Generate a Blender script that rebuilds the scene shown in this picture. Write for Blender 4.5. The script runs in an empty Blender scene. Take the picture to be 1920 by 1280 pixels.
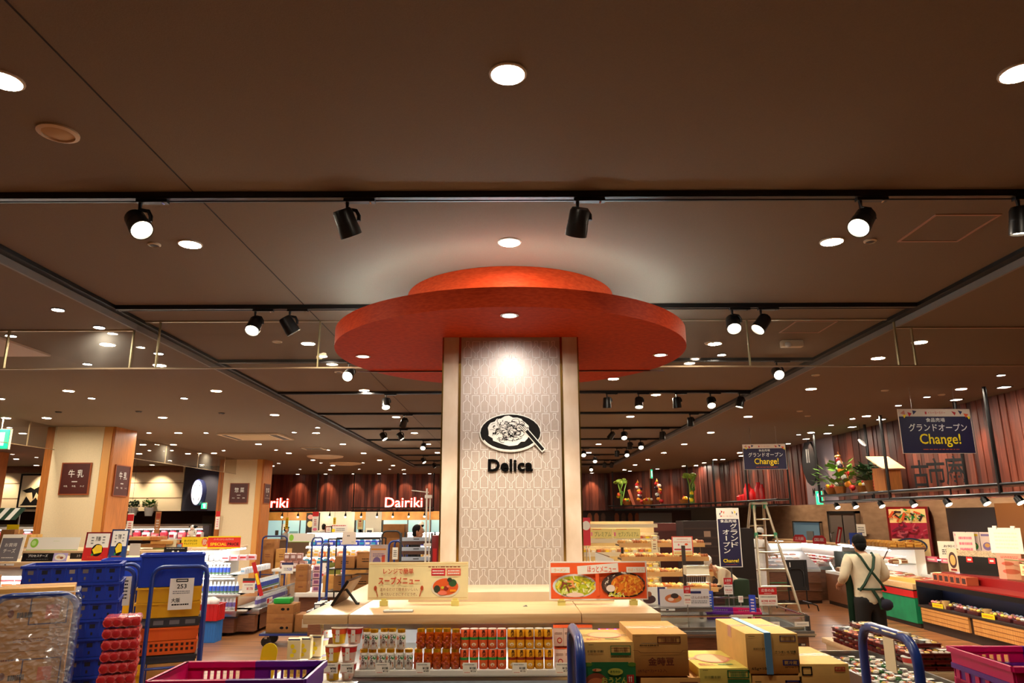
import bpy, bmesh, math, random
from mathutils import Vector, Matrix
R = random.Random(7)
PI = math.pi
SC = bpy.context.scene
COL = SC.collection
# ---------------------------------------------------------------- camera
F, CAMZ, ROLL = 1340.0, 2.0, 0.004
PITCH = math.atan(327 / F)
cam_d = bpy.data.cameras.new('camera'); cam_d.sensor_width = 36.0; cam_d.lens = F / 1920 * 36
cam_d.clip_start = 0.05; cam_d.clip_end = 200
cam = bpy.data.objects.new('camera', cam_d); COL.objects.link(cam)
cam.matrix_world = (Matrix.Translation((0, 0, CAMZ)) @ Matrix.Rotation(-3 / F, 4, 'Z')
                    @ Matrix.Rotation(PI / 2 + PITCH, 4, 'X') @ Matrix.Rotation(-ROLL, 4, 'Z'))
SC.camera = cam
# ---------------------------------------------------------------- world, exposure
W = bpy.data.worlds.new('world'); SC.world = W; W.use_nodes = True
W.node_tree.nodes['Background'].inputs[0].default_value = (1.0, 0.82, 0.62, 1)
W.node_tree.nodes['Background'].inputs[1].default_value = 0.015
SC.view_settings.view_transform = 'Standard'; SC.view_settings.look = 'None'
SC.view_settings.gamma = 1.0; SC.view_settings.use_curve_mapping = False
SC.view_settings.exposure = 0.0
SC.cycles.max_bounces = 6; SC.cycles.diffuse_bounces = 3; SC.cycles.transparent_max_bounces = 12
SC.cycles.sample_clamp_indirect = 3.0
SC.cycles.use_denoising = True
LAMP_E, SPOT_W, LED_E = 620.0, 2.0, 1.0
# ---------------------------------------------------------------- photograph <-> place
_c, _s = math.cos(PITCH), math.sin(PITCH)
def ray(px, py):
    x, y = (px - 957) / F, (640 - py) / F
    x, y = x + ROLL * y, y - ROLL * x
    return Vector((x, _c - y * _s, _s + y * _c))
def at(px, py, Y):
    r = ray(px, py); t = Y / r.y; return Vector((r.x * t, Y, CAMZ + r.z * t))
def onz(px, py, z):
    r = ray(px, py); t = (z - CAMZ) / r.z; return Vector((r.x * t, r.y * t, z))
def atx(px, py, X):
    r = ray(px, py); t = X / r.x; return Vector((X, r.y * t, CAMZ + r.z * t))
ONES = ['first', 'second', 'third', 'fourth', 'fifth', 'sixth', 'seventh', 'eighth', 'ninth', 'tenth', 'eleventh', 'twelfth',
        'thirteenth', 'fourteenth', 'fifteenth', 'sixteenth', 'seventeenth', 'eighteenth', 'nineteenth']
def nth(i):
    if i < 19: return ONES[i]
    t, o = divmod(i + 1, 10)
    tens = {2: 'twent', 3: 'thirt', 4: 'fort', 5: 'fift', 6: 'sixt', 7: 'sevent', 8: 'eight', 9: 'ninet'}[t]
    return tens + ('ieth' if o == 0 else 'y-' + ONES[o - 1])
# ---------------------------------------------------------------- materials
def lin(c):
    return tuple((v / 255 / 12.92 if v / 255 <= .04045 else ((v / 255 + .055) / 1.055) ** 2.4) for v in c)
MATS = {}
def m(name, rgb=(200, 200, 200), rough=.55, metal=0., emit=0., noise=0., scale=20., alpha=1., trans=0., bump=0., stretch=None, spec=.5, c2=None, coat=0.):
    if name in MATS: return MATS[name]
    mt = bpy.data.materials.new(name); mt.use_nodes = True; MATS[name] = mt
    nt = mt.node_tree; b = nt.nodes['Principled BSDF']; c = lin(rgb)
    b.inputs['Base Color'].default_value = (*c, 1); b.inputs['Roughness'].default_value = rough
    b.inputs['Metallic'].default_value = metal; b.inputs['Alpha'].default_value = alpha
    b.inputs['Transmission Weight'].default_value = trans; b.inputs['Specular IOR Level'].default_value = spec
    b.inputs['Coat Weight'].default_value = coat
    if emit: b.inputs['Emission Color'].default_value = (*c, 1); b.inputs['Emission Strength'].default_value = emit
    mt.diffuse_color = (*c, 1)
    if noise or bump:
        tc = nt.nodes.new('ShaderNodeTexCoord'); n = nt.nodes.new('ShaderNodeTexNoise')
        n.inputs['Scale'].default_value = scale; n.inputs['Detail'].default_value = 4
        if stretch:
            mp = nt.nodes.new('ShaderNodeMapping'); mp.inputs['Scale'].default_value = stretch
            nt.links.new(tc.outputs['Object'], mp.inputs[0]); nt.links.new(mp.outputs[0], n.inputs['Vector'])
        else: nt.links.new(tc.outputs['Object'], n.inputs['Vector'])
        if noise:
            r = nt.nodes.new('ShaderNodeValToRGB'); d = lin(c2) if c2 else tuple(v * (1 - noise) for v in c)
            r.color_ramp.elements[0].color = (*d, 1); r.color_ramp.elements[0].position = .35
            r.color_ramp.elements[1].color = (*(c if c2 else tuple(min(1, v * (1 + noise * .5)) for v in c)), 1); r.color_ramp.elements[1].position = .65
            nt.links.new(n.outputs['Fac'], r.inputs[0]); nt.links.new(r.outputs[0], b.inputs['Base Color'])
        if bump:
            bp = nt.nodes.new('ShaderNodeBump'); bp.inputs['Strength'].default_value = bump; bp.inputs['Distance'].default_value = .01
            nt.links.new(n.outputs['Fac'], bp.inputs['Height']); nt.links.new(bp.outputs[0], b.inputs['Normal'])
    return mt
def glass(name, tint=(225, 235, 230), a=.16, rough=.03, dirt=0.):
    if name in MATS: return MATS[name]
    mt = bpy.data.materials.new(name); mt.use_nodes = True; MATS[name] = mt; nt = mt.node_tree
    nt.nodes.clear(); o = nt.nodes.new('ShaderNodeOutputMaterial'); mx = nt.nodes.new('ShaderNodeMixShader')
    t = nt.nodes.new('ShaderNodeBsdfTransparent'); g = nt.nodes.new('ShaderNodeBsdfGlossy'); lw_ = nt.nodes.new('ShaderNodeLayerWeight'); lw_.inputs[0].default_value = .5
    pw = nt.nodes.new('ShaderNodeMath'); pw.operation = 'POWER'; pw.inputs[1].default_value = 4.; nt.links.new(lw_.outputs['Facing'], pw.inputs[0])
    fr = nt.nodes.new('ShaderNodeMath'); fr.operation = 'MULTIPLY_ADD'; fr.inputs[1].default_value = .6; fr.inputs[2].default_value = .035; nt.links.new(pw.outputs[0], fr.inputs[0])
    g.inputs['Roughness'].default_value = rough; g.inputs[0].default_value = (*lin(tint), 1)
    t.inputs[0].default_value = (*[1 - a * (1 - v) - a * .15 for v in lin(tint)], 1)
    nt.links.new(fr.outputs[0], mx.inputs[0]); nt.links.new(t.outputs[0], mx.inputs[1]); nt.links.new(g.outputs[0], mx.inputs[2])
    last = mx
    if dirt:
        d = nt.nodes.new('ShaderNodeBsdfDiffuse'); d.inputs[0].default_value = (*lin(tint), 1)
        m2 = nt.nodes.new('ShaderNodeMixShader'); n = nt.nodes.new('ShaderNodeTexNoise'); n.inputs['Scale'].default_value = 3
        tc = nt.nodes.new('ShaderNodeTexCoord'); nt.links.new(tc.outputs['Object'], n.inputs['Vector'])
        mu = nt.nodes.new('ShaderNodeMath'); mu.operation = 'MULTIPLY'; mu.inputs[1].default_value = dirt
        nt.links.new(n.outputs['Fac'], mu.inputs[0]); nt.links.new(mu.outputs[0], m2.inputs[0])
        nt.links.new(mx.outputs[0], m2.inputs[1]); nt.links.new(d.outputs[0], m2.inputs[2]); last = m2
    nt.links.new(last.outputs[0], o.inputs[0]); return mt
def lamp(name, rgb, e):
    return m(name, rgb, emit=e)
white = m('white paint', (236, 232, 224), .45)
paper = m('white paper', (240, 234, 222), .7)
offw = m('ivory paper', (236, 222, 180), .7)
black = m('black satin', (16, 15, 16), .35)
ink = m('black ink', (22, 20, 20), .8, spec=.15)
dkgrey = m('dark grey plastic', (52, 52, 54), .5)
grey = m('grey plastic', (120, 120, 122), .5)
steel = m('brushed steel', (190, 188, 184), .28, 1.)
chrome = m('chrome', (215, 215, 215), .12, 1.)
gold = m('brass strip', (168, 132, 66), .25, 1.)
red = m('red print', (196, 26, 30), .5)
dkred = m('dark red lacquer', (128, 14, 18), .35)
orange = m('orange print', (232, 92, 40), .55)
yellow = m('yellow print', (250, 220, 20), .55)
green = m('green print', (40, 140, 60), .55)
lime = m('lime print', (140, 200, 60), .55)
navy = m('navy print', (26, 24, 78), .55)
blue = m('blue print', (32, 70, 180), .5)
pink = m('pink print', (236, 120, 150), .55)
brown = m('brown print', (110, 50, 24), .6)
cardb = m('brown cardboard', (196, 142, 72), .8, noise=.10, scale=14)
cardb2 = m('light cardboard', (214, 168, 92), .8, noise=.08, scale=14)
cardd = m('dark cardboard', (158, 104, 52), .8, noise=.12, scale=14)
tapem = m('clear packing tape', (206, 160, 96), .25)
woodt = m('pale wood laminate', (224, 190, 146), .35, noise=.14, scale=6, stretch=(.5, 9, 9), c2=(208, 168, 122))
woodb = m('brown wood laminate', (118, 74, 48), .5, noise=.3, scale=5, stretch=(1.2, 12, 12))
woodm = m('orange brown wood', (186, 112, 48), .5, noise=.2, scale=5, stretch=(10, 10, .8))
bluepl = m('blue plastic', (18, 54, 168), .4)
navypl = m('navy plastic', (16, 34, 96), .4)
yelpl = m('yellow plastic', (238, 176, 16), .4)
orpl = m('orange plastic', (238, 100, 24), .4)
redpl = m('red plastic', (206, 30, 34), .4)
lblue = m('light blue plastic', (60, 130, 214), .4)
magpl = m('magenta plastic', (196, 16, 92), .38)
purpl = m('purple plastic', (88, 30, 132), .38)
bluest = m('blue painted steel', (28, 54, 128), .32, coat=.3)
skin = m('skin', (206, 150, 116), .5)
hairb = m('black hair', (9, 7, 7), .75, bump=.5, scale=60, spec=.2)
clearp = glass('clear plastic', (240, 240, 240), .1, .05)
cglass = glass('display glass', (220, 235, 228), .12, .02)
# ---------------------------------------------------------------- mesh builder
class MB:
    def __init__(s): s.v = []; s.f = []; s.mi = []; s.mats = []; s.sm = []
    def idx(s, mt):
        if mt not in s.mats: s.mats.append(mt)
        return s.mats.index(mt)
    def add(s, vs, fs, mt, M=None, smooth=False):
        o = len(s.v); i = s.idx(mt)
        s.v += [tuple(M @ Vector(v)) if M else tuple(v) for v in vs]
        for f in fs: s.f.append([k + o for k in f]); s.mi.append(i); s.sm.append(smooth)
        return s
    def bb(s, x0, x1, y0, y1, z0, z1, mt, M=None, ch=0.):
        if ch:
            bm = bmesh.new(); bmesh.ops.create_cube(bm, size=1)
            for v in bm.verts: v.co = Vector((x0 + (v.co.x + .5) * (x1 - x0), y0 + (v.co.y + .5) * (y1 - y0), z0 + (v.co.z + .5) * (z1 - z0)))
            bmesh.ops.bevel(bm, geom=list(bm.edges), offset=ch, segments=2, profile=.6, affect='EDGES')
            vs = [v.co.copy() for v in bm.verts]; bm.verts.index_update(); fs = [[v.index for v in f.verts] for f in bm.faces]; bm.free()
            return s.add(vs, fs, mt, M, True)
        vs = [(x, y, z) for z in (z0, z1) for y in (y0, y1) for x in (x0, x1)]
        return s.add(vs, [(0, 2, 3, 1), (4, 5, 7, 6), (0, 1, 5, 4), (2, 6, 7, 3), (0, 4, 6, 2), (1, 3, 7, 5)], mt, M)
    def box(s, c, d, mt, rz=0., ch=0., M=None):
        X = Matrix.Translation(c) @ Matrix.Rotation(rz, 4, 'Z')
        if M: X = M @ X
        return s.bb(-d[0] / 2, d[0] / 2, -d[1] / 2, d[1] / 2, -d[2] / 2, d[2] / 2, mt, X, ch)
    def cyl(s, p0, p1, r0, r1, mt, n=12, caps=True):
        p0, p1 = Vector(p0), Vector(p1); d = (p1 - p0).normalized()
        a = d.orthogonal().normalized(); b = d.cross(a); o = len(s.v); vs = []
        for p, r in ((p0, r0), (p1, r1)):
            vs += [p + (a * math.cos(2 * PI * k / n) + b * math.sin(2 * PI * k / n)) * r for k in range(n)]
        s.add(vs, [(k, (k + 1) % n, n + (k + 1) % n, n + k) for k in range(n)], mt, None, True)
        if caps: s.add(vs, [tuple(range(n))[::-1], tuple(range(n, 2 * n))], mt)
        return s
    def tube(s, pts, r, mt, n=8, closed=False):
        P = [Vector(p) for p in pts]; N = len(P); vs = []; prev = None
        for i in range(N):
            t = (P[(i + 1) % N] - P[i - 1]) if closed or 0 < i < N - 1 else (P[1] - P[0] if i == 0 else P[-1] - P[-2])
            t.normalize()
            if prev is None: a = t.orthogonal().normalized()
            else: a = (prev - t * prev.dot(t)); a = a.normalized() if a.length > 1e-6 else t.orthogonal().normalized()
            prev = a; b = t.cross(a)
            vs += [P[i] + (a * math.cos(2 * PI * k / n) + b * math.sin(2 * PI * k / n)) * r for k in range(n)]
        fs = [(i * n + k, i * n + (k + 1) % n, ((i + 1) % N) * n + (k + 1) % n, ((i + 1) % N) * n + k)
              for i in range(N if closed else N - 1) for k in range(n)]
        s.add(vs, fs, mt, None, True)
        if not closed: s.add(vs, [tuple(range(n))[::-1], tuple(range((N - 1) * n, N * n))], mt)
        return s
    def lathe(s, prof, mt, c=(0, 0, 0), n=16, M=None):
        vs = [(c[0] + r * math.cos(2 * PI * k / n), c[1] + r * math.sin(2 * PI * k / n), c[2] + z) for r, z in prof for k in range(n)]
        fs = [(i * n + k, i * n + (k + 1) % n, (i + 1) * n + (k + 1) % n, (i + 1) * n + k) for i in range(len(prof) - 1) for k in range(n)]
        s.add(vs, fs, mt, M, True)
        ends = []
        if prof[0][0] > 1e-4: ends.append(tuple(range(n))[::-1])
        if prof[-1][0] > 1e-4: ends.append(tuple(range((len(prof) - 1) * n, len(prof) * n)))
        if ends: s.add(vs, ends, mt, M)
        return s
    def ell(s, c, r, mt, n=10, M=None, sq=1.):
        k = n // 2; prof = [(max(1e-5, math.sin(PI * i / k) ** sq), -math.cos(PI * i / k)) for i in range(k + 1)]
        X = Matrix.Translation(c) @ Matrix.Diagonal((r[0], r[1], r[2], 1))
        return s.lathe(prof, mt, n=n, M=(M @ X) if M else X)
    def prism(s, poly, y0, y1, mt, M=None):   # polygon in x-z, extruded along y
        n = len(poly); vs = [(x, y0, z) for x, z in poly] + [(x, y1, z) for x, z in poly]
        return s.add(vs, [tuple(range(n)), tuple(range(2 * n - 1, n - 1, -1))] + [(k, k + n, (k + 1) % n + n, (k + 1) % n) for k in range(n)], mt, M)
    def prismx(s, poly, x0, x1, mt, M=None):  # polygon in y-z, extruded along x
        n = len(poly); vs = [(x0, y, z) for y, z in poly] + [(x1, y, z) for y, z in poly]
        return s.add(vs, [tuple(range(n))[::-1], tuple(range(n, 2 * n))] + [(k, (k + 1) % n, (k + 1) % n + n, k + n) for k in range(n)], mt, M)
    def quad(s, a, b, c, d, mt): return s.add([a, b, c, d], [(0, 1, 2, 3)], mt)
    def mesh(s, name):
        me = bpy.data.meshes.new(name); me.from_pydata(s.v, [], s.f)
        for t in s.mats: me.materials.append(t)
        me.polygons.foreach_set('material_index', s.mi); me.polygons.foreach_set('use_smooth', s.sm); me.update()
        bm = bmesh.new(); bm.from_mesh(me); bmesh.ops.recalc_face_normals(bm, faces=bm.faces); bm.to_mesh(me); bm.free()
        if any(s.sm): me.set_sharp_from_angle(angle=math.radians(40))
        return me
    def build(s, name, parent=None, loc=None, rz=0.):
        o = bpy.data.objects.new(name, s.mesh(name)); COL.objects.link(o)
        if parent: o.parent = parent
        if loc is not None: o.location = loc
        if rz: o.rotation_euler.z = rz
        return o
def tag(o, label=None, cat=None, group=None, kind=None):
    if label: o['label'] = label
    if cat: o['category'] = cat
    if group: o['group'] = group
    if kind: o['kind'] = kind
    return o
def thing(name, label, cat, loc=(0, 0, 0), rz=0., group=None):
    o = bpy.data.objects.new(name, None); COL.objects.link(o); o.location = loc; o.rotation_euler.z = rz
    o.empty_display_size = .1
    return tag(o, label, cat, group)
def mark(): return len(COL.objects)
def spin(k, px, py, a):
    for o in [o for o in COL.objects[k:] if not o.parent]:
        x, y = o.location.x - px, o.location.y - py
        o.location.x, o.location.y = px + x * math.cos(a) - y * math.sin(a), py + x * math.sin(a) + y * math.cos(a); o.rotation_euler.z += a
def struct(o): o['kind'] = 'structure'; return o
KIDS = {}
def children(o): return [c for c in bpy.data.objects if c.parent == o]
def copy_tree(o, loc=None, rz=None, label=None, parent=None, kids=None):
    c = o.copy(); COL.objects.link(c)
    if parent: c.parent = parent
    if loc is not None: c.location = loc
    if rz is not None: c.rotation_euler.z = rz
    if label: c['label'] = label
    for k in (kids if kids is not None else o.children): copy_tree(k, parent=c)
    return c
# lettering and flat print -------------------------------------------------------
TXT = {}
def text_geo(t, bold):
    if (t, bold) in TXT: return TXT[(t, bold)]
    cu = bpy.data.curves.new('lettering', 'FONT'); cu.body = t; cu.size = 1; cu.offset = bold; cu.resolution_u = 3; cu.space_line = .95
    cu.align_x = 'CENTER'; cu.space_character = 1 + max(0., bold - .015) * 3.2
    o = bpy.data.objects.new('lettering', cu); COL.objects.link(o)
    dg = bpy.context.evaluated_depsgraph_get(); me = bpy.data.meshes.new_from_object(o.evaluated_get(dg))
    vs = [(v.co.x, v.co.y) for v in me.vertices]; fs = [tuple(p.vertices) for p in me.polygons]
    bpy.data.objects.remove(o); bpy.data.curves.remove(cu); bpy.data.meshes.remove(me)
    TXT[(t, bold)] = (vs, fs); return vs, fs
def text(mb, t, cx, cz, w, h, mt, y=0., bold=.012, M=None, depth=0.):
    if not depth and any(ord(c) > 0x2000 for c in t) and bold > .009:
        n = len(t.split('\n')[0]); g = bold * w / max(1, n) * .9
        for k, (dx, dz) in enumerate(((0, 0), (g, 0), (-g, 0), (0, g), (0, -g))): text(mb, t, cx + dx, cz + dz, w, h, mt, y - .00002 * k, .0, M)
        return
    vs, fs = text_geo(t, bold)
    if not vs: return
    x0, x1 = min(v[0] for v in vs), max(v[0] for v in vs); z0, z1 = min(v[1] for v in vs), max(v[1] for v in vs)
    sx, sz = w / max(1e-6, x1 - x0), h / max(1e-6, z1 - z0)
    P = [(cx + (v[0] - (x0 + x1) / 2) * sx, y, cz + (v[1] - (z0 + z1) / 2) * sz) for v in vs]
    mb.add(P, fs, mt, M)
    if depth:
        n = len(P); mb.add([(a, y + depth, b) for a, _, b in P], [f[::-1] for f in fs], mt, M)
        from collections import Counter
        cnt = Counter(tuple(sorted((f[i], f[(i + 1) % len(f)]))) for f in fs for i in range(len(f)))
        sd = [(f[i], f[(i + 1) % len(f)]) for f in fs for i in range(len(f)) if cnt[tuple(sorted((f[i], f[(i + 1) % len(f)])))] == 1]
        mb.add(P + [(a, y + depth, b) for a, _, b in P], [(a, b, b + n, a + n) for a, b in sd], mt, M)
def draw(mb, els, w, h, y=0., eps=.0006, M=None, x0=None, z0=0.):
    """flat print in fractions (u from left, v from bottom) of a w x h face seen from -y"""
    x0 = -w / 2 if x0 is None else x0
    for i, e in enumerate(els):
        k = e[0]; yy = y - eps * (1 + i * .35)
        if k == 't': text(mb, e[1], x0 + e[2] * w, z0 + e[3] * h, e[4] * w, e[5] * h, e[6], yy, e[7] if len(e) > 7 else .012, M); continue
        if k == 'p': mb.add([(x0 + u * w, yy, z0 + v * h) for u, v in e[1]], [tuple(range(len(e[1])))], e[2], M); continue
        _, u, v, a, b, mt = e[:6]
        cx, cz, a, b = x0 + u * w, z0 + v * h, a * w / 2, b * h / 2
        if k == 'r': mb.add([(cx - a, yy, cz - b), (cx + a, yy, cz - b), (cx + a, yy, cz + b), (cx - a, yy, cz + b)], [(0, 1, 2, 3)], mt, M)
        elif k == 'e': mb.add([(cx + a * math.cos(t * PI / 12), yy, cz + b * math.sin(t * PI / 12)) for t in range(24)], [tuple(range(24))], mt, M)
        elif k == 'o':
            l = e[6] * h
            for q in ((-a, a, b - l, b), (-a, a, -b, -b + l), (-a, -a + l, -b, b), (a - l, a, -b, b)):
                mb.add([(cx + q[0], yy, cz + q[2]), (cx + q[1], yy, cz + q[2]), (cx + q[1], yy, cz + q[3]), (cx + q[0], yy, cz + q[3])], [(0, 1, 2, 3)], mt, M)
        elif k == 'l':    # rows of tiny illegible print
            n = e[6]
            for j in range(n):
                zz = cz + b - (j + .5) * 2 * b / n; g = -a
                while g < a - .02 * a:
                    L = min(a * R.uniform(.08, .3), a - g); q = b / n * .45
                    mb.add([(cx + g, yy, zz - q), (cx + g + L, yy, zz - q), (cx + g + L, yy, zz + q), (cx + g, yy, zz + q)], [(0, 1, 2, 3)], mt, M); g += L + a * .05
        elif k == 'b':    # bars of a barcode
            g = -a
            while g < a:
                L = a * R.choice((.03, .05, .08))
                mb.add([(cx + g, yy, cz - b), (cx + g + L, yy, cz - b), (cx + g + L, yy, cz + b), (cx + g, yy, cz + b)], [(0, 1, 2, 3)], mt, M); g += L + a * R.choice((.04, .06, .1))
def sign(name, label, cat, loc, w, h, base, els, rz=0., tilt=0., th=.006, eps=.0008, group=None, frame=None, M=None):
    """a flat panel standing on loc (bottom centre), print on its front"""
    b = MB(); b.bb(-w / 2, w / 2, 0, th, 0, h, base)
    o = b.build(name); o.location = loc; o.rotation_euler = (tilt, 0, rz); tag(o, label, cat, group)
    p = MB(); q = MB()
    t = [e for e in els if e[0] in 'tlb']; g = [e for e in els if e[0] not in 'tlb']
    if g: draw(p, g, w, h, 0, eps); p.build('printed_picture', o)
    if t: draw(q, t, w, h, -eps * (1 + .35 * len(g)), eps); q.build('lettering', o)
    if frame:
        f = MB(); r = frame[1]
        for a in ((-w / 2 - r, -w / 2, -r, h + r), (w / 2, w / 2 + r, -r, h + r), (-w / 2, w / 2, -r, 0), (-w / 2, w / 2, h, h + r)): f.bb(a[0], a[1], -.006, th + .004, a[2], a[3], frame[0])
        f.build('frame', o)
    return o
def light(name, kind, loc, power, rgb=(255, 226, 180), size=.05, spot=None, aim=None, blend=.5, parent=None):
    d = bpy.data.lights.new(name, kind); d.energy = power; d.color = lin(rgb)
    if kind == 'SPOT': d.spot_size = math.radians(spot or 60); d.spot_blend = blend; d.shadow_soft_size = size
    elif kind == 'AREA': d.shape = 'RECTANGLE'; d.size, d.size_y = size if isinstance(size, tuple) else (size, size)
    else: d.shadow_soft_size = size
    o = bpy.data.objects.new(name, d); COL.objects.link(o); o.location = loc
    if parent: o.parent = parent
    if aim is not None: o.rotation_euler = (Vector(aim) - Vector(loc)).to_track_quat('-Z', 'Y').to_euler()
    return o
# ================================================================ the setting
ZI, ZO = 3.72, 3.64
BX0, BX1, BY1 = -3.36, 3.47, 25.0
ceilm = m('ceiling paint', (121, 103, 83), .9, noise=.05, scale=180, bump=.15)
def floor_mat():
    mt = m('wood plank floor', (192, 132, 82), .32, noise=.2, scale=2.0, stretch=(.45, 12, 1), c2=(96, 62, 44))
    return mt
b = MB(); b.bb(-21, 10.5, -5, 33, -.1, 0, floor_mat()); struct(b.build('floor'))
b = MB()
b.bb(BX0, BX1, -5, BY1, ZI, ZI + .1, ceilm)
b.bb(-21, BX0 - .02, -5, 33, ZO, ZI + .1, ceilm); b.bb(BX1 + .02, 10.5, -5, 33, ZO, ZI + .1, ceilm); b.bb(BX0 - .02, BX1 + .02, BY1 + .02, 33, ZO, ZI + .1, ceilm)
struct(b.build('ceiling'))
edgem = m('grey ceiling edge', (130, 122, 116), .6); gapm = m('black shadow gap', (10, 9, 9), .5)
for i, (x0, x1, y0, y1, gx0, gx1, gy0, gy1) in enumerate((
        (BX0 - .02, BX0, -5, BY1, BX0, BX0 + .07, -5, BY1), (BX1, BX1 + .02, -5, BY1, BX1 - .07, BX1, -5, BY1),
        (BX0, BX1, BY1, BY1 + .02, BX0, BX1, BY1 - .07, BY1))):
    b = MB(); b.bb(x0, x1, y0, y1, ZO - .004, ZI, edgem); b.bb(gx0, gx1, gy0, gy1, ZI - .03, ZI - .001, gapm)  # black strip stands in for the shadow in the recess along the bay edge
    struct(b.build('trim_%d' % (i + 1)))
b = MB(); b.bb(-1.726, -1.720, -5, BY1 - .08, ZI - .003, ZI + .001, m('ceiling joint', (30, 22, 18), .8)); struct(b.build('trim_4'))
b = MB(); p = onz(97, 665, ZO); b.bb(-20, p.x, 1.5, p.y, ZO - .02, ZO + .001, m('pale ceiling panel', (226, 206, 188), .8)); struct(b.build('trim_5'))
# wood fascias made of planks -----------------------------------------------------
plk = [m('red brown plank %d' % i, c, .45, noise=.35, scale=4, stretch=(14, 14, .7)) for i, c in enumerate(((98, 44, 30), (78, 33, 24), (114, 56, 40), (90, 40, 28), (66, 27, 20), (128, 66, 48)))]
def planks(name, path, z0, z1, w=.125, back=.14):
    b = MB()
    for (xa, ya), (xb, yb) in zip(path, path[1:]):
        L = math.hypot(xb - xa, yb - ya); n = max(1, round(L / w)); a = math.atan2(yb - ya, xb - xa)
        for k in range(n):
            t = (k + .5) / n; d = back + R.uniform(0, .035)
            M = Matrix.Translation((xa + (xb - xa) * t, ya + (yb - ya) * t, 0)) @ Matrix.Rotation(a, 4, 'Z')
            b.bb(-L / n / 2 + .002, L / n / 2 - .002, -d, 0, z0, z1, R.choice(plk), M)
    return struct(b.build(name))
FX = 6.9
planks('wall_right_fascia', [(FX + .16, 15.4), (FX + .16, 3.0)], 2.23, ZO)
planks('wall_right_far_fascia', [(4.0, 28.75), (5.3, 27.7), (6.35, 26.0), (6.95, 23.0), (FX + .16, 20.0), (FX + .16, 17.0)][::-1][::-1], 2.23, ZO)
planks('wall_back_fascia', [(-10.2, 29.15), (4.1, 29.15)], 2.2, ZO)
b = MB(); b.bb(FX, FX + .16, 15.4, 17.0, 2.23, ZO, m('lilac grey panel', (150, 138, 150), .7, noise=.1, scale=60)); struct(b.build('wall_right_panel'))
tilem = m('beige stone tile', (172, 140, 112), .3, noise=.12, scale=2, stretch=(1, 1, 4), c2=(150, 118, 92))
b = MB(); b.bb(9.5, 9.7, -5, 33, 0, ZO, tilem); struct(b.build('wall_right'))
kit = m('kitchen wall', (190, 192, 186), .6)
b = MB(); b.bb(-12, 9.5, 31.5, 31.7, 0, ZO, kit); struct(b.build('wall_back'))
b = MB(); b.bb(-21, -20.8, -5, 33, 0, ZO, m('cream wall', (232, 216, 186), .7)); struct(b.build('wall_left'))
b = MB(); b.bb(-21, 10.5, -5.2, -5, 0, ZI, m('far side wall', (120, 100, 80), .8)); struct(b.build('wall_front'))
cream = m('cream panel', (238, 222, 190), .6)
b = MB(); b.bb(-20.8, -10.75, 23.9, 24.1, 2.2, ZO, cream)
for z in (2.62, 3.1): b.bb(-20.8, -10.75, 23.89, 23.9, z - .012, z + .012, m('panel groove', (150, 120, 90), .8))
b.bb(-20.8, -10.8, 23.82, 23.9, 3.44, ZO, woodb); struct(b.build('wall_back_cream'))
b = MB(); b.bb(-10.72, -8.5, 23.9, 24.1, 2.2, ZO, m('dark blue wallcovering', (52, 54, 72), .7, noise=.2, scale=40)); struct(b.build('wall_back_blue'))
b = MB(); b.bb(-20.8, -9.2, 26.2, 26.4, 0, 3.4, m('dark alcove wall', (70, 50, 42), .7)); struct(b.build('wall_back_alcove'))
b = MB(); b.add([(-8.5, 24.1, 0), (-10.2, 29.2, 0), (-10.2, 31.5, 0), (-10.3, 31.5, 0), (-10.3, 29.2, 0), (-8.6, 24.1, 0)] + [(-8.5, 24.1, ZO), (-10.2, 29.2, ZO), (-10.2, 31.5, ZO), (-10.3, 31.5, ZO), (-10.3, 29.2, ZO), (-8.6, 24.1, ZO)], [(i, (i + 1) % 6, (i + 1) % 6 + 6, i + 6) for i in range(6)], m('side return wall', (120, 90, 70), .7)); struct(b.build('wall_left_return'))
# grey double door and its frame in the blue wall
d = MB(); d.bb(-10.9, -9.25, 26.0, 26.18, 0, 2.05, m('grey steel door', (96, 94, 92), .4)); d.bb(-10.0, -9.98, 25.99, 26.0, 0, 2.05, black); struct(d.build('door_1'))
# tile wall: door, window, dark screen with wooden jamb
d = MB(); d.bb(9.40, 9.5, 20.1, 21.7, 0, 2.03, m('grey door leaf', (112, 100, 94), .4)); d.bb(9.38, 9.40, 20.85, 20.87, 0, 2.0, black); d.bb(9.37, 9.5, 20.0, 20.1, 0, 2.1, steel); d.bb(9.37, 9.5, 21.7, 21.8, 0, 2.1, steel); d.bb(9.37, 9.5, 20.0, 21.8, 2.03, 2.1, steel)
d = struct(d.build('door_2'))
h = MB(); h.tube([(9.39, 21.5, 1.5), (9.30, 21.5, 1.47), (9.30, 21.5, .88), (9.39, 21.5, .85)], .02, chrome); h.build('door_handle', d)
d = MB(); d.bb(9.46, 9.5, 22.55, 24.65, .9, 1.76, m('blue kitchen glow', (96, 120, 132), .2, emit=.35)); struct(d.build('window_1'))
f = MB()
for q in ((22.5, 22.56, .86, 1.8), (24.64, 24.7, .86, 1.8), (22.5, 24.7, .86, .9), (22.5, 24.7, 1.76, 1.8)): f.bb(9.42, 9.5, q[0], q[1], q[2], q[3], steel)
f.build('window_frame', bpy.data.objects['window_1'])
f = MB(); f.bb(9.43, 9.46, 23.1, 23.6, .92, 1.5, grey); f.bb(9.43, 9.46, 23.9, 24.3, .92, 1.3, white); f.build('window_view', bpy.data.objects['window_1'])
b = MB(); b.bb(9.36, 9.496, 14.2, 15.8, .6, 2.13, m('dark brown screen', (30, 20, 18), .4)); tag(b.build('dark_screen'), 'tall dark brown screen on the right tile wall behind the deli counter', 'screen')
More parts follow.
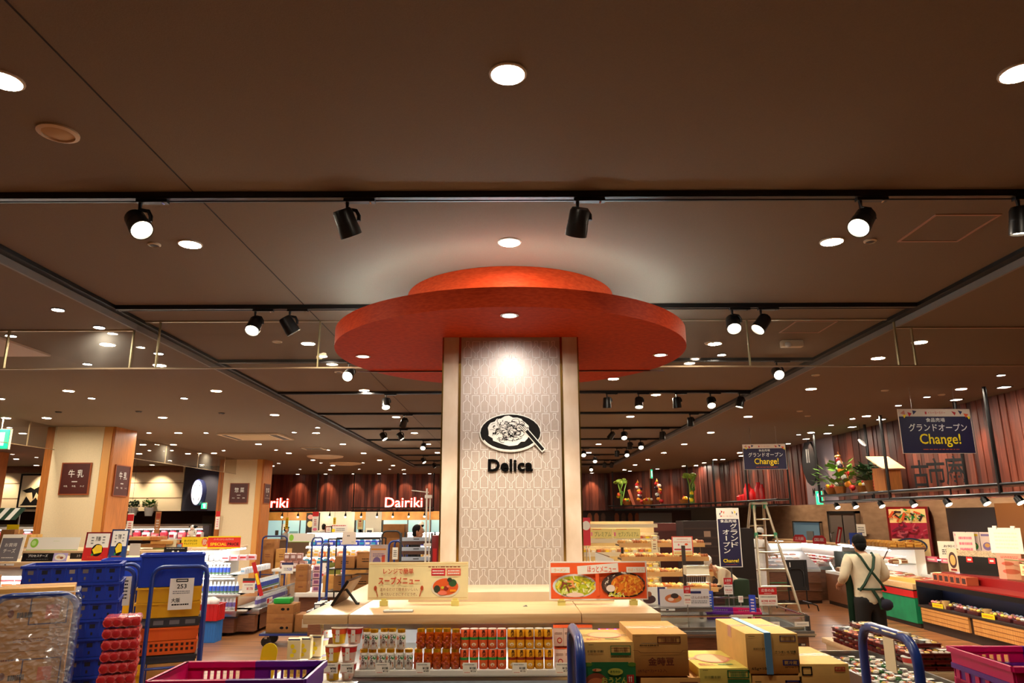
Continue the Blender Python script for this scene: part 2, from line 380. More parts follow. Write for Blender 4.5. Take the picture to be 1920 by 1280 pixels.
b = MB(); b.bb(9.3, 9.5, 13.3, 14.1, 0, 2.2, m('brown door jamb', (120, 74, 30), .5)); struct(b.build('trim_6'))
b = MB(); b.bb(9.42, 9.5, 11.0, 13.25, 0, 2.0, m('pale steel door', (150, 158, 164), .35)); b.bb(9.40, 9.42, 11.1, 13.1, 1.75, 1.78, black); b.bb(9.40, 9.42, 11.3, 13.0, 1.8, 1.95, m('door glass glow', (210, 216, 200), .2, emit=.5)); struct(b.build('door_3'))
# ================================================================ pillars on the left
ivory = m('ivory wallcovering', (236, 216, 178), .75, noise=.04, scale=60)
def pillar(x0, x1, y0, y1, label):
    t = thing('pillar', label, 'pillar', ((x0 + x1) / 2, (y0 + y1) / 2, 0)); w, d = (x1 - x0) / 2, (y1 - y0) / 2
    b = MB(); b.bb(-w, w, -d, d, 0, ZO, woodm); b.build('shaft', t)
    b = MB(); b.bb(-w + .16, w - .2, -d - .03, -d, 0, ZO - .002, ivory); b.build('front_panel', t)
    b = MB(); b.bb(w - .2, w - .05, -d - .022, -d, 0, ZO - .002, m('pale orange wood', (222, 160, 86), .5)); b.build('corner_strip', t)
    return t
pillar(-8.60, -7.33, 13.3, 14.05, 'ivory and orange wood pillar standing behind the cheese counter')
pillar(-8.52, -7.22, 21.2, 21.95, 'ivory and orange wood pillar behind the yellow drinks banner')
t = pillar(-14.2, -13.0, 17.9, 18.7, 'orange wood pillar cut by the left edge of the photo')
def plaque(cx, y, z, w, big, label, rz=0.):
    o = sign('wall_plaque', label, 'sign', (cx, y, z), w, .54 if w > .3 else .54, m('dark maroon plaque', (72, 24, 20), .5),
             [('t', big, .52, .67, .55 if w > .3 else .6, .25, white, .01), ('l', .5, .4, .2, .07, white, 1), ('t', '牛乳' if '乳' in big else '弁当', .2, .25, .14, .06, white), ('t', '牛乳' if '乳' in big else '惣菜', .5, .25, .14, .06, white), ('t', 'チーズ' if '乳' in big else '揚物', .8, .25, .14, .06, white)],
             rz=rz, th=.03, frame=(m('copper frame', (150, 76, 40), .4), .018), eps=.002)
    return o
plaque(-7.93, 13.23, 2.42, .5, '牛 乳', 'maroon milk sign on the ivory front of the nearer left pillar')
plaque(-7.31, 13.68, 2.40, .5, '牛 乳', 'maroon milk sign on the orange side of the nearer left pillar', PI / 2)
plaque(-7.87, 21.13, 2.40, .5, '惣 菜', 'maroon sign on the ivory front of the farther left pillar')
plaque(-7.20, 21.58, 2.40, .5, '惣 菜', 'maroon sign on the orange side of the farther left pillar', PI / 2)
# ================================================================ ceiling fittings
def where(p):
    return 'left ceiling' if p.x < BX0 else 'right ceiling' if p.x > BX1 else 'recessed bay'
BIG = [(952, 137), (8, 150), (1912, 133), (955, 453), (357, 457), (1560, 451), (618, 677), (1302, 672), (578, 643), (1340, 643), (683, 731), (1230, 739), (1150, 709),
       (743, 781), (1182, 780), (777, 811), (803, 832), (1122, 832), (820, 848), (1104, 848), (203, 645), (130, 732), (406, 732), (89, 783), (306, 782), (515, 777), (13, 783),
       (44, 812), (335, 811), (593, 811), (326, 833), (269, 833), (485, 832), (643, 832), (12, 833), (262, 850), (353, 850), (402, 849), (542, 849), (682, 849), (4, 850), (32, 860),
       (587, 862), (712, 862), (624, 872), (511, 873), (737, 872), (757, 880), (619, 880), (300, 684), (1403, 780), (1333, 810), (1283, 832), (1245, 848), (1215, 861), (1191, 871), (1171, 880),
       (1341, 861), (1305, 872), (1387, 848), (1521, 728), (1803, 728), (1625, 779), (1521, 810), (1647, 670), (1725, 640)]
SMALL = [(110, 580), (22, 629), (187, 613), (298, 662), (165, 682), (173, 746), (346, 746), (4, 747), (280, 811), (387, 811), (19, 801), (323, 844), (281, 844), (25, 851), (70, 857),
         (552, 810), (596, 801), (518, 843), (616, 843), (420, 844), (602, 867), (681, 867), (523, 868), (563, 879), (674, 879), (731, 879), (606, 667), (1353, 664),
         (1878, 702), (1739, 743), (1685, 759), (1599, 784), (1559, 796), (1498, 814)]
wlamp = lamp('warm downlight lens', (255, 240, 214), LAMP_E); slamp = lamp('white accent lens', (255, 246, 232), LAMP_E * .8)
ringm = m('white light ring', (220, 206, 186), .5); ringd = m('dark light ring', (40, 34, 30), .5)
def light_proto(r, lens, ring, name, cat):
    t = thing(name, 'x', cat)
    b = MB(); b.lathe([(r * 1.14, 0), (r * 1.14, -.006), (r, -.010), (r, -.001)], ring, n=20); b.build('trim_ring', t)
    b = MB(); b.add([(r * math.cos(k * PI / 8), r * math.sin(k * PI / 8), -.004) for k in range(16)], [tuple(range(16))[::-1]], lens); b.build('lens', t)
    return t
def place_lights(pts, proto, noun, group):
    P = []
    for px, py in pts:
        p = onz(px, py, ZI)
        if not (BX0 < p.x < BX1 and p.y < BY1): p = onz(px, py, ZO)
        P.append(p)
    first = True
    for reg in ('left ceiling', 'recessed bay', 'right ceiling'):
        Q = sorted([p for p in P if where(p) == reg], key=lambda p: p.y); rows = []
        for p in Q:
            if rows and p.y - rows[-1][0].y < .45 and len(rows[-1]) < 40: rows[-1].append(p)
            else: rows.append([p])
        for i, rw in enumerate(rows):
            for j, p in enumerate(sorted(rw, key=lambda p: p.x)):
                lab = '%s in the %s, %s row from the camera' % (noun, reg, nth(i)) + (', %s from left' % nth(j) if len(rw) > 1 else '')
                if first: o = proto; o.location = p; o['label'] = lab; first = False
                else: o = copy_tree(proto, p, label=lab)
                o['group'] = group
place_lights(BIG, light_proto(.067, wlamp, ringm, 'ceiling_downlight', 'ceiling light'), 'large round downlight', 'large round ceiling downlights')
place_lights(SMALL, light_proto(.045, slamp, ringd, 'accent_downlight', 'ceiling light'), 'small accent downlight', 'small accent downlights')
# wall washers along the wood fascias
WASH = [(1913, 729), (1860, 743), (1809, 756), (1735, 773), (1679, 789), (1627, 803), (1595, 810), (1563, 818), (1535, 826), (1510, 832), (1485, 838), (1420, 862), (1391, 862), (1376, 866), (1362, 869), (1349, 872), (1330, 876), (1303, 879)]
WASHP = [onz(x, y, ZO) for x, y in WASH if x > 1430 or x == 1420]
WASHP = [Vector((6.55, y, ZO)) for y in (7.0, 8.2, 9.35, 10.4, 11.5, 12.6, 13.7, 14.8, 15.9, 17.0, 18.1, 19.3, 20.5)] + [Vector((6.4, 21.8, ZO)), Vector((6.2, 23.2, ZO)), Vector((5.9, 24.7, ZO)), Vector((5.3, 26.2, ZO)), Vector((4.5, 27.4, ZO))] + \
        [Vector((x, 28.6, ZO)) for x in (3.2, 2.0, .2, -1.2, -2.0, -3.2, -4.2, -5.2, -6.2, -7.3, -8.4)]
t0 = None
for i, p in enumerate(WASHP):
    back = i >= 18; j = i - 18 if back else i
    lab = ('slim wall washer light above the %s wood fascia, %s from %s' % (('back', nth(j), 'the right') if back else ('right', nth(j), 'the camera')))
    if t0 is None:
        t0 = thing('wall_washer_light', lab, 'ceiling light', p, 0, 'wall washers along the wood fascias')
        b = MB(); b.bb(-.075, .075, -.075, .075, -.008, 0, ringd); b.build('housing', t0)
        b = MB(); b.bb(-.055, .055, -.055, .055, -.011, -.008, lamp('cool washer lens', (255, 240, 220), 14)); b.build('lens', t0); o = t0
    else: o = copy_tree(t0, p, label=lab)
    aim = (p.x, 29.1, 2.5) if back else (p.x + .36, p.y, 2.2) if i < 13 else (p.x + .45, p.y + .4, 2.2)
    light('washer_beam', 'SPOT', p - Vector((0, 0, .03)), 40 * SPOT_W, (255, 206, 160), .03, 62, aim, .7)
for i, (x, w) in enumerate(((-16.6, 1), (-15.2, 1), (-13.9, 1), (-12.6, 1), (-11.5, 1), (-9.9, 0))):
    o = copy_tree(t0, Vector((x, 23.2, ZO)), label='slim wall washer light above the cream wall at the left, %s from the left' % nth(i) if w else 'slim wall washer light above the dark blue wall at the left')
    light('washer_beam', 'SPOT', (x, 23.2, ZO - .03), 70 * SPOT_W, (255, 226, 186), .03, 75, (x, 23.95, 2.5), .8)
# lighting tracks across the bay
TY = [3.62 + 2.135 * k for k in range(11)]; TY[9] = 22.8; TY[10] = 24.6
trm = m('black track', (20, 16, 15), .35)
for i, y in enumerate(TY):
    b = MB()
    b.bb(BX0 + .07, BX1 - .07, y - .035, y + .035, ZI - .03, ZI - .001, trm); b.bb(BX0 + .07, BX1 - .07, y - .03, y - .018, ZI - .036, ZI - .03, trm); b.bb(BX0 + .07, BX1 - .07, y + .018, y + .03, ZI - .036, ZI - .03, trm)
    b.bb(BX0 + .07, BX1 - .07, y - .012, y + .012, ZI - .033, ZI - .03, m('track groove', (60, 52, 48), .3, .5))
    tag(b.build('lighting_track'), 'black lighting track across the recessed bay, %s from the camera' % nth(i), 'lighting track', 'black tracks across the bay')
hlamp = lamp('spotlight lens', (255, 236, 200), 30)
def spot_proto():
    t = thing('track_spotlight', 'x', 'spotlight')
    b = MB(); b.bb(-.02, .15, -.018, .018, -.052, -.012, trm); b.bb(.12, .13, -.012, .012, -.055, -.05, chrome); b.build('adapter', t)
    b = MB(); b.tube([(.0, 0, -.05), (.0, 0, -.09), (.05, 0, -.10), (.066, 0, -.13), (.066, 0, -.16)], .011, trm); b.build('bracket', t)
    b = MB(); b.lathe([(.0001, .075), (.046, .075), (.054, .06), (.056, -.01), (.060, -.04), (.060, -.075), (.054, -.075), (.052, -.062)], trm, n=20); b.lathe([(.0565, .002), (.0565, -.002)], gapm, n=20)
    hd = b.build('lamp_head', t); hd.location = (0, 0, -.17)
    b = MB(); b.add([(.053 * math.cos(k * PI / 8), .053 * math.sin(k * PI / 8), -.063) for k in range(16)], [tuple(range(16))[::-1]], hlamp); b.build('lens', hd)
    return t
SP = [(0, 263, 45, -35), (0, 652, 34, 57), (0, 1082, 34, 105), (0, 1608, 45, 215), (0, 1900, 10, 90),
      (1, 478, 38, -90), (1, 543, 35, 30), (1, 1370, 40, 260), (1, 1423, 40, 200), (2, 654, 60, -90), (2, 1452, 60, 265), (3, 723, 30, -70), (3, 1137, 8, 90), (3, 1196, 18, -100), (3, 1266, 10, 60), (3, 1329, 40, -95), (3, 1383, 15, 180),
      (4, 757, 30, 130), (4, 1291, 10, 60), (5, 718, 35, -20), (5, 750, 35, 0), (5, 1145, 40, 150), (5, 1168, 40, -90), (5, 1239, 10, 90),
      (6, 793, 50, -90), (6, 1179, 15, 90), (6, 1199, 45, -90), (7, 1093, 50, -90), (7, 1155, 10, 90), (7, 1173, 45, -90), (8, 793, 35, -30), (8, 1114, 45, -90), (9, 1132, 20, 90), (9, 1145, 20, 90), (9, 813, 35, 0), (10, 1107, 50, -90)]
proto = None; cnt = {}
order = sorted(SP, key=lambda s: (s[0], s[1]))
for row, px, tilt, az in order:
    y = TY[row]; p = onz(px, 640 - F * math.tan(math.atan((ZI - CAMZ) / y) - PITCH), ZI); p.y = y; j = cnt.get(row, 0); cnt[row] = j + 1
    lab = 'black track spotlight on the %s track from the camera, %s from the left' % (nth(row), nth(j))
    if proto is None: o = proto = spot_proto(); o.location = p; o['label'] = lab; o['group'] = 'black track spotlights'
    else: o = copy_tree(proto, p, label=lab)
    hd = [c for c in o.children if c.name.startswith('lamp_head')][0]
    a = math.radians(az); tl = math.radians(tilt); dv = Vector((math.sin(tl) * math.cos(a), math.sin(tl) * math.sin(a), -math.cos(tl)))
    hd.rotation_euler = dv.to_track_quat('-Z', 'Y').to_euler()
    light('spot_beam', 'SPOT', (0, 0, -.085), ((34 if px in (652, 1082) else 28) if row == 0 else 60 if row < 3 else 45) * SPOT_W, (255, 236, 206), .045, 42 if row else 50, None, .5, hd)
# other ceiling fittings
def disc(name, label, cat, px, py, r, mt, inner=None, z=None, prof=None):
    p = onz(px, py, ZI)
    if not (BX0 < p.x < BX1 and p.y < BY1): p = onz(px, py, ZO)
    t = thing(name, label, cat, p)
    b = MB(); b.lathe(prof or [(r, 0), (r, -.008), (r * .8, -.014), (r * .78, -.004), (.0001, -.004)], mt, n=24); b.build('rim', t)
    if inner:
        b = MB(); b.lathe([(r * .76, -.005), (r * .5, -.012), (.0001, -.014)], inner, n=20); b.build('grille', t)
    return t
disc('ceiling_speaker', 'round cream ceiling speaker in the upper left of the ceiling', 'speaker', 110, 249, .088, m('cream plastic', (226, 200, 166), .5), m('tan mesh', (196, 160, 116), .8))
whp = m('off white plastic', (226, 206, 176), .5)
disc('sprinkler_head', 'small round sprinkler beside the leftmost near spotlight', 'sprinkler', 290, 458, .04, whp, dkgrey)
disc('sprinkler_head', 'small round sprinkler below the near right spotlight', 'sprinkler', 1632, 450, .04, whp, dkgrey)
disc('air_vent', 'wide round air vent in the left ceiling, the nearer of two', 'vent', 610, 855, .5, whp, whp, prof=[(.5, 0), (.48, -.03), (.3, -.06), (.0001, -.07)])
disc('air_vent', 'wide round air vent in the left ceiling, the farther of two', 'vent', 648, 868, .5, whp, whp, prof=[(.5, 0), (.48, -.03), (.3, -.06), (.0001, -.07)])
disc('smoke_detector', 'small cream detector on the ceiling near the far end of the left glass', 'detector', 635, 697, .05, whp, dkgrey)
for i, (px, py) in enumerate(((111, 772), (261, 771), (416, 774), (520, 640), (1330, 642), (1530, 702), (1660, 731), (1515, 779), (1766, 739), (1500, 770))):
    p = onz(px, py, ZO if px < 440 or px > 1480 else ZI); dk = px < 440
    o = disc('ceiling_sensor', 'small %s ceiling sensor, %s of ten from the left' % ('dark' if dk else 'cream', nth(sorted((111, 261, 416, 520, 1330, 1530, 1660, 1515, 1766, 1500)).index(px))), 'sensor', px, py, .05, ringd if dk else whp, ringd if dk else None)
t = thing('emergency_light', 'cream boxy emergency light on the bay ceiling right of the canopy', 'light', onz(1484, 638, ZI))
b = MB(); b.bb(-.11, .11, -.04, .04, -.07, 0, whp, ch=.015); b.build('housing', t); b = MB(); b.ell((-.05, -.03, -.05), (.04, .03, .03), white); b.build('lamp', t)
pf = m('pinkish panel frame', (176, 128, 104), .5)
def hatch(label, q, z=ZI):
    c = [onz(x, y, z) for x, y in q]; x0, x1 = min(v.x for v in c), max(v.x for v in c); y0, y1 = min(v.y for v in c), max(v.y for v in c)
    t = thing('access_hatch', label, 'access panel', ((x0 + x1) / 2, (y0 + y1) / 2, z)); a, e = (x1 - x0) / 2, (y1 - y0) / 2; r = .016
    b = MB()
    for k in ((-a, a, -e, -e + r), (-a, a, e - r, e), (-a, -a + r, -e + r, e - r), (a - r, a, -e + r, e - r)): b.bb(k[0], k[1], k[2], k[3], -.005, 0, pf)
    b.build('frame', t); b = MB(); b.bb(-a + r, a - r, -e + r, e - r, -.002, 0, ceilm); b.build('lid', t)
hatch('square ceiling access hatch with pale frame at the upper right', [(1682, 452), (1880, 400)])
hatch('square ceiling access hatch behind the right glass smoke barrier', [(1460, 623), (1572, 601)])
t = thing('air_conditioner', 'cream ceiling cassette air conditioner in the left ceiling', 'air conditioner', onz(482, 817, ZO) - Vector((0, 0, .004)))
b = MB(); b.bb(-.62, .62, -.55, .55, -.03, 0, whp); b.build('panel', t)
b = MB()
for k in ((-.55, -.47), (.42, .55)): b.bb(k[0], k[1], -.45, .45, -.034, -.03, dkgrey)
b.build('louvre', t); b = MB(); b.bb(-.4, .36, -.42, .42, -.036, -.03, m('cassette grille', (214, 190, 150), .6)); b.build('intake_grille', t)
t = thing('air_grille', 'small slotted air grille in the left ceiling near the bay edge', 'vent', onz(588, 840, ZO)); b = MB(); b.bb(-.25, .25, -.25, .25, -.02, 0, whp)
for k in range(4): b.bb(-.2, .2, -.2 + k * .11, -.15 + k * .11, -.024, -.02, dkgrey)
b.build('grille', t)
# glass smoke barriers
barm = m('bronze edge strip', (176, 152, 120), .3, .6); gmat = glass('smoke barrier glass', (214, 206, 190), .14, .02, dirt=.06)
GY = 6.23
def barrier(x0, x1, zt, label):
    t = thing('glass_smoke_barrier', label, 'glass panel', ((x0 + x1) / 2, GY, zt)); w = (x1 - x0) / 2
    b = MB(); b.bb(-w, w, -.004, .004, 3.29 - zt, 0, gmat); b.build('pane', t)
    b = MB(); b.bb(-w, w, -.008, .008, 3.28 - zt, 3.292 - zt, barm); b.build('bottom_edge', t)
    b = MB(); b.bb(-w, w, -.014, .014, -.012, 0, barm); b.build('top_channel', t)
    b = MB(); b.bb(w - .012, w, -.012, .012, 3.29 - zt, -.012, m('brass joint', (176, 160, 120), .35, .5)); b.build('joint_post', t)
XG = [-9.0, -7.45, -5.95, -4.5, BX0 - .02, -3.15, -1.71]; XR = [2.14, BX1, 3.62, 5.1, 6.75]
names = ['sixth', 'fifth', 'fourth', 'third', 'second', 'first']
for i in range(6): barrier(XG[i], XG[i + 1], ZO if XG[i + 1] <= BX0 else ZI, 'hanging glass smoke barrier pane left of the canopy, %s outward from the canopy' % names[i] if i < 5 else 'hanging glass smoke barrier pane beside the left of the canopy')
barrier(1.22, 2.14, ZI, 'hanging glass smoke barrier pane touching the right of the canopy'); barrier(-1.71, -1.22, ZI, 'narrow glass smoke barrier pane touching the left of the canopy')
for i in range(4): barrier(XR[i], XR[i + 1], ZI if XR[i + 1] <= BX1 else ZO, 'hanging glass smoke barrier pane right of the canopy, %s outward from the canopy' % nth(i + 1))
def barrier2(x, y0, y1, n, label):
    t = thing('glass_smoke_barrier', label, 'glass panel', (x, (y0 + y1) / 2, ZO)); w = (y1 - y0) / 2
    b = MB(); b.bb(-.004, .004, -w, w, -.42, 0, gmat); b.build('pane', t); b = MB(); b.bb(-.01, .01, -w, w, -.43, -.418, barm); b.build('bottom_edge', t)
    for k in range(n): b = MB(); q = -w + 2 * w * (k + .5) / n; b.bb(-.008, .008, q - .008, q + .008, -.42, 0, barm); b.build('joint_post', t)
barrier2(-8.0, 14.1, 21.1, 4, 'glass smoke barrier hanging between the two ivory pillars'); barrier2(-8.4, 10.2, 13.25, 2, 'glass smoke barrier running toward the camera from the nearer ivory pillar')
# ================================================================ canopy and column
CYC = 5.62; HU = 3.2555
redc = m('orange red canopy laminate', (188, 60, 20), .6, noise=.18, scale=26, stretch=(1, 1, 4), c2=(166, 47, 13), spec=.12)
t = thing('ceiling_canopy', 'round two-tier orange red canopy around the column under the ceiling', 'canopy', (0, CYC, HU))
b = MB(); b.lathe([(.0001, 0), (1.38, 0), (1.38, .13), (.8, .132)], redc, n=96); b.build('lower_disc', t)
b = MB(); b.lathe([(.833, .132), (.833, ZI - HU - .002)], redc, n=72); b.build('upper_ring', t)
b = MB(); b.tube([(1.2 * math.cos(k * PI / 30), 1.2 * math.sin(k * PI / 30), .155) for k in range(60)], .018, lamp('cove lamp', (204, 246, 255), 31.0), 6, True); b.build('cove_light', t)
b = MB(); b.bb(-1.36, 1.36, GY - CYC - .006, GY - CYC + .006, -.012, 0, m('canopy slot strip', (90, 36, 22), .4)); b.build('slot_strip', t)
for px, py in ((955, 590), (681, 667), (1238, 664)):
    p = onz(px, py, HU); l = MB(); l.lathe([(.06, 0), (.06, -.006), (.048, -.008), (.046, .03)], chrome, n=20)
    o = l.build('downlight', t, (p.x, p.y - CYC, 0)); l = MB(); l.add([(.046 * math.cos(k * PI / 8), .046 * math.sin(k * PI / 8), -.001) for k in range(16)], [tuple(range(16))[::-1]], lamp('canopy lens', (255, 244, 225), 5))
    l.build('lens', o)
p = onz(955, 590, HU); light('canopy_beam', 'SPOT', (0, p.y + .02, HU - .03), 15 * SPOT_W, (255, 246, 236), .03, 112, (0, 5.02, 2.45), .9)
CF = 5.016; CW = .484
marble = m('cream marble', (226, 208, 190), .22, noise=.12, scale=7, stretch=(1, 1, .5), c2=(206, 182, 158))
silver = m('silver patterned panel', (182, 166, 156), .38, .12, noise=.05, scale=90)
t = thing('column', 'square column in marble and silver panels rising from the central counter', 'column', (0, CF, 1.5)); HC = HU - 1.5
b = MB(); b.bb(-CW + .02, CW - .02, .03, 1.1, 0, HC, marble); b.build('core', t)
for sx in (-1, 1):
    b = MB(); x0, x1 = (-CW, -CW + .114) if sx < 0 else (CW - .114, CW); b.bb(x0, x1, 0, 1.1, 0, HC, marble); b.build('marble_strip', t)
    b = MB(); x = sx * (CW - .122); b.bb(x - .008, x + .008, -.006, .04, 0, HC, gold); b.bb(sx * CW - .005, sx * CW + .005, -.003, .006, 0, HC, gold); b.build('brass_strip', t)
PW = CW - .13
b = MB(); b.bb(-PW, PW, .004, .03, 0, HC, silver); pn = b.build('silver_panel', t)
b = MB(); ln = m('white relief line', (240, 236, 232), .4); cw, rh = .0617, .131
def bottle_path(cx, z, inv):
    P = [(-.026, .0), (-.026, .064), (-.022, .071), (-.010, .080), (-.007, .088), (-.007, .105), (-.010, .108), (-.010, .120), (.010, .120), (.010, .108), (.007, .105), (.007, .088), (.010, .080), (.022, .071), (.026, .064), (.026, .0)]
    return [(cx + x, z + (.122 - q if inv else q)) for x, q in P]
def strip(mb, P, y, w, mt, closed=True):
    n = len(P)
    for i in range(n if closed else n - 1):
        (x0, z0), (x1, z1) = P[i], P[(i + 1) % n]; dx, dz = x1 - x0, z1 - z0; L = math.hypot(dx, dz) or 1
        a, c = -dz / L * w / 2, dx / L * w / 2; ex, ez = dx / L * w * .3, dz / L * w * .3
        mb.add([(x0 - ex + a, y, z0 - ez + c), (x0 - ex - a, y, z0 - ez - c), (x1 + ex - a, y, z1 + ez - c), (x1 + ex + a, y, z1 + ez + c)], [(0, 1, 2, 3)], mt)
for r in range(13):
    for c in range(-5, 6):
        z = .03 + r * rh
        strip(b, bottle_path(c * cw, z + (.004 if c % 2 else .0), c % 2 == 0), .0025, .0034, ln)
b.build('bottle_relief', pn)
def cp(px, py): p = at(px, py, CF - .01); return p.x, p.z - 1.5
# plate of noodles emblem
x, z = cp(957, 811); lw = .21; lh = .128
b = MB(); b.prism([(x + (lw + .006) * math.cos(k * PI / 20), z + (lh + .006) * math.sin(k * PI / 20)) for k in range(40)], -.012, .004, white); e = b.build('plate_emblem', t)
b = MB(); el = lambda cx, cz, a, c, n=28: [(cx + a * math.cos(k * 2 * PI / n), cz + c * math.sin(k * 2 * PI / n)) for k in range(n)]
b.add([(u, -.0135, v) for u, v in el(x, z, lw, lh)], [tuple(range(28))], ink)
b.add([(u, -.0145, v) for u, v in el(x, z, lw, lh)[16:27] + el(x, z + .007, lw * .97, lh * .985)[16:27][::-1]], [tuple(range(22))], white)
rr = random.Random(3); blob = [(x - .01 + (.146 + rr.uniform(-.012, .012)) * math.cos(k * PI / 16), z + .014 + (.098 + rr.uniform(-.008, .01)) * math.sin(k * PI / 16)) for k in range(32)]
b.add([(u, -.0155, v) for u, v in blob], [tuple(range(32))], white)
for k in range(115):
    a0 = rr.uniform(0, 2 * PI); q = math.sqrt(rr.random()); cx, cz = x - .01 + .12 * q * math.cos(a0), z + .012 + .078 * q * math.sin(a0); r0 = rr.uniform(.012, .04); s0 = rr.uniform(0, 2 * PI); L = rr.uniform(.8, 2.4)
    strip(b, [(cx + r0 * math.cos(s0 + L * i / 6), cz + .6 * r0 * math.sin(s0 + L * i / 6)) for i in range(7)], -.0165, rr.uniform(.0022, .005), ink, False)
fx0, fz0 = cp(985, 805); fx1, fz1 = cp(1018, 843)
def bar(P, w, y, mt): strip(b, P, y, w, mt, False)
for k in (-.012, -.004, .004, .012): bar([(fx0 - .035 + k, fz0 + .03 + k), (fx0 + .005 + k, fz0 - .012 + k)], .004, -.018, ink)
bar([(fx0, fz0), (fx1, fz1)], .034, -.018, white); bar([(fx0 + .012, fz0 - .014), (fx1 - .003, fz1 + .004)], .022, -.019, ink)
b.build('noodle_drawing', e)
x0, z0 = cp(915, 884); x1, z1 = cp(999, 860)
b = MB(); text(b, 'Delica', (x0 + x1) / 2, (z0 + z1) / 2, x1 - x0, z1 - z0, m('black sign letter', (7, 6, 6), .9, spec=.05), -.012, .034, depth=.014); b.build('lettering', t)
# ================================================================ central counter
CX0, CX1, CY0, CY1 = -1.10, .79, 4.0, 7.0
t = thing('display_counter', 'chilled display counter with pale wood top around the column', 'counter', (0, 0, 0))
seams = [CX0, -.86, .37, CX1]
for i in range(3):
    b = MB(); b.bb(seams[i] + .001, seams[i + 1] - .001, CY0, CY1, 1.45, 1.5, woodt, ch=.008); b.build('wood_top', t)
b = MB(); b.bb(-.62, .62, 4.55, 6.3, 1.5, 1.555, m('pale wood plinth', (222, 196, 164), .45, noise=.06, scale=8)); b.build('plinth', t)
body = m('counter body', (206, 204, 200), .5); ledw = lamp('counter led', (255, 252, 244), 30)
b = MB(); b.bb(CX0 + .03, CX1 - .03, 4.78, CY1, .1, 1.45, body); b.bb(CX0 - .12, CX1 - .03, 4.06, 4.8, .1, 1.03, body); b.build('body', t)
b = MB(); b.bb(CX0 + .1, CX1 - .05, CY0 + .06, CY0 + .12, 1.415, 1.45, m('steel canopy lip', (160, 164, 170), .3, .6)); b.bb(CX0 + .1, CX1 - .05, CY0 + .12, 4.78, 1.435, 1.45, body); b.build('front_lip', t)
b = MB(); b.bb(CX0 + .15, CX1 - .1, CY0 + .13, CY0 + .17, 1.425, 1.435, ledw); b.bb(CX0 + .15, CX1 - .1, 4.0, 4.03, 1.188, 1.198, ledw); b.build('led_strip', t)
b = MB(); b.bb(CX0 + .06, CX1 - .04, 4.76, 4.78, 1.03, 1.43, m('white back panel', (226, 228, 230), .5)); b.bb(.505, .58, 4.752, 4.76, 1.372, 1.386, blue); b.build('back_panel', t)
b = MB(); b.bb(-.80, CX1 - .03, 3.93, 4.76, 1.2, 1.238, white); b.bb(-1.24, -.80, 3.86, 4.76, 1.165, 1.197, white); b.bb(-.80, CX1 - .03, 3.90, 3.935, 1.195, 1.215, steel); b.build('shelf', t)
b = MB(); b.bb(-.80, CX1 - .03, 3.895, 3.90, 1.21, 1.285, clearp); b.bb(-1.03, -.80, 3.86, 3.865, 1.21, 1.30, clearp); b.build('price_rail', t)
b = MB(); b.bb(-1.24, CX1 - .03, 3.6, 4.76, 1.03, 1.06, steel); b.build('lower_deck', t)
def card(px0, px1, py0, py1, Y, a, c, label):
    p, q = at(px0, py1, Y), at(px1, py0, Y)
    sign('price_card', label, 'price card', ((p.x + q.x) / 2, Y, p.z), q.x - p.x, q.z - p.z, paper, [('l', .45, .82, .7, .16, grey, 1), ('t', a, .68, .50, .42, .24, ink, .02), ('t', c, .72, .22, .36, .2, ink), ('l', .3, .1, .4, .1, red, 1)], th=.003, eps=.0004, group='price cards on the counter rail')
card(606, 634, 1243, 1262, 3.855, '¥98', '¥105', 'white price card below the yellow and red cups'); card(638, 664, 1243, 1262, 3.855, '¥98', '¥105', 'white price card below the pink and red cups')
for i, (x0, a, c, w) in enumerate(((704, '¥108', '¥116', 'white soup jars'), (780, '¥138', '¥149', 'amber jars'), (868, '¥108', '¥116', 'orange and green cans'), (961, '¥108', '¥116', 'yellow cans'), (1042, '¥158', '¥170', 'pale pink cartons'))):
    card(x0, x0 + 27, 1242, 1262, 3.89, a, c, 'white price card on the clear rail below the ' + w)
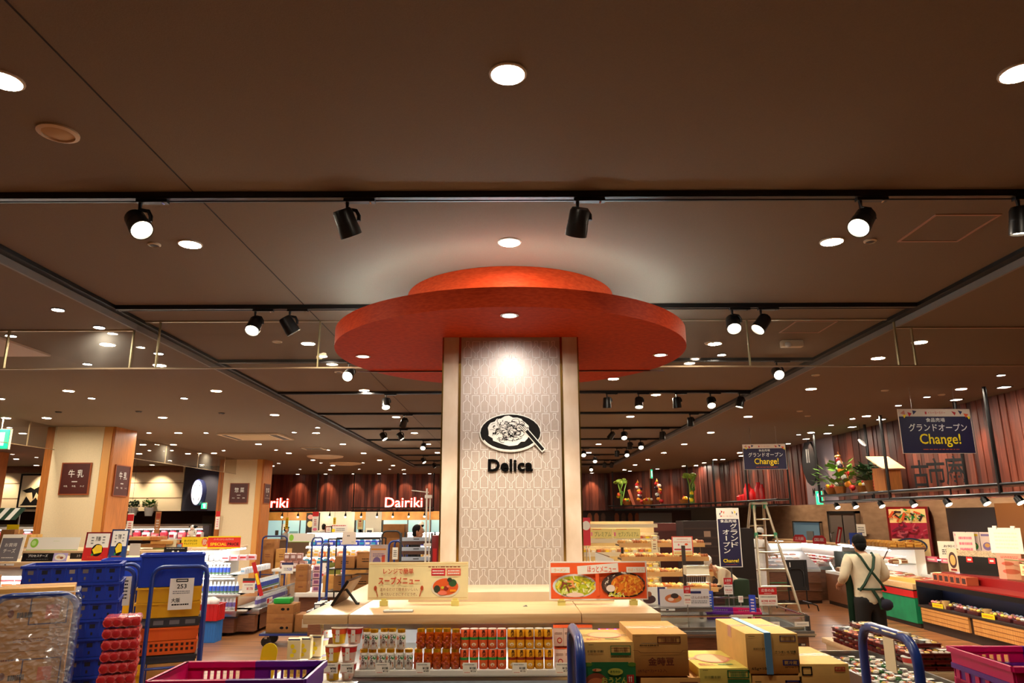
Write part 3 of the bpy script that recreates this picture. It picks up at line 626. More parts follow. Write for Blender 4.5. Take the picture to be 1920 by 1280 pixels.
# goods on the shelf
def copies(proto, spots, what, tail, group=None, rots=None):
    """proto goes to the first spot; label = what + ordinal + tail"""
    out = []
    for i, p in enumerate(spots):
        lab = '%s, %s %s' % (what, nth(i), tail) if len(spots) > 1 else what
        o = proto if i == 0 else copy_tree(proto)
        o.location = p; o['label'] = lab[:190]
        if group: o['group'] = group
        if rots: o.rotation_euler.z = rots[i]
        out.append(o)
    return out
goldlid = m('gold lid', (226, 172, 30), .25, .7); amber = m('amber jar glass', (140, 40, 10), .1, spec=.8, noise=.4, scale=50, c2=(210, 100, 20)); whl = m('white jar sleeve', (238, 232, 224), .4)
def jar(kind, r=.0235, h=.096):
    t = thing('soup_jar' if kind == 0 else 'amber_jar', 'x', 'jar')
    g = whl if kind == 0 else amber
    b = MB(); b.lathe([(r * .85, 0), (r, .006), (r, h * .72), (r * .86, h * .82), (r * .8, h * .84)], g, n=16); o = b.build('jar_body', t)
    b = MB(); b.lathe([(r * .86, h * .83), (r * .88, h * .99), (r * .8, h)], goldlid, n=16); b.build('lid', t)
    b = MB()
    if kind == 0:
        def cy(u, v, du): return [(r * 1.01 * math.sin(u + d), -r * 1.01 * math.cos(u + d), v) for d in (0, du)]
        for (u, z, ru, rz, mt) in ((-.75, .055, .3, .010, orange), (.7, .058, .4, .011, green), (.1, .018, .75, .012, m('soup picture', (206, 130, 50), .5)), (.25, .03, .5, .006, m('soup red', (150, 50, 30), .5))):
            b.add([(r * 1.015 * math.sin(u + ru * math.cos(k * PI / 6)), -r * 1.015 * math.cos(u + ru * math.cos(k * PI / 6)), z + rz * math.sin(k * PI / 6)) for k in range(12)], [tuple(range(12))], mt)
        for k, ch in enumerate('とん汁'): text(b, ch, 0.001, .062 - .0165 * k, .014, .0155, ink, -r * 1.03, .05)
    else:
        for k in range(7):
            a = R.uniform(-.9, .9); z = R.uniform(.012, .055); b.ell((r * .96 * math.sin(a), -r * .96 * math.cos(a), z), (.008, .003, .007), m('red beans', (170, 60, 16), .3), 8)
    b.build('label', t); return t
def can(kind, r=.0235, h=.096):
    t = thing('soup_can', 'x', 'can'); c1, c2 = ((orange, green) if kind == 0 else (m('mustard can', (232, 160, 24), .4), m('maroon band', (140, 40, 24), .4)))
    b = MB(); b.lathe([(r * .9, 0), (r, .004), (r, h * .94), (r * .92, h * .97)], c1, n=16); b.build('can_body', t)
    b = MB(); b.lathe([(r * .94, h * .965), (r * .94, h), (r * .85, h)], white, n=16); b.build('lid', t)
    b = MB(); b.lathe([(r * 1.012, h * .45), (r * 1.012, h * .58)], c2, n=16)
    for k, ch in enumerate('具沢山'[:2]): text(b, ch, .003 - .0, h * (.86 - .17 * k), .018, .015, m('dark brown ink', (60, 20, 8), .5), -r * 1.03, .03)
    b.add([(r * 1.02 * math.sin(.8 * math.cos(k * PI / 6)), -r * 1.02 * math.cos(.8 * math.cos(k * PI / 6)), h * .22 + .014 * math.sin(k * PI / 6)) for k in range(12)], [tuple(range(12))], m('soup bowl print %d' % kind, (226, 120, 60) if kind == 0 else (250, 196, 60), .5))
    b.add([(r * 1.03 * math.sin(.45 * math.cos(k * PI / 6)), -r * 1.03 * math.cos(.45 * math.cos(k * PI / 6)), h * .22 + .008 * math.sin(k * PI / 6)) for k in range(12)], [tuple(range(12))], m('soup print', (240, 220, 190) if kind == 0 else (200, 110, 30), .5))
    b.build('label', t); return t
SZ = 1.239
def px_spots(xs, z, Y=3.975, dy=None):
    return [Vector((at(x, 1220, Y + (dy[i] if dy else 0)).x, Y + (dy[i] if dy else 0), z)) for i, x in enumerate(xs)]
for kind, what, lo, up in ((jar(0), 'white soup jar with gold lid', [683, 699, 716, 733, 750, 767], ([687, 701, 720, 735, 752], [.02, -.01, .02, .02, -.01])),
                           (jar(1), 'amber jar with gold lid', [785, 803, 820, 837, 854], ([789, 806, 822, 838, 855], [.01, .01, .01, .01, -.01]))):
    copies(kind, px_spots(lo, SZ), what, 'from the left in the lower row', 'jars on the counter shelf')
    k2 = copy_tree(kind); copies(k2, px_spots(up[0], SZ + .097, dy=up[1]), what, 'from the left in the upper row', 'jars on the counter shelf')
for kind, what, lo, up in ((can(0), 'orange can with green band', [871, 889, 907, 924, 941], [872, 889, 906, 923, 941]), (can(1), 'mustard yellow soup can', [961, 977, 994, 1011, 1029], [960, 976, 993, 1011, 1028])):
    copies(kind, px_spots(lo, SZ), what, 'from the left in the lower row', 'cans on the counter shelf')
    k2 = copy_tree(kind); copies(k2, px_spots(up, SZ + .097), what, 'from the left in the upper row', 'cans on the counter shelf')
def softpack(name, w, h, d, mt, els, cat='carton', top=None):
    t = thing(name, 'x', cat)
    b = MB(); b.bb(-w / 2, w / 2, 0, d, 0, h * .88, mt, ch=.004); b.prismx([(0, h * .88), (d, h * .88), (d * .55, h), (d * .45, h)], -w / 2, w / 2, top or mt); b.build('pack_body', t)
    b = MB(); draw(b, els, w, h, -.0006, .0003); b.build('print', t); return t
k = softpack('soup_pouch', .052, .102, .05, m('pale pink carton', (244, 206, 190), .5), [('e', .6, .28, .5, .28, red), ('e', .6, .28, .34, .18, m('pale soup', (240, 200, 160), .5)), ('l', .5, .62, .7, .12, brown, 2)], top=orange)
copies(k, px_spots([1049, 1067, 1085], SZ, 3.98), 'pale pink soup carton', 'from the left in the lower row', 'soup cartons')
copies(copy_tree(k), px_spots([1048, 1067, 1085, 1103], SZ + .103, 3.98), 'pale pink soup carton', 'from the left in the upper row', 'soup cartons')
def cup(c1, c2, lidm):
    t = thing('noodle_cup', 'x', 'cup'); r, h = .042, .078
    b = MB(); b.lathe([(r * .72, 0), (r * .95, h * .93), (r, h * .95)], c1, n=20); b.build('cup_body', t)
    b = MB(); b.lathe([(r, h * .95), (r * 1.04, h), (.0001, h)], lidm, n=20); b.build('lid', t)
    b = MB(); b.lathe([(r * .91, h * .62), (r * .965, h * .93)], c2, n=20)
    b.add([(r * 1.0 * math.sin(a), -r * 1.0 * math.cos(a) * (1 if z > .03 else .92), z) for a, z in ((-.25, .01), (.25, .01), (.25, .07), (-.25, .07))], [(0, 1, 2, 3)], paper)
    for k in range(4): b.ell((R.uniform(-.02, .02), -r * .93, R.uniform(.015, .05)), (.004, .002, .004), red if k % 2 else orange, 6)
    b.build('label', t); return t
cy_ = cup(m('clear yellow cup', (232, 186, 30), .3), orange, m('pale foil lid', (240, 226, 200), .35)); cr_ = cup(m('clear pink cup', (226, 190, 176), .3), red, m('pink foil lid', (240, 220, 214), .35))
S = lambda x, z, Y: Vector((at(x, 1220, Y).x, Y, z))
copies(cy_, [S(627, SZ - .04, 3.93), S(625, SZ + .04, 3.95), S(635, SZ + .12, 4.0)], 'yellow and red noodle cup on the counter corner', 'from the bottom', 'noodle cups')
copies(cr_, [S(655, SZ - .04, 3.93), S(655, SZ + .04, 3.95), S(664, SZ + .12, 4.0)], 'pink and red noodle cup on the counter corner', 'from the bottom', 'noodle cups')
cz_ = cup(m('cream cup', (226, 214, 180), .4), m('tan cup band', (196, 180, 130), .4), m('violet film lid', (200, 190, 220), .3))
copies(cz_, [S(600, SZ - .04, 4.15), S(601, SZ + .04, 4.15), S(612, SZ + .12, 4.2)], 'cream cup with violet lid behind the noodle cups', 'from the bottom', 'cream cups')
k = softpack('snack_bag', .07, .105, .05, m('cream snack bag', (240, 220, 170), .35), [('r', .5, .93, .9, .06, navy), ('e', .4, .62, .3, .2, yellow), ('e', .55, .4, .32, .2, yellow), ('e', .4, .2, .3, .18, yellow)], 'bag')
copies(k, [S(551, SZ + .04, 4.0), S(570, SZ + .04, 4.02), S(590, SZ + .04, 4.08)], 'cream snack bag with yellow dots at the counter corner', 'from the left', 'snack bags')
k = softpack('dessert_cup', .065, .078, .06, m('orange cream tub', (240, 190, 90), .35), [('r', .5, .62, .6, .14, brown), ('l', .5, .35, .6, .24, ink, 3)], 'tub', paper)
copies(k, [S(547, SZ - .045, 4.0), S(569, SZ - .045, 4.0), S(590, SZ - .04, 4.08)], 'orange cream tub with pale lid at the counter corner', 'from the left', 'dessert tubs')
b = MB(); p = at(505, 1225, 3.5); b.bb(-.036, .036, 0, .004, -.13, .01, yellow); b.prism([(.036 * math.cos(k * PI / 10), .01 + .036 * math.sin(k * PI / 10)) for k in range(11)], 0, .004, yellow)
tag(b.build('shelf_flag', loc=p, rz=.0), 'rounded plain yellow flag sign in front of the counter corner', 'sign'); bpy.data.objects['shelf_flag'].rotation_euler = (0, .12, 0)
b = MB(); b.bb(-.25, .25, -.1, .1, 0, .005, steel); b.bb(-.004, .004, -.004, .004, 0, 1.32, steel); o = b.build('flag_stand', bpy.data.objects['shelf_flag']); o.location = (0, 0, -1.45)
# trays with clear domed lids in the lower deck
def domed(k):
    t = thing('noodle_tray', 'x', 'food tray'); b = MB(); b.lathe([(.055, 0), (.085, .03), (.09, .032), (.084, .034), (.055, .006)], black, n=24); b.build('tray', t)
    b = MB(); b.lathe([(.088, .033), (.08, .05), (.05, .058), (.0001, .06)], clearp, n=24); b.build('lid', t)
    b = MB(); f = [m('noodle food', (230, 200, 130), .6), m('ham food', (236, 140, 140), .6), m('egg food', (250, 216, 90), .6), green]
    for i in range(14): a = R.uniform(0, 6.3); q = R.uniform(0, .06); b.ell((q * math.cos(a), q * math.sin(a), .03), (.018, .012, .012), f[(i + k) % 4], 8)
    b.build('food', t); return t
for k, x in enumerate((700, 760, 825, 885, 945, 1010, 1062)):
    o = domed(k); o.location = at(x, 1275, 3.72); o.location.z = 1.062; o['label'] = 'black noodle tray with domed lid on the lower deck, %s from the left' % nth(k); o['group'] = 'noodle trays on the lower deck'
for k, x in enumerate((622, 655)):
    o = cup(m('red berry cup', (210, 40, 60), .3), white, m('red white lid', (236, 200, 200), .3)); o.location = at(x, 1275, 3.74); o.location.z = 1.062; o['label'] = 'red and white cup on the lower deck corner, ' + ('left one' if k == 0 else 'right one')
k = softpack('candy_pack', .05, .075, .03, m('violet candy bag', (110, 50, 150), .3), [('e', .5, .6, .7, .4, red), ('e', .4, .25, .4, .3, pink)], 'bag', red)
copies(k, [Vector((.50 + .045 * i, 4.16 + .01 * (i % 2), 1.36)) for i in range(6)], 'violet candy bag under the right end of the wood top', 'from left', 'violet candy bags')
b = MB(); b.bb(.46, .78, 4.12, 4.5, 1.34, 1.36, dkgrey); b.bb(.76, .78, 4.3, 4.34, 1.238, 1.34, dkgrey); b.bb(.46, .48, 4.3, 4.34, 1.238, 1.34, dkgrey); tag(b.build('candy_rack'), 'small dark rack holding violet candy bags on the counter shelf', 'rack')
k = softpack('side_dish_pack', .07, .06, .06, m('clear deli pack', (230, 170, 120), .3), [('e', .5, .5, .6, .5, orange)], 'food pack', white)
copies(k, [Vector((.42 + .08 * i, 4.02, SZ)) for i in range(4)], 'clear deli pack on the right end of the counter shelf', 'from the left', 'deli packs')
# signs on the wooden top
sp = m('spoon brown', (176, 70, 34), .5); sl = m('salmon print', (232, 120, 96), .5); bowl = m('glass bowl print', (226, 214, 190), .5)
soup = [('r', .70, .73, .14, .19, m('crimson label', (206, 36, 52), .5)), ('r', .855, .73, .14, .19, sl),
        ('e', .775, .32, .29, .52, bowl), ('e', .775, .34, .255, .45, m('tomato soup', (214, 88, 36), .5)), ('e', .69, .28, .065, .2, m('dark broccoli', (30, 44, 26), .7)), ('e', .845, .44, .08, .2, m('broccoli print', (32, 76, 36), .7)), ('e', .815, .52, .05, .12, m('dark broccoli', (30, 44, 26))),
        ('e', .78, .30, .05, .12, m('kidney bean', (120, 30, 26), .5)), ('e', .745, .32, .03, .07, m('pea', (190, 190, 50), .5)), ('e', .80, .35, .03, .06, sl), ('r', .85, .24, .06, .06, m('carrot', (242, 150, 30), .5)), ('e', .745, .18, .09, .12, sl),
        ('e', .075, .31, .03, .13, sp), ('p', [(.078, .27), (.088, .25), (.105, .09), (.097, .09)], sp), ('e', .54, .31, .03, .13, sp), ('p', [(.53, .25), (.54, .27), (.522, .09), (.513, .09)], sp),
        ('r', .5, .95, .98, .012, m('stitch tan', (200, 150, 90), .6)), ('r', .5, .055, .98, .012, m('stitch tan', (200, 150, 90))),
        ('t', 'レンジで簡単', .30, .76, .30, .15, m('brick red ink', (190, 60, 34), .6), .02), ('t', 'スープメニュー', .31, .51, .41, .19, m('brick red ink', (190, 60, 34), .6), .035),
        ('t', '温めるだけで簡単おいしい。', .31, .28, .38, .085, m('brown ink', (130, 56, 34), .6), .0), ('t', '食べたいときにすぐどうぞ。', .31, .15, .36, .085, m('brown ink', (130, 56, 34)), .0), ('l', .76, .87, .32, .06, m('brown ink', (130, 56, 34)), 1),
        ('l', .70, .73, .115, .14, white, 2), ('l', .855, .73, .115, .14, white, 2)]
p = at(783.5, 1124, 4.35)
o = sign('menu_sign', 'cream soup menu sign clipped on the left of the wood counter top', 'sign', p, .578, .208, m('cream kraft paper', (240, 222, 168), .7, noise=.06, scale=9), soup, th=.004)
def clip(par, x):
    b = MB(); b.bb(x - .022, x + .022, -.012, .016, -.032, -.004, m('pale yellow clip', (232, 214, 120), .5)); b.bb(x - .014, x + .014, -.006, .01, -.006, .008, m('pale yellow clip', (232, 214, 120))); b.build('clip', par)
clip(o, -.195); clip(o, .215)
nood = [m('noodle a', (238, 214, 60), .6), m('noodle b', (220, 230, 120), .6), m('noodle c', (190, 200, 40), .6), m('noodle d', (246, 240, 190), .6)]
fry = [m('fry a', (232, 130, 30), .6), m('fry b', (250, 180, 60), .6), m('fry c', (206, 84, 20), .6)]; soba = [m('soba a', (110, 84, 74), .6), m('soba b', (70, 48, 44), .6), m('soba c', (220, 210, 200), .6)]
q = random.Random(11)
def scat(n, u, v, a, c, s, ms, asp=.37):
    L = []
    for k in range(n):
        t_ = q.uniform(0, 6.3); r_ = math.sqrt(q.random()); cu, cv = u + a * r_ * math.cos(t_), v + c * r_ * math.sin(t_); th = q.uniform(0, PI); l_ = s * q.uniform(.6, 1.3); w_ = l_ * .3
        L.append(('p', [(cu + l_ * math.cos(th) * asp - w_ * math.sin(th) * asp, cv + l_ * math.sin(th) + w_ * math.cos(th)), (cu - l_ * math.cos(th) * asp - w_ * math.sin(th) * asp, cv - l_ * math.sin(th) + w_ * math.cos(th)), (cu - l_ * math.cos(th) * asp + w_ * math.sin(th) * asp, cv - l_ * math.sin(th) - w_ * math.cos(th)), (cu + l_ * math.cos(th) * asp + w_ * math.sin(th) * asp, cv + l_ * math.sin(th) - w_ * math.cos(th))], ms[k % len(ms)]))
    return L
hot = [('r', .5, .5, .965, .925, orange), ('e', .26, .36, .45, .62, m('white bowl print', (214, 216, 220), .5)), ('e', .26, .35, .40, .54, nood[2])] + scat(70, .26, .35, .19, .25, .07, nood) + scat(8, .2, .38, .08, .1, .07, [m('pork print', (120, 56, 34), .6), m('pork pale', (240, 160, 90), .6)]) + [('e', .26, .13, .18, .12, m('pork fat', (244, 214, 196), .6))] + \
      [('e', .755, .38, .45, .68, soba[1])] + scat(90, .755, .38, .21, .32, .05, soba) + [('e', .79, .38, .33, .56, fry[0])] + scat(70, .79, .38, .16, .27, .06, fry) + scat(24, .68, .14, .08, .06, .04, nood) + [('e', .62, .30, .09, .18, m('fish cake', (246, 226, 214), .6)),
      ('r', .5, .055, .965, .035, orange), ('r', .487, .4, .036, .6, orange), ('r', .985 - .01, .45, .014, .8, orange), ('r', .115, .78, .19, .15, white), ('r', .88, .78, .19, .15, white), ('p', [(.29, .66), (.705, .72), (.70, .96), (.285, .88)], white),
      ('t', 'ラーメン', .11, .78, .12, .08, m('pale orange ink', (246, 170, 90), .6)), ('t', 'そば・うどん', .88, .78, .16, .08, m('pale orange ink', (246, 170, 90))), ('t', 'ほっとメニュー', .535, .80, .29, .16, m('orange red ink', (228, 80, 40), .6), .02)]
p = at(1123, 1124, 4.35)
o = sign('menu_sign', 'orange hot noodle menu sign clipped on the right of the wood counter top', 'sign', p, .57, .212, white, hot, th=.004, eps=.0002); clip(o, -.215); clip(o, .2)
# tablet sign seen from behind, and the small white device
p = at(630, 1134, 4.55); t = thing('tablet_display', 'dark tablet display leaning on its stand at the left of the counter top', 'tablet', (-1.03, 4.52, 1.5), PI / 2)
M = Matrix.Rotation(math.radians(33), 4, 'X'); b = MB(); b.bb(-.19, .19, -.006, .006, .004, .165, m('bronze tablet back', (104, 68, 42), .25, .5), M, .004); b.build('tablet', t)
b = MB(); b.bb(-.19, .19, .006, .009, .004, .165, black, M); b.bb(-.194, -.19, -.007, .009, .004, .167, black, M); b.build('screen', t); b = MB(); b.tube([(-.09, -.06, .085), (-.09, -.09, .05), (-.09, -.125, .006), (-.09, -.14, .006)], .008, black); b.build('stand', t)
p = at(746, 1146, 4.06); t = thing('label_remote', 'flat white oval device lying on the front of the wood top', 'remote', (p.x, 4.085, 1.5)); b = MB(); b.bb(-.08, .08, -.022, .022, 0, .012, white, ch=.006); b.build('case', t); b = MB(); b.bb(-.05, -.03, -.006, .002, .012, .0126, dkgrey); b.build('button', t)
p = at(985, 1136, 4.3); b = MB(); b.prism([(-.014, 0), (.014, 0), (.006, .008)], 0, .02, grey); tag(b.build('torn_tape', loc=(p.x, 4.3, 1.5)), 'small grey scrap of torn tape on the wood top below the column', 'tape')
# ================================================================ shared builders
def carton(name, label, loc, w, d, h, mt=None, els=(), rz=0., group=None, strap=None, side=()):
    t = thing(name, label, 'cardboard box', loc, rz, group); mt = mt or cardb
    b = MB(); b.bb(-w / 2, w / 2, 0, d, 0, h, mt, ch=.004); b.build('box_body', t)
    b = MB(); b.bb(-w / 2, w / 2, d / 2 - .025, d / 2 + .025, h, h + .0006, tapem)
    for s in (-1, 1): b.bb(s * w / 2 - .0006, s * w / 2 + .0006, d / 2 - .025, d / 2 + .025, h * .7, h, tapem)
    b.bb(-w / 2, w / 2, d / 2 - .001, d / 2 + .001, h + .0007, h + .0011, m('flap seam', (90, 56, 26), .9)); b.build('packing_tape', t)
    if els: b = MB(); draw(b, list(els), w, h, -.0004, .0003); b.build('box_print', t)
    if strap: b = MB(); u = -w / 2 + strap[0] * w; b.bb(u - .012, u + .012, -.003, d + .003, -.0, h + .003, strap[1]); b.build('strap', t)
    return t
def stack(name, base, heights, x, y, z, w, d, mt=None, els=(), rz=0., group=None):
    for i, h in enumerate(heights):
        carton(name, base % (nth(len(heights) - 1 - i) + ' from the top') if len(heights) > 1 else base, (x, y, z), w, d, h, mt, els if i % 2 == 0 or len(heights) < 3 else [('l', .5, .5, .4, .2, brown, 2)], rz, group); z += h + .001
def crate(name, label, loc, w, d, h, mt, n=6, rz=0., group=None, slotm=None, holes=None, rim=None):
    t = thing(name, label, 'plastic crate', loc, rz, group); e = .012
    b = MB(); b.bb(-w / 2, w / 2, 0, d, 0, e, mt)
    for q in ((-w / 2, w / 2, 0, e), (-w / 2, w / 2, d - e, d), (-w / 2, -w / 2 + e, e, d - e), (w / 2 - e, w / 2, e, d - e)): b.bb(q[0], q[1], q[2], q[3], e, h, mt)
    for k in range(n + 1):
        x = -w / 2 + .01 + (w - .02) * k / n; b.bb(x - .007, x + .007, -.008, 0, .01, h - .015, mt)
    for k in range(4): y = d * (k + .5) / 4; b.bb(w / 2, w / 2 + .008, y - .007, y + .007, .01, h - .015, mt)
    b.build('crate_body', t)
    b = MB(); r = .012
    for q in ((-w / 2 - r, w / 2 + r, -r, .004), (-w / 2 - r, w / 2 + r, d - .004, d + r), (-w / 2 - r, -w / 2 + .004, 0, d), (w / 2 - .004, w / 2 + r, 0, d)): b.bb(q[0], q[1], q[2], q[3], h - .018, h, rim or mt)
    b.build('rim', t)
    if slotm:
        b = MB()
        for k in range(n):
            x = -w / 2 + .01 + (w - .02) * (k + .5) / n
            for (zz, hh, ww) in holes or ((.62, .22, .4), (.22, .16, .14)): b.bb(x - w / n * ww / 2, x + w / n * ww / 2, -.0015, 0, h * (zz - hh / 2), h * (zz + hh / 2), slotm[k % len(slotm)])
        b.build('slots', t)
    return t
def cart(label, loc, rz, w, L, H=1.55, mt=None, sheet=None, both=True, group='loop handled hand carts'):
    t = thing('hand_cart', label, 'cart', loc, rz, group); mt = mt or bluest
    b = MB(); b.bb(-w / 2, w / 2, .02, L, .17, .2, mt); b.bb(-w / 2 + .03, w / 2 - .03, .05, L - .03, .2, .204, dkgrey); b.build('deck', t)
    for y in ((.03, L - .02) if both else (.03,)):
        P = [(-w / 2 + .02, y, .19)]; r = .09
        P += [(-w / 2 + .02, y, H - r)] + [(-w / 2 + .02 + r - r * math.cos(a), y, H - r + r * math.sin(a)) for a in (PI / 8, PI / 4, 3 * PI / 8, PI / 2)]
        P += [(w / 2 - .02 - r + r * math.sin(a), y, H - r + r * math.cos(a)) for a in (0, PI / 8, PI / 4, 3 * PI / 8, PI / 2)] + [(w / 2 - .02, y, .19)]
        b = MB(); b.tube(P, .0185, mt, 10); b.tube([(-w / 2 + .02, y, .7), (w / 2 - .02, y, .7)], .012, mt); b.build('loop_handle', t)
    for x in (-w / 2 + .06, w / 2 - .06):
        for y in (.1, L - .1):
            b = MB(); b.cyl((x - .018, y, .075), (x + .018, y, .075), .075, .075, black, 14); b.bb(x - .025, x + .025, y - .02, y + .02, .12, .17, steel); b.build('caster', t)
    if sheet:
        u, z0, ww, hh, els = sheet; b = MB(); b.bb(u - ww / 2, u + ww / 2, .0, .004, z0, z0 + hh, paper); draw(b, els, ww, hh, -.0006, .0006, Matrix.Translation((u, 0, z0))); b.build('delivery_slip', t)
    return t
lines = [('l', .5, .6, .7, .5, ink, 5)]
def stick(zb):
    o = COL.objects[-1]; o = o.parent or o; b = MB(); b.tube([(0, .012, .01), (0, .012, zb - o.location.z)], .006, steel, 6); b.build('pole', o)
# ================================================================ left foreground
k_ = mark()
c1 = cart('blue loop-handled cart wrapped in clear film at the lower left corner', (-2.83, 4.5, 0), 0, .47, .5)
bx = [('l', .35, .85, .5, .08, brown, 1), ('e', .3, .35, .12, .2, brown), ('l', .6, .3, .3, .2, ink, 1)]
stack('shipping_carton', 'brown carton behind the film-wrapped cart handle, %s', [.2, .2, .2, .2, .22, .12, .235], -2.84, 4.6, .205, .4, .34, cardb, [('l', .3, .8, .3, .1, brown, 1), ('e', .22, .4, .08, .2, brown), ('r', .75, .4, .18, .35, m('pink print patch', (214, 120, 90), .6)), ('o', .7, .45, .5, .7, navy, .03), ('l', .4, .35, .2, .3, ink, 1)], group='cartons on the film-wrapped cart')
stack('shipping_carton', 'brown carton at the far left beside the film-wrapped stack, %s', [.24, .24, .24, .24, .22, .13, .13], -3.30, 4.62, .205, .48, .34, cardd, [('o', .62, .45, .3, .5, brown, .05), ('b', .25, .5, .3, .3, ink), ('r', .8, .55, .2, .3, m('red brown print', (170, 70, 40), .6))], group='cartons on the film-wrapped cart')
film = glass('stretch film', (226, 226, 232), .1, .12, dirt=.34)
b = MB(); q = random.Random(5)
def sheetmesh(P, mt, nx, nz, amp):
    vs = []
    for i in range(nx + 1):
        for j in range(nz + 1):
            u, v = i / nx, j / nz; p = P(u, v); vs.append((p[0] + q.uniform(-amp, amp), p[1] + q.uniform(-amp, amp), p[2] + q.uniform(-amp, amp) * .4))
    b.add(vs, [(i * (nz + 1) + j, (i + 1) * (nz + 1) + j, (i + 1) * (nz + 1) + j + 1, i * (nz + 1) + j + 1) for i in range(nx) for j in range(nz)], mt)
sheetmesh(lambda u, v: (-3.09 + u * .48, 4.486, .9 + v * .645), film, 26, 46, .010)
sheetmesh(lambda u, v: (-3.09 + u * .48, 4.49 + v * .45, 1.56), film, 22, 18, .006)
sheetmesh(lambda u, v: (-2.74 + u * .14, 4.478, .9 + v * .63), film, 12, 60, .014)
tag(b.build('stretch_film'), 'crinkled clear stretch film wrapped around the cart at the lower left', 'plastic film')
spin(k_, -2.83, 4.5, .5); k_ = mark()
dl = thing('crate_dolly', 'low dark dolly under the tall blue crate stack', 'dolly', (-3.10, 5.3, 0)); b = MB(); b.bb(-.33, .33, 0, .44, .1, .19, dkgrey); b.build('deck', dl)
for x in (-.25, .25):
    for y in (.08, .36): b = MB(); b.cyl((x - .015, y, .05), (x + .015, y, .05), .05, .05, black); b.build('caster', dl)
sm_ = [m('grey carton ends', (104, 96, 98), .7), m('dark slot', (14, 16, 36), .8), m('dark slot'), m('pale carton ends', (140, 132, 126), .7)]
z = .19
for k in range(12):
    crate('stacking_crate', 'slotted blue crate in the tall stack at the left, %s from the top' % nth(11 - k), (-3.10 + R.uniform(-.006, .006), 5.3, z), .60, .43, .122, bluepl, 7, 0, 'blue crates in the tall left stack', sm_); z += .124
spin(k_, -3.10, 5.3, .42)
pk = m('red shrink wrap', (178, 14, 26), .22, noise=.5, scale=34, c2=(226, 110, 112), coat=.4)
t = thing('can_multipack', 'x', 'drink pack'); b = MB()
for k in range(4):
    x = -.081 + .054 * k; b.cyl((x, 0, .034), (x, .24, .034), .03, .03, pk, 10)
b.bb(-.105, .105, .012, .228, .006, .062, pk, ch=.006); b.build('wrap', t)
b = MB()
for k in range(4): b.lathe([(.024, 0), (.02, .003), (.0001, .003)], m('can end', (170, 26, 34), .3, .1), n=12, M=Matrix.Translation((-.081 + .054 * k, -.001, .034)) @ Matrix.Rotation(PI / 2, 4, 'X'))
b.build('can_ends', t)
nP = 18; copies(t, [Vector((-2.545 + R.uniform(-.006, .006), 4.98, .12 + .0695 * k)) for k in range(nP)][::-1], 'red shrink-wrapped can pack', 'from the top of the red pile', 'red can packs')
b = MB(); b.bb(-.15, .15, 0, .3, 0, .118, dkgrey, ch=.01); tag(b.build('pallet_base', loc=(-2.545, 4.96, 0)), 'low dark base under the red can packs', 'base')
for o in COL.objects[:]:
    if o.name.startswith('can_multipack'): o.rotation_euler.z = .4
# ================================================================ second row of carts with coloured crates
k_ = mark()
c2 = cart('blue loop cart carrying a grey slip, left of the yellow crates', (-3.50, 7.0, 0), 0, .23, .7, 1.55, sheet=(.0, 1.23, .15, .25, [('l', .5, .55, .7, .7, ink, 6)]))
c3 = cart('blue loop cart with a white destination slip in front of yellow crates', (-3.02, 6.85, 0), 0, .5, .95, 1.56, sheet=(.02, 1.19, .20, .27, [('t', '253', .5, .74, .4, .14, ink), ('t', '大阪', .3, .3, .36, .14, ink, .02), ('l', .5, .16, .7, .1, ink, 1), ('l', .5, .55, .7, .12, grey, 2), ('o', .5, .93, .5, .1, ink, .03)]))
X3, Y3 = -3.10, 6.96
carton('shipping_carton', 'brown carton at the bottom of the coloured crate pile', (X3 + .08, Y3, .205), .40, .5, .52, cardb, [('t', 'プレミアム', .55, .75, .4, .1, brown, .0), ('l', .5, .62, .5, .06, brown, 1)])
crate('stacking_crate', 'dark grey tray between the orange crate and the brown carton', (X3, Y3, .73), .54, .45, .06, dkgrey, 5)
holes = ((.75, .14, .55), (.52, .14, .55), (.29, .14, .55))
crate('stacking_crate', 'perforated orange crate under the dark lid on the loop cart', (X3, Y3, .8), .53, .45, .115, orpl, 12, 0, None, [m('orange hole', (60, 24, 8), .8)], ((.7, .2, .5), (.35, .2, .5)))
crate('stacking_crate', 'plain orange crate stacked on the perforated orange one', (X3, Y3, .92), .53, .45, .11, orpl, 5)
crate('stacking_crate', 'dark grey lidded tray under the yellow crates', (X3, Y3, 1.035), .55, .45, .075, dkgrey, 4, 0, None, [m('lid latch', (120, 120, 122), .5)], ((.5, .5, .6),))
crate('stacking_crate', 'lower yellow crate on the loop cart pile', (X3, Y3, 1.115), .53, .45, .13, yelpl, 3)
crate('stacking_crate', 'upper yellow crate below the big blue container', (X3, Y3, 1.248), .53, .45, .13, yelpl, 3)
crate('stacking_crate', 'big plain blue container on top of the yellow crates', (X3, Y3, 1.382), .53, .45, .285, bluepl, 3)
spin(k_, -3.02, 6.85, .40); k_ = mark()
for i, (z, h, mt, lb) in enumerate(((.205, .26, yelpl, 'bottom yellow crate behind the red can packs'), (.468, .26, yelpl, 'second yellow crate behind the red can packs'), (.73, .26, navypl, 'navy crate behind the red can packs'), (.992, .24, yelpl, 'yellow crate beside the loop cart with grey slip'), (1.234, .1, navypl, 'shallow navy crate beside the grey slip'))):
    crate('stacking_crate', lb, (-3.78, 7.78, z), .5, .4, h, mt, 3)
for i, (z, h) in enumerate(((.02, .3), (.322, .3), (.624, .3), (.926, .3), (1.228, .33))):
    crate('stacking_crate', 'blue container behind the tall crate stack, %s' % (nth(4 - i) + ' from the top'), (-4.0, 8.25 - .0, z), .62, .38, h, bluepl, 3, 0, 'blue containers behind the crate stack', [m('label tag', (206, 190, 160), .6), bluepl, bluepl], ((.62, .12, .3),))
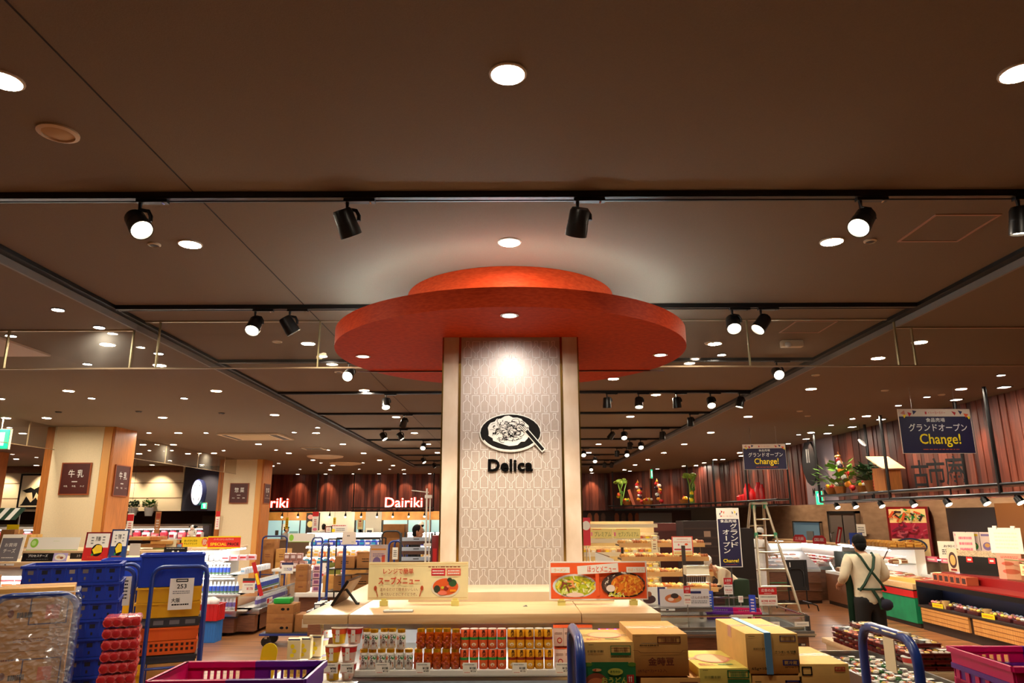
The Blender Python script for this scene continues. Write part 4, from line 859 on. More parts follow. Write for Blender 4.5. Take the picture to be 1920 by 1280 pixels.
spin(k_, -3.9, 7.9, .40)
# ================================================================ cheese counter and the island behind it
def island(label, x0, x1, y0, y1, zt=1.5, base=None):
    t = thing('chilled_island', label, 'display case', ((x0 + x1) / 2, y0, 0)); w = (x1 - x0) / 2; d = y1 - y0
    b = MB(); b.bb(-w, w, 0, d, zt - .06, zt, woodt, ch=.008); b.build('wood_top', t)
    b = MB(); b.bb(-w + .02, w - .02, .45, d - .45, .1, zt - .06, body); b.bb(-w + .02, w - .02, .02, d - .02, .08, .55, base or body); b.bb(-w + .02, w - .02, .04, .08, zt - .16, zt - .06, white); b.build('body', t)
    b = MB(); b.bb(-w + .05, w - .05, .09, .13, zt - .085, zt - .065, ledw); b.bb(-w + .05, w - .05, .05, .06, zt - .2, zt - .17, ledw); b.build('led_strip', t)
    b = MB(); b.bb(-w + .03, w - .03, .1, .45, zt - .42, zt - .40, white); b.build('shelf', t); return t
island('long chilled cheese counter with pale wood top behind the blue crates', -9.8, -4.55, 8.75, 10.1)
island('chilled island with pale wood top in front of the ivory pillar', -10.6, -7.05, 11.7, 13.0)
island('chilled island with cluttered top behind the big blue container', -7.0, -5.45, 11.6, 12.7)
k = softpack('cheese_pack', .16, .11, .05, m('white cheese bag', (240, 226, 214), .35), [('r', .5, .7, 1, .3, red), ('r', .5, .2, .8, .2, orange)], 'food pack')
copies(k, [Vector((-6.62 + .17 * (i % 8), 8.86, 1.10 + .112 * (i // 8))) for i in range(24)], 'red and white cheese bag', 'of the bags in the cheese counter', 'cheese bags')
pz = m('process cheese sign', (16, 14, 16), .4)
p = at(70, 1052, 8.80); sign('shelf_sign', 'black sign with white lettering on the cheese counter edge', 'sign', (p.x, 8.80, 1.502), .37, .095, pz, [('t', 'プロセスチーズ', .5, .68, .62, .32, white, .02), ('l', .5, .25, .7, .12, grey, 1)], tilt=-.2)
p = at(111, 1052, 8.79); sign('shelf_sign', 'lilac sign with a cheese plate beside the black cheese sign', 'sign', (p.x, 8.80, 1.502), .165, .095, m('lilac card', (186, 170, 214), .6), [('e', .5, .5, .8, .8, paper), ('e', .4, .5, .3, .35, m('cheese tan', (220, 180, 130), .6)), ('e', .62, .42, .25, .3, m('cheese brown', (150, 80, 50), .6))], tilt=-.2)
p = at(144, 1041, 9.3); sign('shelf_sign', 'short black sign behind the red cheese card', 'sign', (p.x, 9.3, 1.502), .15, .07, pz, [('t', 'スラ', .7, .5, .3, .4, white)])
cheese = lambda c: [('r', .5, .27, 1, .54, c), ('r', .52, .70, .9, .5, paper), ('e', .55, .36, .45, .44, ink), ('p', [(.35, .38), (.45, .22), (.75, .28), (.72, .52), (.5, .5)], yellow), ('p', [(.4, .42), (.5, .3), (.72, .33), (.66, .54), (.5, .54)], m('cheese yellow', (246, 206, 60), .5)), ('e', .38, .2, .1, .08, green), ('t', '芳醇', .52, .76, .2, .16, ink), ('l', .3, .7, .1, .3, grey, 3), ('l', .75, .72, .1, .3, grey, 3), ('l', .5, .12, .6, .04, orange, 1)]
p = at(178, 1043, 8.95); o = sign('cheese_card', 'red card showing yellow cheese on a black plate, on the counter end', 'sign', (p.x, 8.95, 1.502), .30, .33, dkred, cheese(m('cheese red', (196, 36, 36), .5)), tilt=-.12, th=.02)
p = at(219, 1043, 8.98); o = sign('cheese_card', 'blue card showing yellow cheese on a black plate, on the counter end', 'sign', (p.x, 8.98, 1.502), .20, .36, m('cheese navy', (30, 52, 96), .5), cheese(m('cheese blue', (36, 66, 130), .5)), tilt=-.08, th=.03)
p = at(15, 1043, 8.85); sign('shelf_sign', 'grey leaning sign with white lettering at the left end of the cheese counter', 'sign', (p.x, 8.85, 1.502), .24, .27, m('grey card', (120, 116, 122), .6), [('t', 'お買得', .5, .7, .6, .16, white), ('t', 'チーズ', .5, .45, .6, .18, white, .02), ('l', .5, .15, .6, .08, white, 1)], tilt=-.2)
p = at(20, 1028, 9.4); sign('shelf_sign', 'white slanted sign behind the grey sign on the cheese counter', 'sign', (p.x, 9.4, 1.502), .30, .3, paper, [('e', .85, .8, .12, .16, m('olive dot', (140, 150, 60), .6)), ('l', .4, .7, .4, .1, grey, 1)], tilt=-.2)
p = at(14, 1047, 8.72); b = MB(); b.bb(-.08, .08, -.004, 0, -.012, .012, white, ch=.002); b.bb(-.03, -.01, -.005, -.004, -.004, .004, ink); tag(b.build('rail_label', loc=(p.x, 8.745, 1.47)), 'small white label on the cheese counter wood edge', 'label')
p = at(99, 1026, 11.8); sign('shelf_sign', 'long white sign with a lime circle in front of the ivory pillar', 'sign', (p.x, 11.8, 1.502), .82, .20, paper, [('e', .13, .55, .15, .7, lime), ('r', .5, .02, 1, .04, lime), ('l', .55, .7, .12, .14, m('pale print', (226, 226, 200), .6), 1), ('e', .12, .55, .09, .4, m('pale lime', (190, 226, 140), .6))], tilt=-.2)
carton('shipping_carton', 'flattened tan carton on the island left of the long white sign', at(40, 1025, 12.4), .3, .3, .2, cardb2)
p = at(310, 1017, 12.0); sign('shelf_sign', 'cream gridded sign with a green circle on the middle island', 'sign', (p.x, 12.0, 1.50), .37, .15, offw, [('e', .12, .6, .24, .6, m('leaf green', (110, 160, 50), .6)), ('r', .5, .03, 1, .06, lime), ('l', .6, .5, .5, .5, m('pale grid', (210, 200, 170), .6), 3)])
p = at(330, 1027, 11.58); sign('shelf_sign', 'black sign with two white marks above the blue container', 'sign', (p.x, 11.585, 1.42), .36, .13, pz, [('e', .4, .45, .1, .3, white), ('e', .62, .45, .08, .3, white), ('l', .5, .85, .8, .12, white, 1)])
p = at(337, 1021, 12.2); sign('shelf_sign', 'small orange and blue card beside the yellow drinks banner', 'sign', (p.x, 12.2, 1.50), .11, .09, orange, [('r', .5, .5, .7, .6, m('pale blue card', (150, 190, 230), .6))])
for i, (px, py, w, h, mt) in enumerate(((262, 1012, .32, .05, cardb2), (282, 1013, .26, .06, woodm), (300, 1020, .34, .05, cardb), (280, 1026, .45, .05, cardd))):
    p = at(px, py, 11.9); carton('flat_carton', 'flattened carton in the pile on the middle island, %s from the top' % nth(i), (p.x, 11.9 + .02 * i, p.z), w, .3, h, mt, group='flattened cartons')
p = at(252, 1041, 11.58); sign('paper_sheet', 'pale blank paper sheet hanging over the middle island edge', 'paper', (p.x, 11.585, p.z), .165, .18, m('grey paper', (216, 200, 186), .7), [('l', .5, .9, .5, .04, grey, 1)])
# ================================================================ drinks island with corner
MX, MY = -4.45, 13.1
t = thing('drinks_island', 'large chilled drinks island with wood base and glass front', 'display case', (MX, MY, 0)); L = 4.6; D = 2.4
b = MB(); b.bb(-L, -.35, .08, D, .06, .32, woodb); b.bb(-L, -.05, .4, D, .06, .32, woodb); b.prism([(-.36, .06), (-.05, .06), (-.05, .32), (-.36, .32)], .22, .5, woodb); b.build('wood_base', t)
b = MB(); b.bb(-L, -.3, .04, .1, .3, .33, dkgrey); b.bb(-L, -.3, 0, D, .33, .42, steel, ch=.01); b.bb(-.4, 0, .3, D, .33, .42, steel, ch=.01); b.build('bumper', t)
b = MB(); b.bb(-L, -.32, .02, .03, .42, .66, cglass); b.bb(-.012, -.002, .35, D, .42, .66, cglass); b.build('glass_front', t)
b = MB(); b.bb(-L, -.30, .01, .04, .655, .685, steel); b.bb(-.03, 0, .32, D, .655, .685, steel); b.bb(-.33, -.30, .01, .04, .42, .66, gold); b.build('rail', t)
b = MB()
for z, y in ((.43, .06), (.66, .30), (.96, .55), (1.2, .8)): b.bb(-L, -.1 - y, y, y + .34, z - .02, z, white); b.bb(-.1 - y - .34, -.1 - y, y + .1, D, z - .02, z, white)
b.bb(-L, -1.2, 1.1, D, .42, 1.38, white); b.build('shelf', t)
b = MB(); b.bb(-L, -.9, .55, D - .4, 1.40, 1.45, woodt, ch=.008); b.build('wood_top', t)
b = MB(); b.bb(-L, -.9, .6, .64, 1.375, 1.40, ledw); b.bb(-.95, -.9, .7, D - .5, 1.375, 1.40, ledw); b.bb(-L, -.5, .30, .32, .925, .94, ledw); b.bb(-L, -.7, .58, .60, 1.165, 1.18, ledw); b.build('led_strip', t)
def bottle(c1, c2, c3, h=.2, r=.03):
    t = thing('drink_bottle', 'x', 'bottle'); b = MB()
    b.lathe([(r * .9, 0), (r, .01), (r, h * .72), (r * .5, h * .88), (r * .45, h)], c1, n=10); b.lathe([(r * 1.02, h * .12), (r * 1.02, h * .24)], c3, n=10); b.lathe([(r * 1.03, h * .25), (r * 1.03, h * .68)], c2, n=10); b.build('bottle_body', t)
    b = MB(); b.lathe([(r * .5, h * .95), (r * .5, h * 1.04), (.0001, h * 1.04)], white, n=10); b.build('cap', t); return t
bb_ = bottle(m('pale drink', (214, 226, 240), .3), m('blue label', (46, 74, 170), .4), m('green foot', (70, 120, 60), .4))
br_ = bottle(m('white drink', (240, 230, 226), .3), m('white label', (244, 232, 226), .4), red)
bv_ = bottle(m('clear drink', (226, 226, 240), .3), m('violet label', (120, 110, 190), .4), m('white foot', (230, 230, 236), .4), .17)
def rowx(n, x0, y, z, s=.068): return [Vector((MX - x0 - s * i, MY + y, z)) for i in range(n)][::-1]
copies(bb_, rowx(10, .47, .42, .665), 'blue labelled bottle', 'from the left in the middle row of the drinks island', 'blue bottles')
copies(copy_tree(bb_), rowx(9, .75, .68, .965), 'blue labelled bottle', 'from the left in the upper row of the drinks island', 'blue bottles')
copies(br_, rowx(10, 1.17, .42, .665), 'red footed white bottle', 'from the left in the middle row of the drinks island', 'red footed bottles')
copies(bv_, rowx(24, .40, .16, .435), 'violet labelled bottle', 'from the left in the lowest row of the drinks island', 'violet bottles')
copies(copy_tree(bv_), rowx(10, 1.38, .68, .965), 'violet labelled bottle', 'from the left in the upper row of the drinks island', 'violet bottles')
copies(copy_tree(bv_), [Vector((MX - .13, MY + .5 + .075 * i, .435)) for i in range(24)], 'violet labelled bottle', 'from the camera along the right glass of the drinks island', 'violet bottles')
copies(copy_tree(bb_), [Vector((MX - .3, MY + .5 + .072 * i, .665)) for i in range(24)], 'blue labelled bottle', 'from the camera on the right side of the drinks island', 'blue bottles')
k = softpack('milk_pack', .08, .11, .06, m('white milk pack', (238, 238, 244), .4), [('r', .5, .5, .8, .3, m('pale blue print', (150, 190, 220), .5))], 'carton')
copies(k, rowx(12, 1.0, .95, 1.205, .1), 'white drink pack', 'from the left on the top shelf of the drinks island', 'white packs')
copies(copy_tree(k), [Vector((MX - .55, MY + .85 + .1 * i, .965)) for i in range(15)], 'white drink pack', 'from the camera on the right side of the drinks island', 'white packs')
k = softpack('snack_bag', .14, .1, .08, m('pink snack bag', (240, 200, 210), .35), [('r', .5, .5, .8, .3, red)], 'bag')
copies(k, [Vector((MX - .9 + .13 * i, MY + .85 + .1 * i, 1.205)) for i in range(4)], 'pink and red bag', 'from the left at the corner of the drinks island', 'pink bags')
ye = m('bright yellow banner', (250, 222, 40), .6)
p = at(396, 1011, 14.2); els = [('t', 'あったかい日の', .16, .62, .22, .2, ink), ('t', 'チルドドリンク', .16, .32, .22, .2, ink)]
for i, ch in enumerate('飲み切り'): els += [('e', .40 + i * .115, .5, .105, .86, orange), ('t', ch, .40 + i * .115, .5, .075, .6, white, .01)]
sign('shelf_banner', 'long yellow banner with orange circles on the drinks island', 'sign', (p.x, 14.2, 1.452), 1.12, .18, ye, els + [('t', 'カップ', .9, .5, .13, .5, orange)])
p = at(420, 1026, 13.62); sign('price_banner', 'red and yellow special price sign on the drinks island', 'sign', (p.x, 13.62, 1.44), .60, .22, m('vermilion sign', (232, 44, 26), .5), [('r', .5, .95, 1, .1, yellow), ('r', .5, .06, 1, .12, yellow), ('t', 'SPECIAL', .33, .36, .5, .24, yellow, .03), ('t', 'PRICE', .78, .36, .34, .22, ink, .02), ('t', 'バーゲン スペシャルプライス', .48, .74, .6, .14, white)])
p = at(467, 1104, 13.3); sign('price_card', 'grey and red price board on the middle row of the drinks island', 'price card', (p.x, 13.28, .70), .22, .25, paper, [('r', .5, .9, 1, .2, dkgrey), ('r', .5, .75, 1, .12, red), ('t', '¥178', .6, .3, .5, .2, red), ('l', .5, .55, .7, .1, grey, 1)])
p = at(485, 1068, 13.6); b = MB(); b.bb(-.035, .035, -.003, .003, -.3, .3, red); b.bb(-.024, .024, -.004, -.003, -.1, .1, yellow); o = b.build('shelf_strip', loc=(p.x + .08, 13.35, .93)); o.rotation_euler = (0, -.32, 0); tag(o, 'slanting red and yellow strip at the corner of the drinks island', 'sign')
p = at(500, 1134, 13.7); sign('price_card', 'white and red card on the right glass of the drinks island', 'price card', (MX + .006, 13.9, .46), .3, .1, paper, [('r', .2, .5, .4, .8, red), ('l', .7, .5, .4, .4, red, 1)], rz=PI / 2)
# cow figure on the banner
p = at(362, 998, 14.25); t = thing('cow_figure', 'small white and black cow figure sitting on the yellow banner', 'figure', (p.x, 14.25, 1.632)); b = MB()
b.ell((0, 0, .07), (.06, .05, .08), white, 12); b.ell((0, -.02, .17), (.05, .05, .055), white, 12); b.ell((0, -.06, .155), (.03, .02, .025), m('cow muzzle', (226, 180, 160), .6), 10)
for s in (-1, 1): b.ell((s * .055, -.05, .02), (.022, .05, .02), white, 8); b.ell((s * .06, 0, .19), (.03, .01, .015), ink, 8); b.ell((s * .065, -.02, .09), (.018, .02, .05), white, 8); b.ell((s * .018, -.062, .18), (.006, .005, .008), ink, 6)
b.ell((.035, -.015, .185), (.03, .045, .035), ink, 8); b.ell((.045, .01, .08), (.03, .045, .04), ink, 8); b.build('body', t)
# small low case and bins in front of the drinks island
t = thing('low_case', 'low steel case with wood base left of the red basket', 'display case', (-5.2, 10.7, 0)); b = MB(); b.bb(-.6, .45, 0, .8, 0, .3, woodb); b.build('wood_base', t); b = MB(); b.bb(-.62, .47, -.02, .82, .3, .34, steel); b.build('bumper', t); b = MB(); b.bb(-.6, .45, 0, .01, .34, .5, cglass); b.bb(.44, .45, 0, .8, .34, .5, cglass); b.bb(-.6, .45, -.005, .015, .5, .515, steel); b.build('glass_front', t)
p = at(372, 1190, 12.0)
crate('stacking_crate', 'light blue ribbed bin under the red basket', (-5.0, 12.55, 0.0), .26, .3, .34, lblue, 6)
crate('shopping_basket', 'red basket on the light blue bin beside the drinks island', (-5.05, 12.5, .342), .42, .32, .26, redpl, 6)
b = MB(); q = random.Random(9)
for k in range(7): b.ell((q.uniform(-.12, .12), .16 + q.uniform(-.05, .05), .24 + q.uniform(0, .08)), (.09, .08, .07), m('white bag', (236, 230, 226), .4), 10)
tag(b.build('plastic_bag', loc=(-5.05, 12.5, .342)), 'crumpled white plastic bag stuffed in the red basket', 'bag')
# ================================================================ middle distance carts, cartons and goods
c4 = cart('blue cart with a tall thin post seen edge-on right of the drinks island', (-3.98, 12.6, 0), PI / 2 - .0, .5, .95, 1.56, both=False)
c4.location = (-3.05, 12.35, 0)
stack('shipping_carton', 'brown carton on the edge-on blue cart, %s', [.14, .14, .14], -3.72, 12.2, .205, .42, .4, cardd, [('e', .6, .5, .15, .3, ink), ('e', .8, .5, .1, .3, ink)], group='cartons on the edge-on cart')
carton('shipping_carton', 'plain brown carton right of the pile on the edge-on cart', (-3.32, 12.25, .205), .34, .4, .26, cardd, [('r', .5, .5, .3, .5, m('pale carton panel', (200, 180, 150), .7))])
b = MB(); b.bb(-.14, .14, 0, .2, 0, .09, m('bright green bag', (30, 160, 60), .3), ch=.03); tag(b.build('green_bag', loc=(-3.72, 12.25, .63)), 'bright green bag lying on the cartons of the edge-on cart', 'bag')
carton('shipping_carton', 'yellow box beside the edge-on blue cart', (-3.05, 12.9, .205), .3, .3, .36, m('yellow box', (216, 160, 30), .6))
t = thing('chilled_island', 'open white island holding stacked cartons in the middle distance', 'display case', (-2.9, 14.3, 0)); b = MB(); b.bb(-1.15, .15, .1, 2.2, .05, .52, woodb); b.build('wood_base', t); b = MB(); b.bb(-1.2, .2, 0, 2.3, .52, .6, white, ch=.01); b.build('body', t)
IZ = .602
stack('shipping_carton', 'carton in the thin left pile on the white island, %s', [.2, .2, .1], -3.92 - .1, 14.35, IZ, .22, .3, cardd, [('l', .5, .5, .4, .2, brown, 1)], group='cartons on the white island')
stack('shipping_carton', 'carton under the green sheet on the white island, %s', [.16, .15], -3.40, 14.35, IZ, .40, .4, cardb, [], group='cartons on the white island')
stack('shipping_carton', 'carton in the tall right pile on the white island, %s', [.115, .115, .115, .115, .16], -2.98, 14.35, IZ, .40, .4, cardb, [('l', .5, .5, .3, .25, brown, 1)], group='cartons on the white island')
p = at(564, 1082, 14.5); sign('green_sheet', 'olive green sheet standing on the cartons of the white island', 'sheet', (-3.44, 14.5, IZ + .315), .28, .22, m('olive sheet', (120, 124, 50), .7), [('l', .5, .5, .6, .5, m('olive print', (90, 96, 40), .7), 3)])
k = softpack('food_bag', .15, .12, .12, m('pinkish food bag', (214, 170, 176), .35), [('r', .5, .5, .6, .5, m('violet food label', (130, 70, 110), .5))], 'bag')
copies(k, [Vector((-3.74, 14.4, IZ + .125 * i)) for i in range(4)][::-1], 'pinkish food bag', 'from the top of the pile on the white island', 'pinkish bags')
p = at(538, 1075, 14.3); sign('price_card', 'blue-topped white price board over the white island', 'price card', (p.x, 14.32, p.z), .22, .2, paper, [('r', .5, .9, 1, .2, navy), ('t', '528', .7, .4, .4, .25, blue), ('l', .35, .4, .3, .3, grey, 3)]); stick(.004)
p = at(613, 1071, 15.9); sign('price_card', 'grey-topped price board right of the white island cartons', 'price card', (p.x, 15.9, p.z), .22, .22, paper, [('r', .5, .9, 1, .2, dkgrey), ('t', '¥58', .6, .4, .5, .25, ink)]); stick(.604)
# stepped goods shelves
t = thing('step_shelf', 'white stepped shelves packed with colourful goods in the middle distance', 'shelf', (-3.0, 17.0, 0)); b = MB()
TZ = [(.66, 0), (.92, .25), (1.08, .5), (1.32, .75)]
for z, y in TZ: b.bb(-1.9, 1.6, y, y + .27, z - .03, z, white); b.bb(-1.9, 1.6, y + .25, y + .27, z, z + .05, white)
b.bb(-1.9, 1.6, .02, 1.1, 0, .63, body); b.bb(-1.9, 1.6, 1.02, 1.1, 0, 1.62, white); b.build('shelf', t); b = MB()
for z, y in TZ[1:]: b.bb(-1.9, 1.6, y - .01, y + .01, z - .045, z - .03, ledw)
b.bb(-1.9, 1.6, .8, .83, 1.6, 1.62, ledw); b.build('led_strip', t)
gcol = [m('goods %d' % i, c, .4) for i, c in enumerate(((40, 60, 180), (236, 180, 60), (40, 150, 190), (236, 120, 60), (240, 230, 226), (230, 170, 190), (200, 40, 50), (250, 240, 200), (160, 110, 70), (90, 150, 70)))]
def goods(proto_name, cat, spots, size, mats, lab, tail, group):
    protos = {}
    for i, p in enumerate(spots):
        c1, c2 = mats[i % len(mats)]
        if (c1, c2) not in protos:
            b = MB(); w, d, h = size; b.bb(-w / 2, w / 2, -d / 2, d / 2, 0, h * .8, c1, ch=.008); b.bb(-w * .35, w * .35, -d * .35, d * .35, h * .8, h, c2, ch=.006); b.bb(-w * .4, w * .4, -d / 2 - .002, -d / 2, h * .2, h * .55, c2)
            protos[(c1, c2)] = b.mesh(proto_name)
        o = bpy.data.objects.new(proto_name, protos[(c1, c2)]); COL.objects.link(o); o.location = p; o.rotation_euler.z = R.uniform(-.12, .12)
        tag(o, '%s, %s from the %s' % (lab, nth(i), tail), cat, group)
G = gcol
for ti, (mats, lab) in enumerate(((((G[4], G[6]), (G[5], G[4]), (G[4], G[3])), 'white and pink pack on the lowest step shelf'), (((G[2], G[4]), (G[3], G[4]), (G[7], G[2])), 'teal and orange pack on the second step shelf'), (((G[1], G[7]), (G[4], G[1]), (G[3], G[7])), 'yellow pack on the third step shelf'), (((G[0], G[2]), (G[0], G[4])), 'deep blue bottle pack on the top step shelf'))):
    z, y = TZ[ti]; goods('food_pack', 'food pack', [Vector((-4.75 + .145 * i, 17.12 + y, z)) for i in range(22)], (.12, .12, .15), mats, lab, 'left', 'packs on the stepped shelves')
cart('narrow navy loop cart in front of the stepped shelves', (-4.15, 16.0, 0), PI / 2 - .35, .42, .6, 1.56, navypl, both=False)
cart('navy loop cart heaped with cartons and bags behind the drinks island', (-5.55, 17.4, 0), .1, .6, .8, 1.56, navypl, both=False)
stack('shipping_carton', 'brown carton in the left pile behind the drinks island, %s', [.4, .36, .3, .22], -5.72, 17.5, .205, .28, .4, cardd, [('l', .5, .5, .4, .3, brown, 2)], group='cartons behind the drinks island')
stack('shipping_carton', 'brown carton in the right pile behind the drinks island, %s', [.4, .36, .3], -5.40, 17.5, .205, .26, .4, cardb, [('l', .5, .5, .4, .3, brown, 2)], group='cartons behind the drinks island')
k = softpack('food_bag', .12, .16, .1, m('brownish food bag', (150, 96, 84), .3), [('r', .5, .5, .7, .4, m('pale bag label', (220, 200, 196), .5))], 'bag')
copies(k, [Vector((-5.0 + .14 * (i % 4), 16.35 + .1 * (i // 4), .902)) for i in range(8)] + [Vector((-4.95 + .14 * i, 16.45, 1.065)) for i in range(3)], 'brownish food bag', 'of the bags on the low table behind the drinks island', 'brownish bags')
t = thing('low_table', 'pale low table carrying brownish food bags behind the drinks island', 'table', (-4.8, 16.25, 0)); b = MB(); b.bb(-.4, .4, 0, .5, .85, .9, white); b.build('table_top', t)
for x in (-.36, .36):
    for y in (.05, .45): b = MB(); b.bb(x - .02, x + .02, y - .02, y + .02, 0, .85, steel); b.build('leg', t)
# roll cage
def cage(label, x, y, w, d, H, mt, shelves, els_mt):
    t = thing('roll_cage', label, 'cage trolley', (x, y, 0)); b = MB()
    for sx in (-w / 2, w / 2):
        for yy in (0, d): b.tube([(sx, yy, .15), (sx, yy, H)], .014, mt, 6)
    for zz in shelves: b.bb(-w / 2, w / 2, 0, d, zz - .015, zz, mt)
    for yy in (0, d): b.tube([(-w / 2, yy, H), (w / 2, yy, H)], .012, mt, 6)
    b.build('frame', t)
    for sx in (-w / 2, w / 2):
        for yy in (0, d): c = MB(); c.cyl((sx - .015, yy, .06), (sx + .015, yy, .06), .06, .06, black, 10); c.bb(sx - .012, sx + .012, yy - .012, yy + .012, .1, .15, steel); c.build('caster', t)
    return t
cage('black roll cage with cartons on its shelves left of the poster', -2.75, 13.0, .9, .6, 1.62, black, (.2, .75, 1.12), None)
for i, (x, z, w, h) in enumerate(((-2.92, 1.122, .34, .2), (-2.56, 1.122, .3, .27), (-2.95, .752, .3, .24), (-2.6, .752, .36, .26), (-2.9, .202, .4, .4), (-2.5, .202, .34, .4))):
    carton('shipping_carton', 'dark brown carton in the black roll cage, ' + ('upper left', 'upper right', 'middle left', 'middle right', 'lower left', 'lower right')[i], (x, 13.1, z), w, .4, h, cardd, [('l', .5, .5, .4, .3, ink, 2)])
p = at(633, 1087, 12.3); b = MB(); b.tube([(0, 0, 0), (0, 0, 1.5), (.0, 0, 1.53)], .03, bluest, 10); b.bb(-.16, .16, -.16, .16, 0, .02, bluest); tag(b.build('blue_post', loc=(p.x, 12.72, 0)), 'thick blue steel post in front of the black roll cage', 'post')
p = at(645, 1022, 12.6); sign('paper_sheet', 'large pale grey sheet hanging on the black roll cage', 'paper', (p.x, 12.979, p.z), .235, .21, m('grey paper', (216, 200, 186)), [('t', '雑貨', .45, .7, .2, .12, ink), ('l', .8, .2, .2, .1, grey, 1)])
k = softpack('food_pack', .11, .1, .1, m('dark deli pack', (60, 56, 66), .35), [('r', .5, .5, .7, .4, white)], 'food pack', white)
t = thing('low_case', 'low open case with dark packs behind the tablet display', 'display case', (-2.35, 11.6, 0)); b = MB(); b.bb(-.75, .9, 0, .9, 0, .55, woodb); b.bb(-.78, .93, -.02, .92, .55, .6, steel); b.build('body', t)
copies(k, [Vector((-3.0 + .16 * (i % 10), 11.72 + .16 * (i // 10), .602)) for i in range(30)], 'dark and white pack', 'of the packs in the low case behind the tablet', 'packs in the low case')
carton('shipping_carton', 'brown carton on the low case just left of the poster stand', (-2.0, 11.9, .705), .36, .3, .28, cardb, [('l', .5, .5, .4, .3, ink, 3)])
# carts, bread rack and banner pole left of the column
cart('blue loop cart holding a beige slip, left of the bread tray rack', (-2.12, 13.6, 0), 0, .28, .7, 1.56, sheet=(0, 1.24, .10, .21, [('l', .5, .5, .6, .6, ink, 4)]))
cart('dark loop cart loaded with tall cartons behind the beige slip', (-2.35, 14.5, 0), 0, .4, .9, 1.72, dkgrey, both=False)
stack('shipping_carton', 'brown carton on the dark loop cart, %s', [.36, .36, .36, .3, .26], -2.32, 14.6, .205, .42, .5, cardd, [('l', .5, .5, .4, .2, brown, 2)], group='cartons on the dark loop cart')
t = thing('tray_rack', 'grey rack of bread trays with pale lids beside the column', 'tray rack', (-1.66, 13.0, 0)); b = MB()
for sx in (-.27, .27):
    for yy in (.0, .5): b.bb(sx - .015, sx + .015, yy - .015, yy + .015, .1, 1.72, dkgrey)
b.build('frame', t)
for sx in (-.25, .25):
    for yy in (0, .5): b = MB(); b.cyl((sx - .015, yy, .05), (sx + .015, yy, .05), .05, .05, black, 10); b.build('caster', t)
t = None
for k in range(9):
    zz = .2 + .165 * k; b = MB(); b.bb(-.25, .25, 0, .48, 0, .09, m('tray brown', (96, 66, 54), .5)); b.bb(-.25, .25, -.012, 0, .06, .125, m('pale tray front', (176, 188, 204), .4)); b.bb(-.05, .05, -.014, -.012, .085, .1, dkgrey); b.bb(-.25, -.22, -.01, 0, 0, .06, m('tray brown')); b.bb(.22, .25, -.01, 0, 0, .06, m('tray brown'))
    o = b.build('bread_tray', loc=(-1.66, 13.0, zz)); tag(o, 'pale fronted bread tray in the rack by the column, %s from the top' % nth(8 - k), 'tray', 'bread trays in the rack')
t = thing('banner_pole', 'slim white banner pole with a side arm left of the column', 'pole', (-1.30, 11.3, 0)); b = MB(); b.tube([(0, 0, .02), (0, 0, 2.42)], .014, white, 8); b.tube([(.05, .02, .02), (.05, .02, 2.3)], .01, white, 8); b.build('pole', t); b = MB(); b.tube([(.03, 0, 2.36), (-.24, 0, 2.39)], .008, white, 6); b.build('arm', t); b = MB(); b.lathe([(.16, 0), (.16, .02), (.0001, .03)], white, n=20); b.build('base', t); 
for z in (1.55, 2.27): b = MB(); b.bb(-.03, .08, -.02, .04, z, z + .05, white, ch=.008); b.build('clamp', t)
b = MB(); b.bb(-.05, .05, 0, .3, 0, 1.7, dkred, ch=.01); b.bb(-.03, .03, -.004, 0, 1.2, 1.5, red); tag(b.build('red_stand', loc=(-1.22, 11.9, 0)), 'narrow dark red stand behind the white banner pole', 'stand')
p = at(705, 1096, 5.75); sign('poster_stand', 'pink and violet poster standing behind the soup menu sign', 'poster', (p.x + .012, 5.75, 1.502), .125, .28, m('pale pink poster', (236, 214, 210), .6), [('e', .4, .55, .5, .3, m('violet poster', (130, 110, 170), .6)), ('r', .8, .5, .2, .5, m('red poster', (220, 90, 60), .6)), ('r', .5, .9, .9, .04, m('orange poster', (236, 160, 60), .6)), ('l', .5, .75, .7, .1, m('violet poster', (130, 110, 170)), 2)], frame=(m('pale frame', (206, 206, 216), .4), .006))
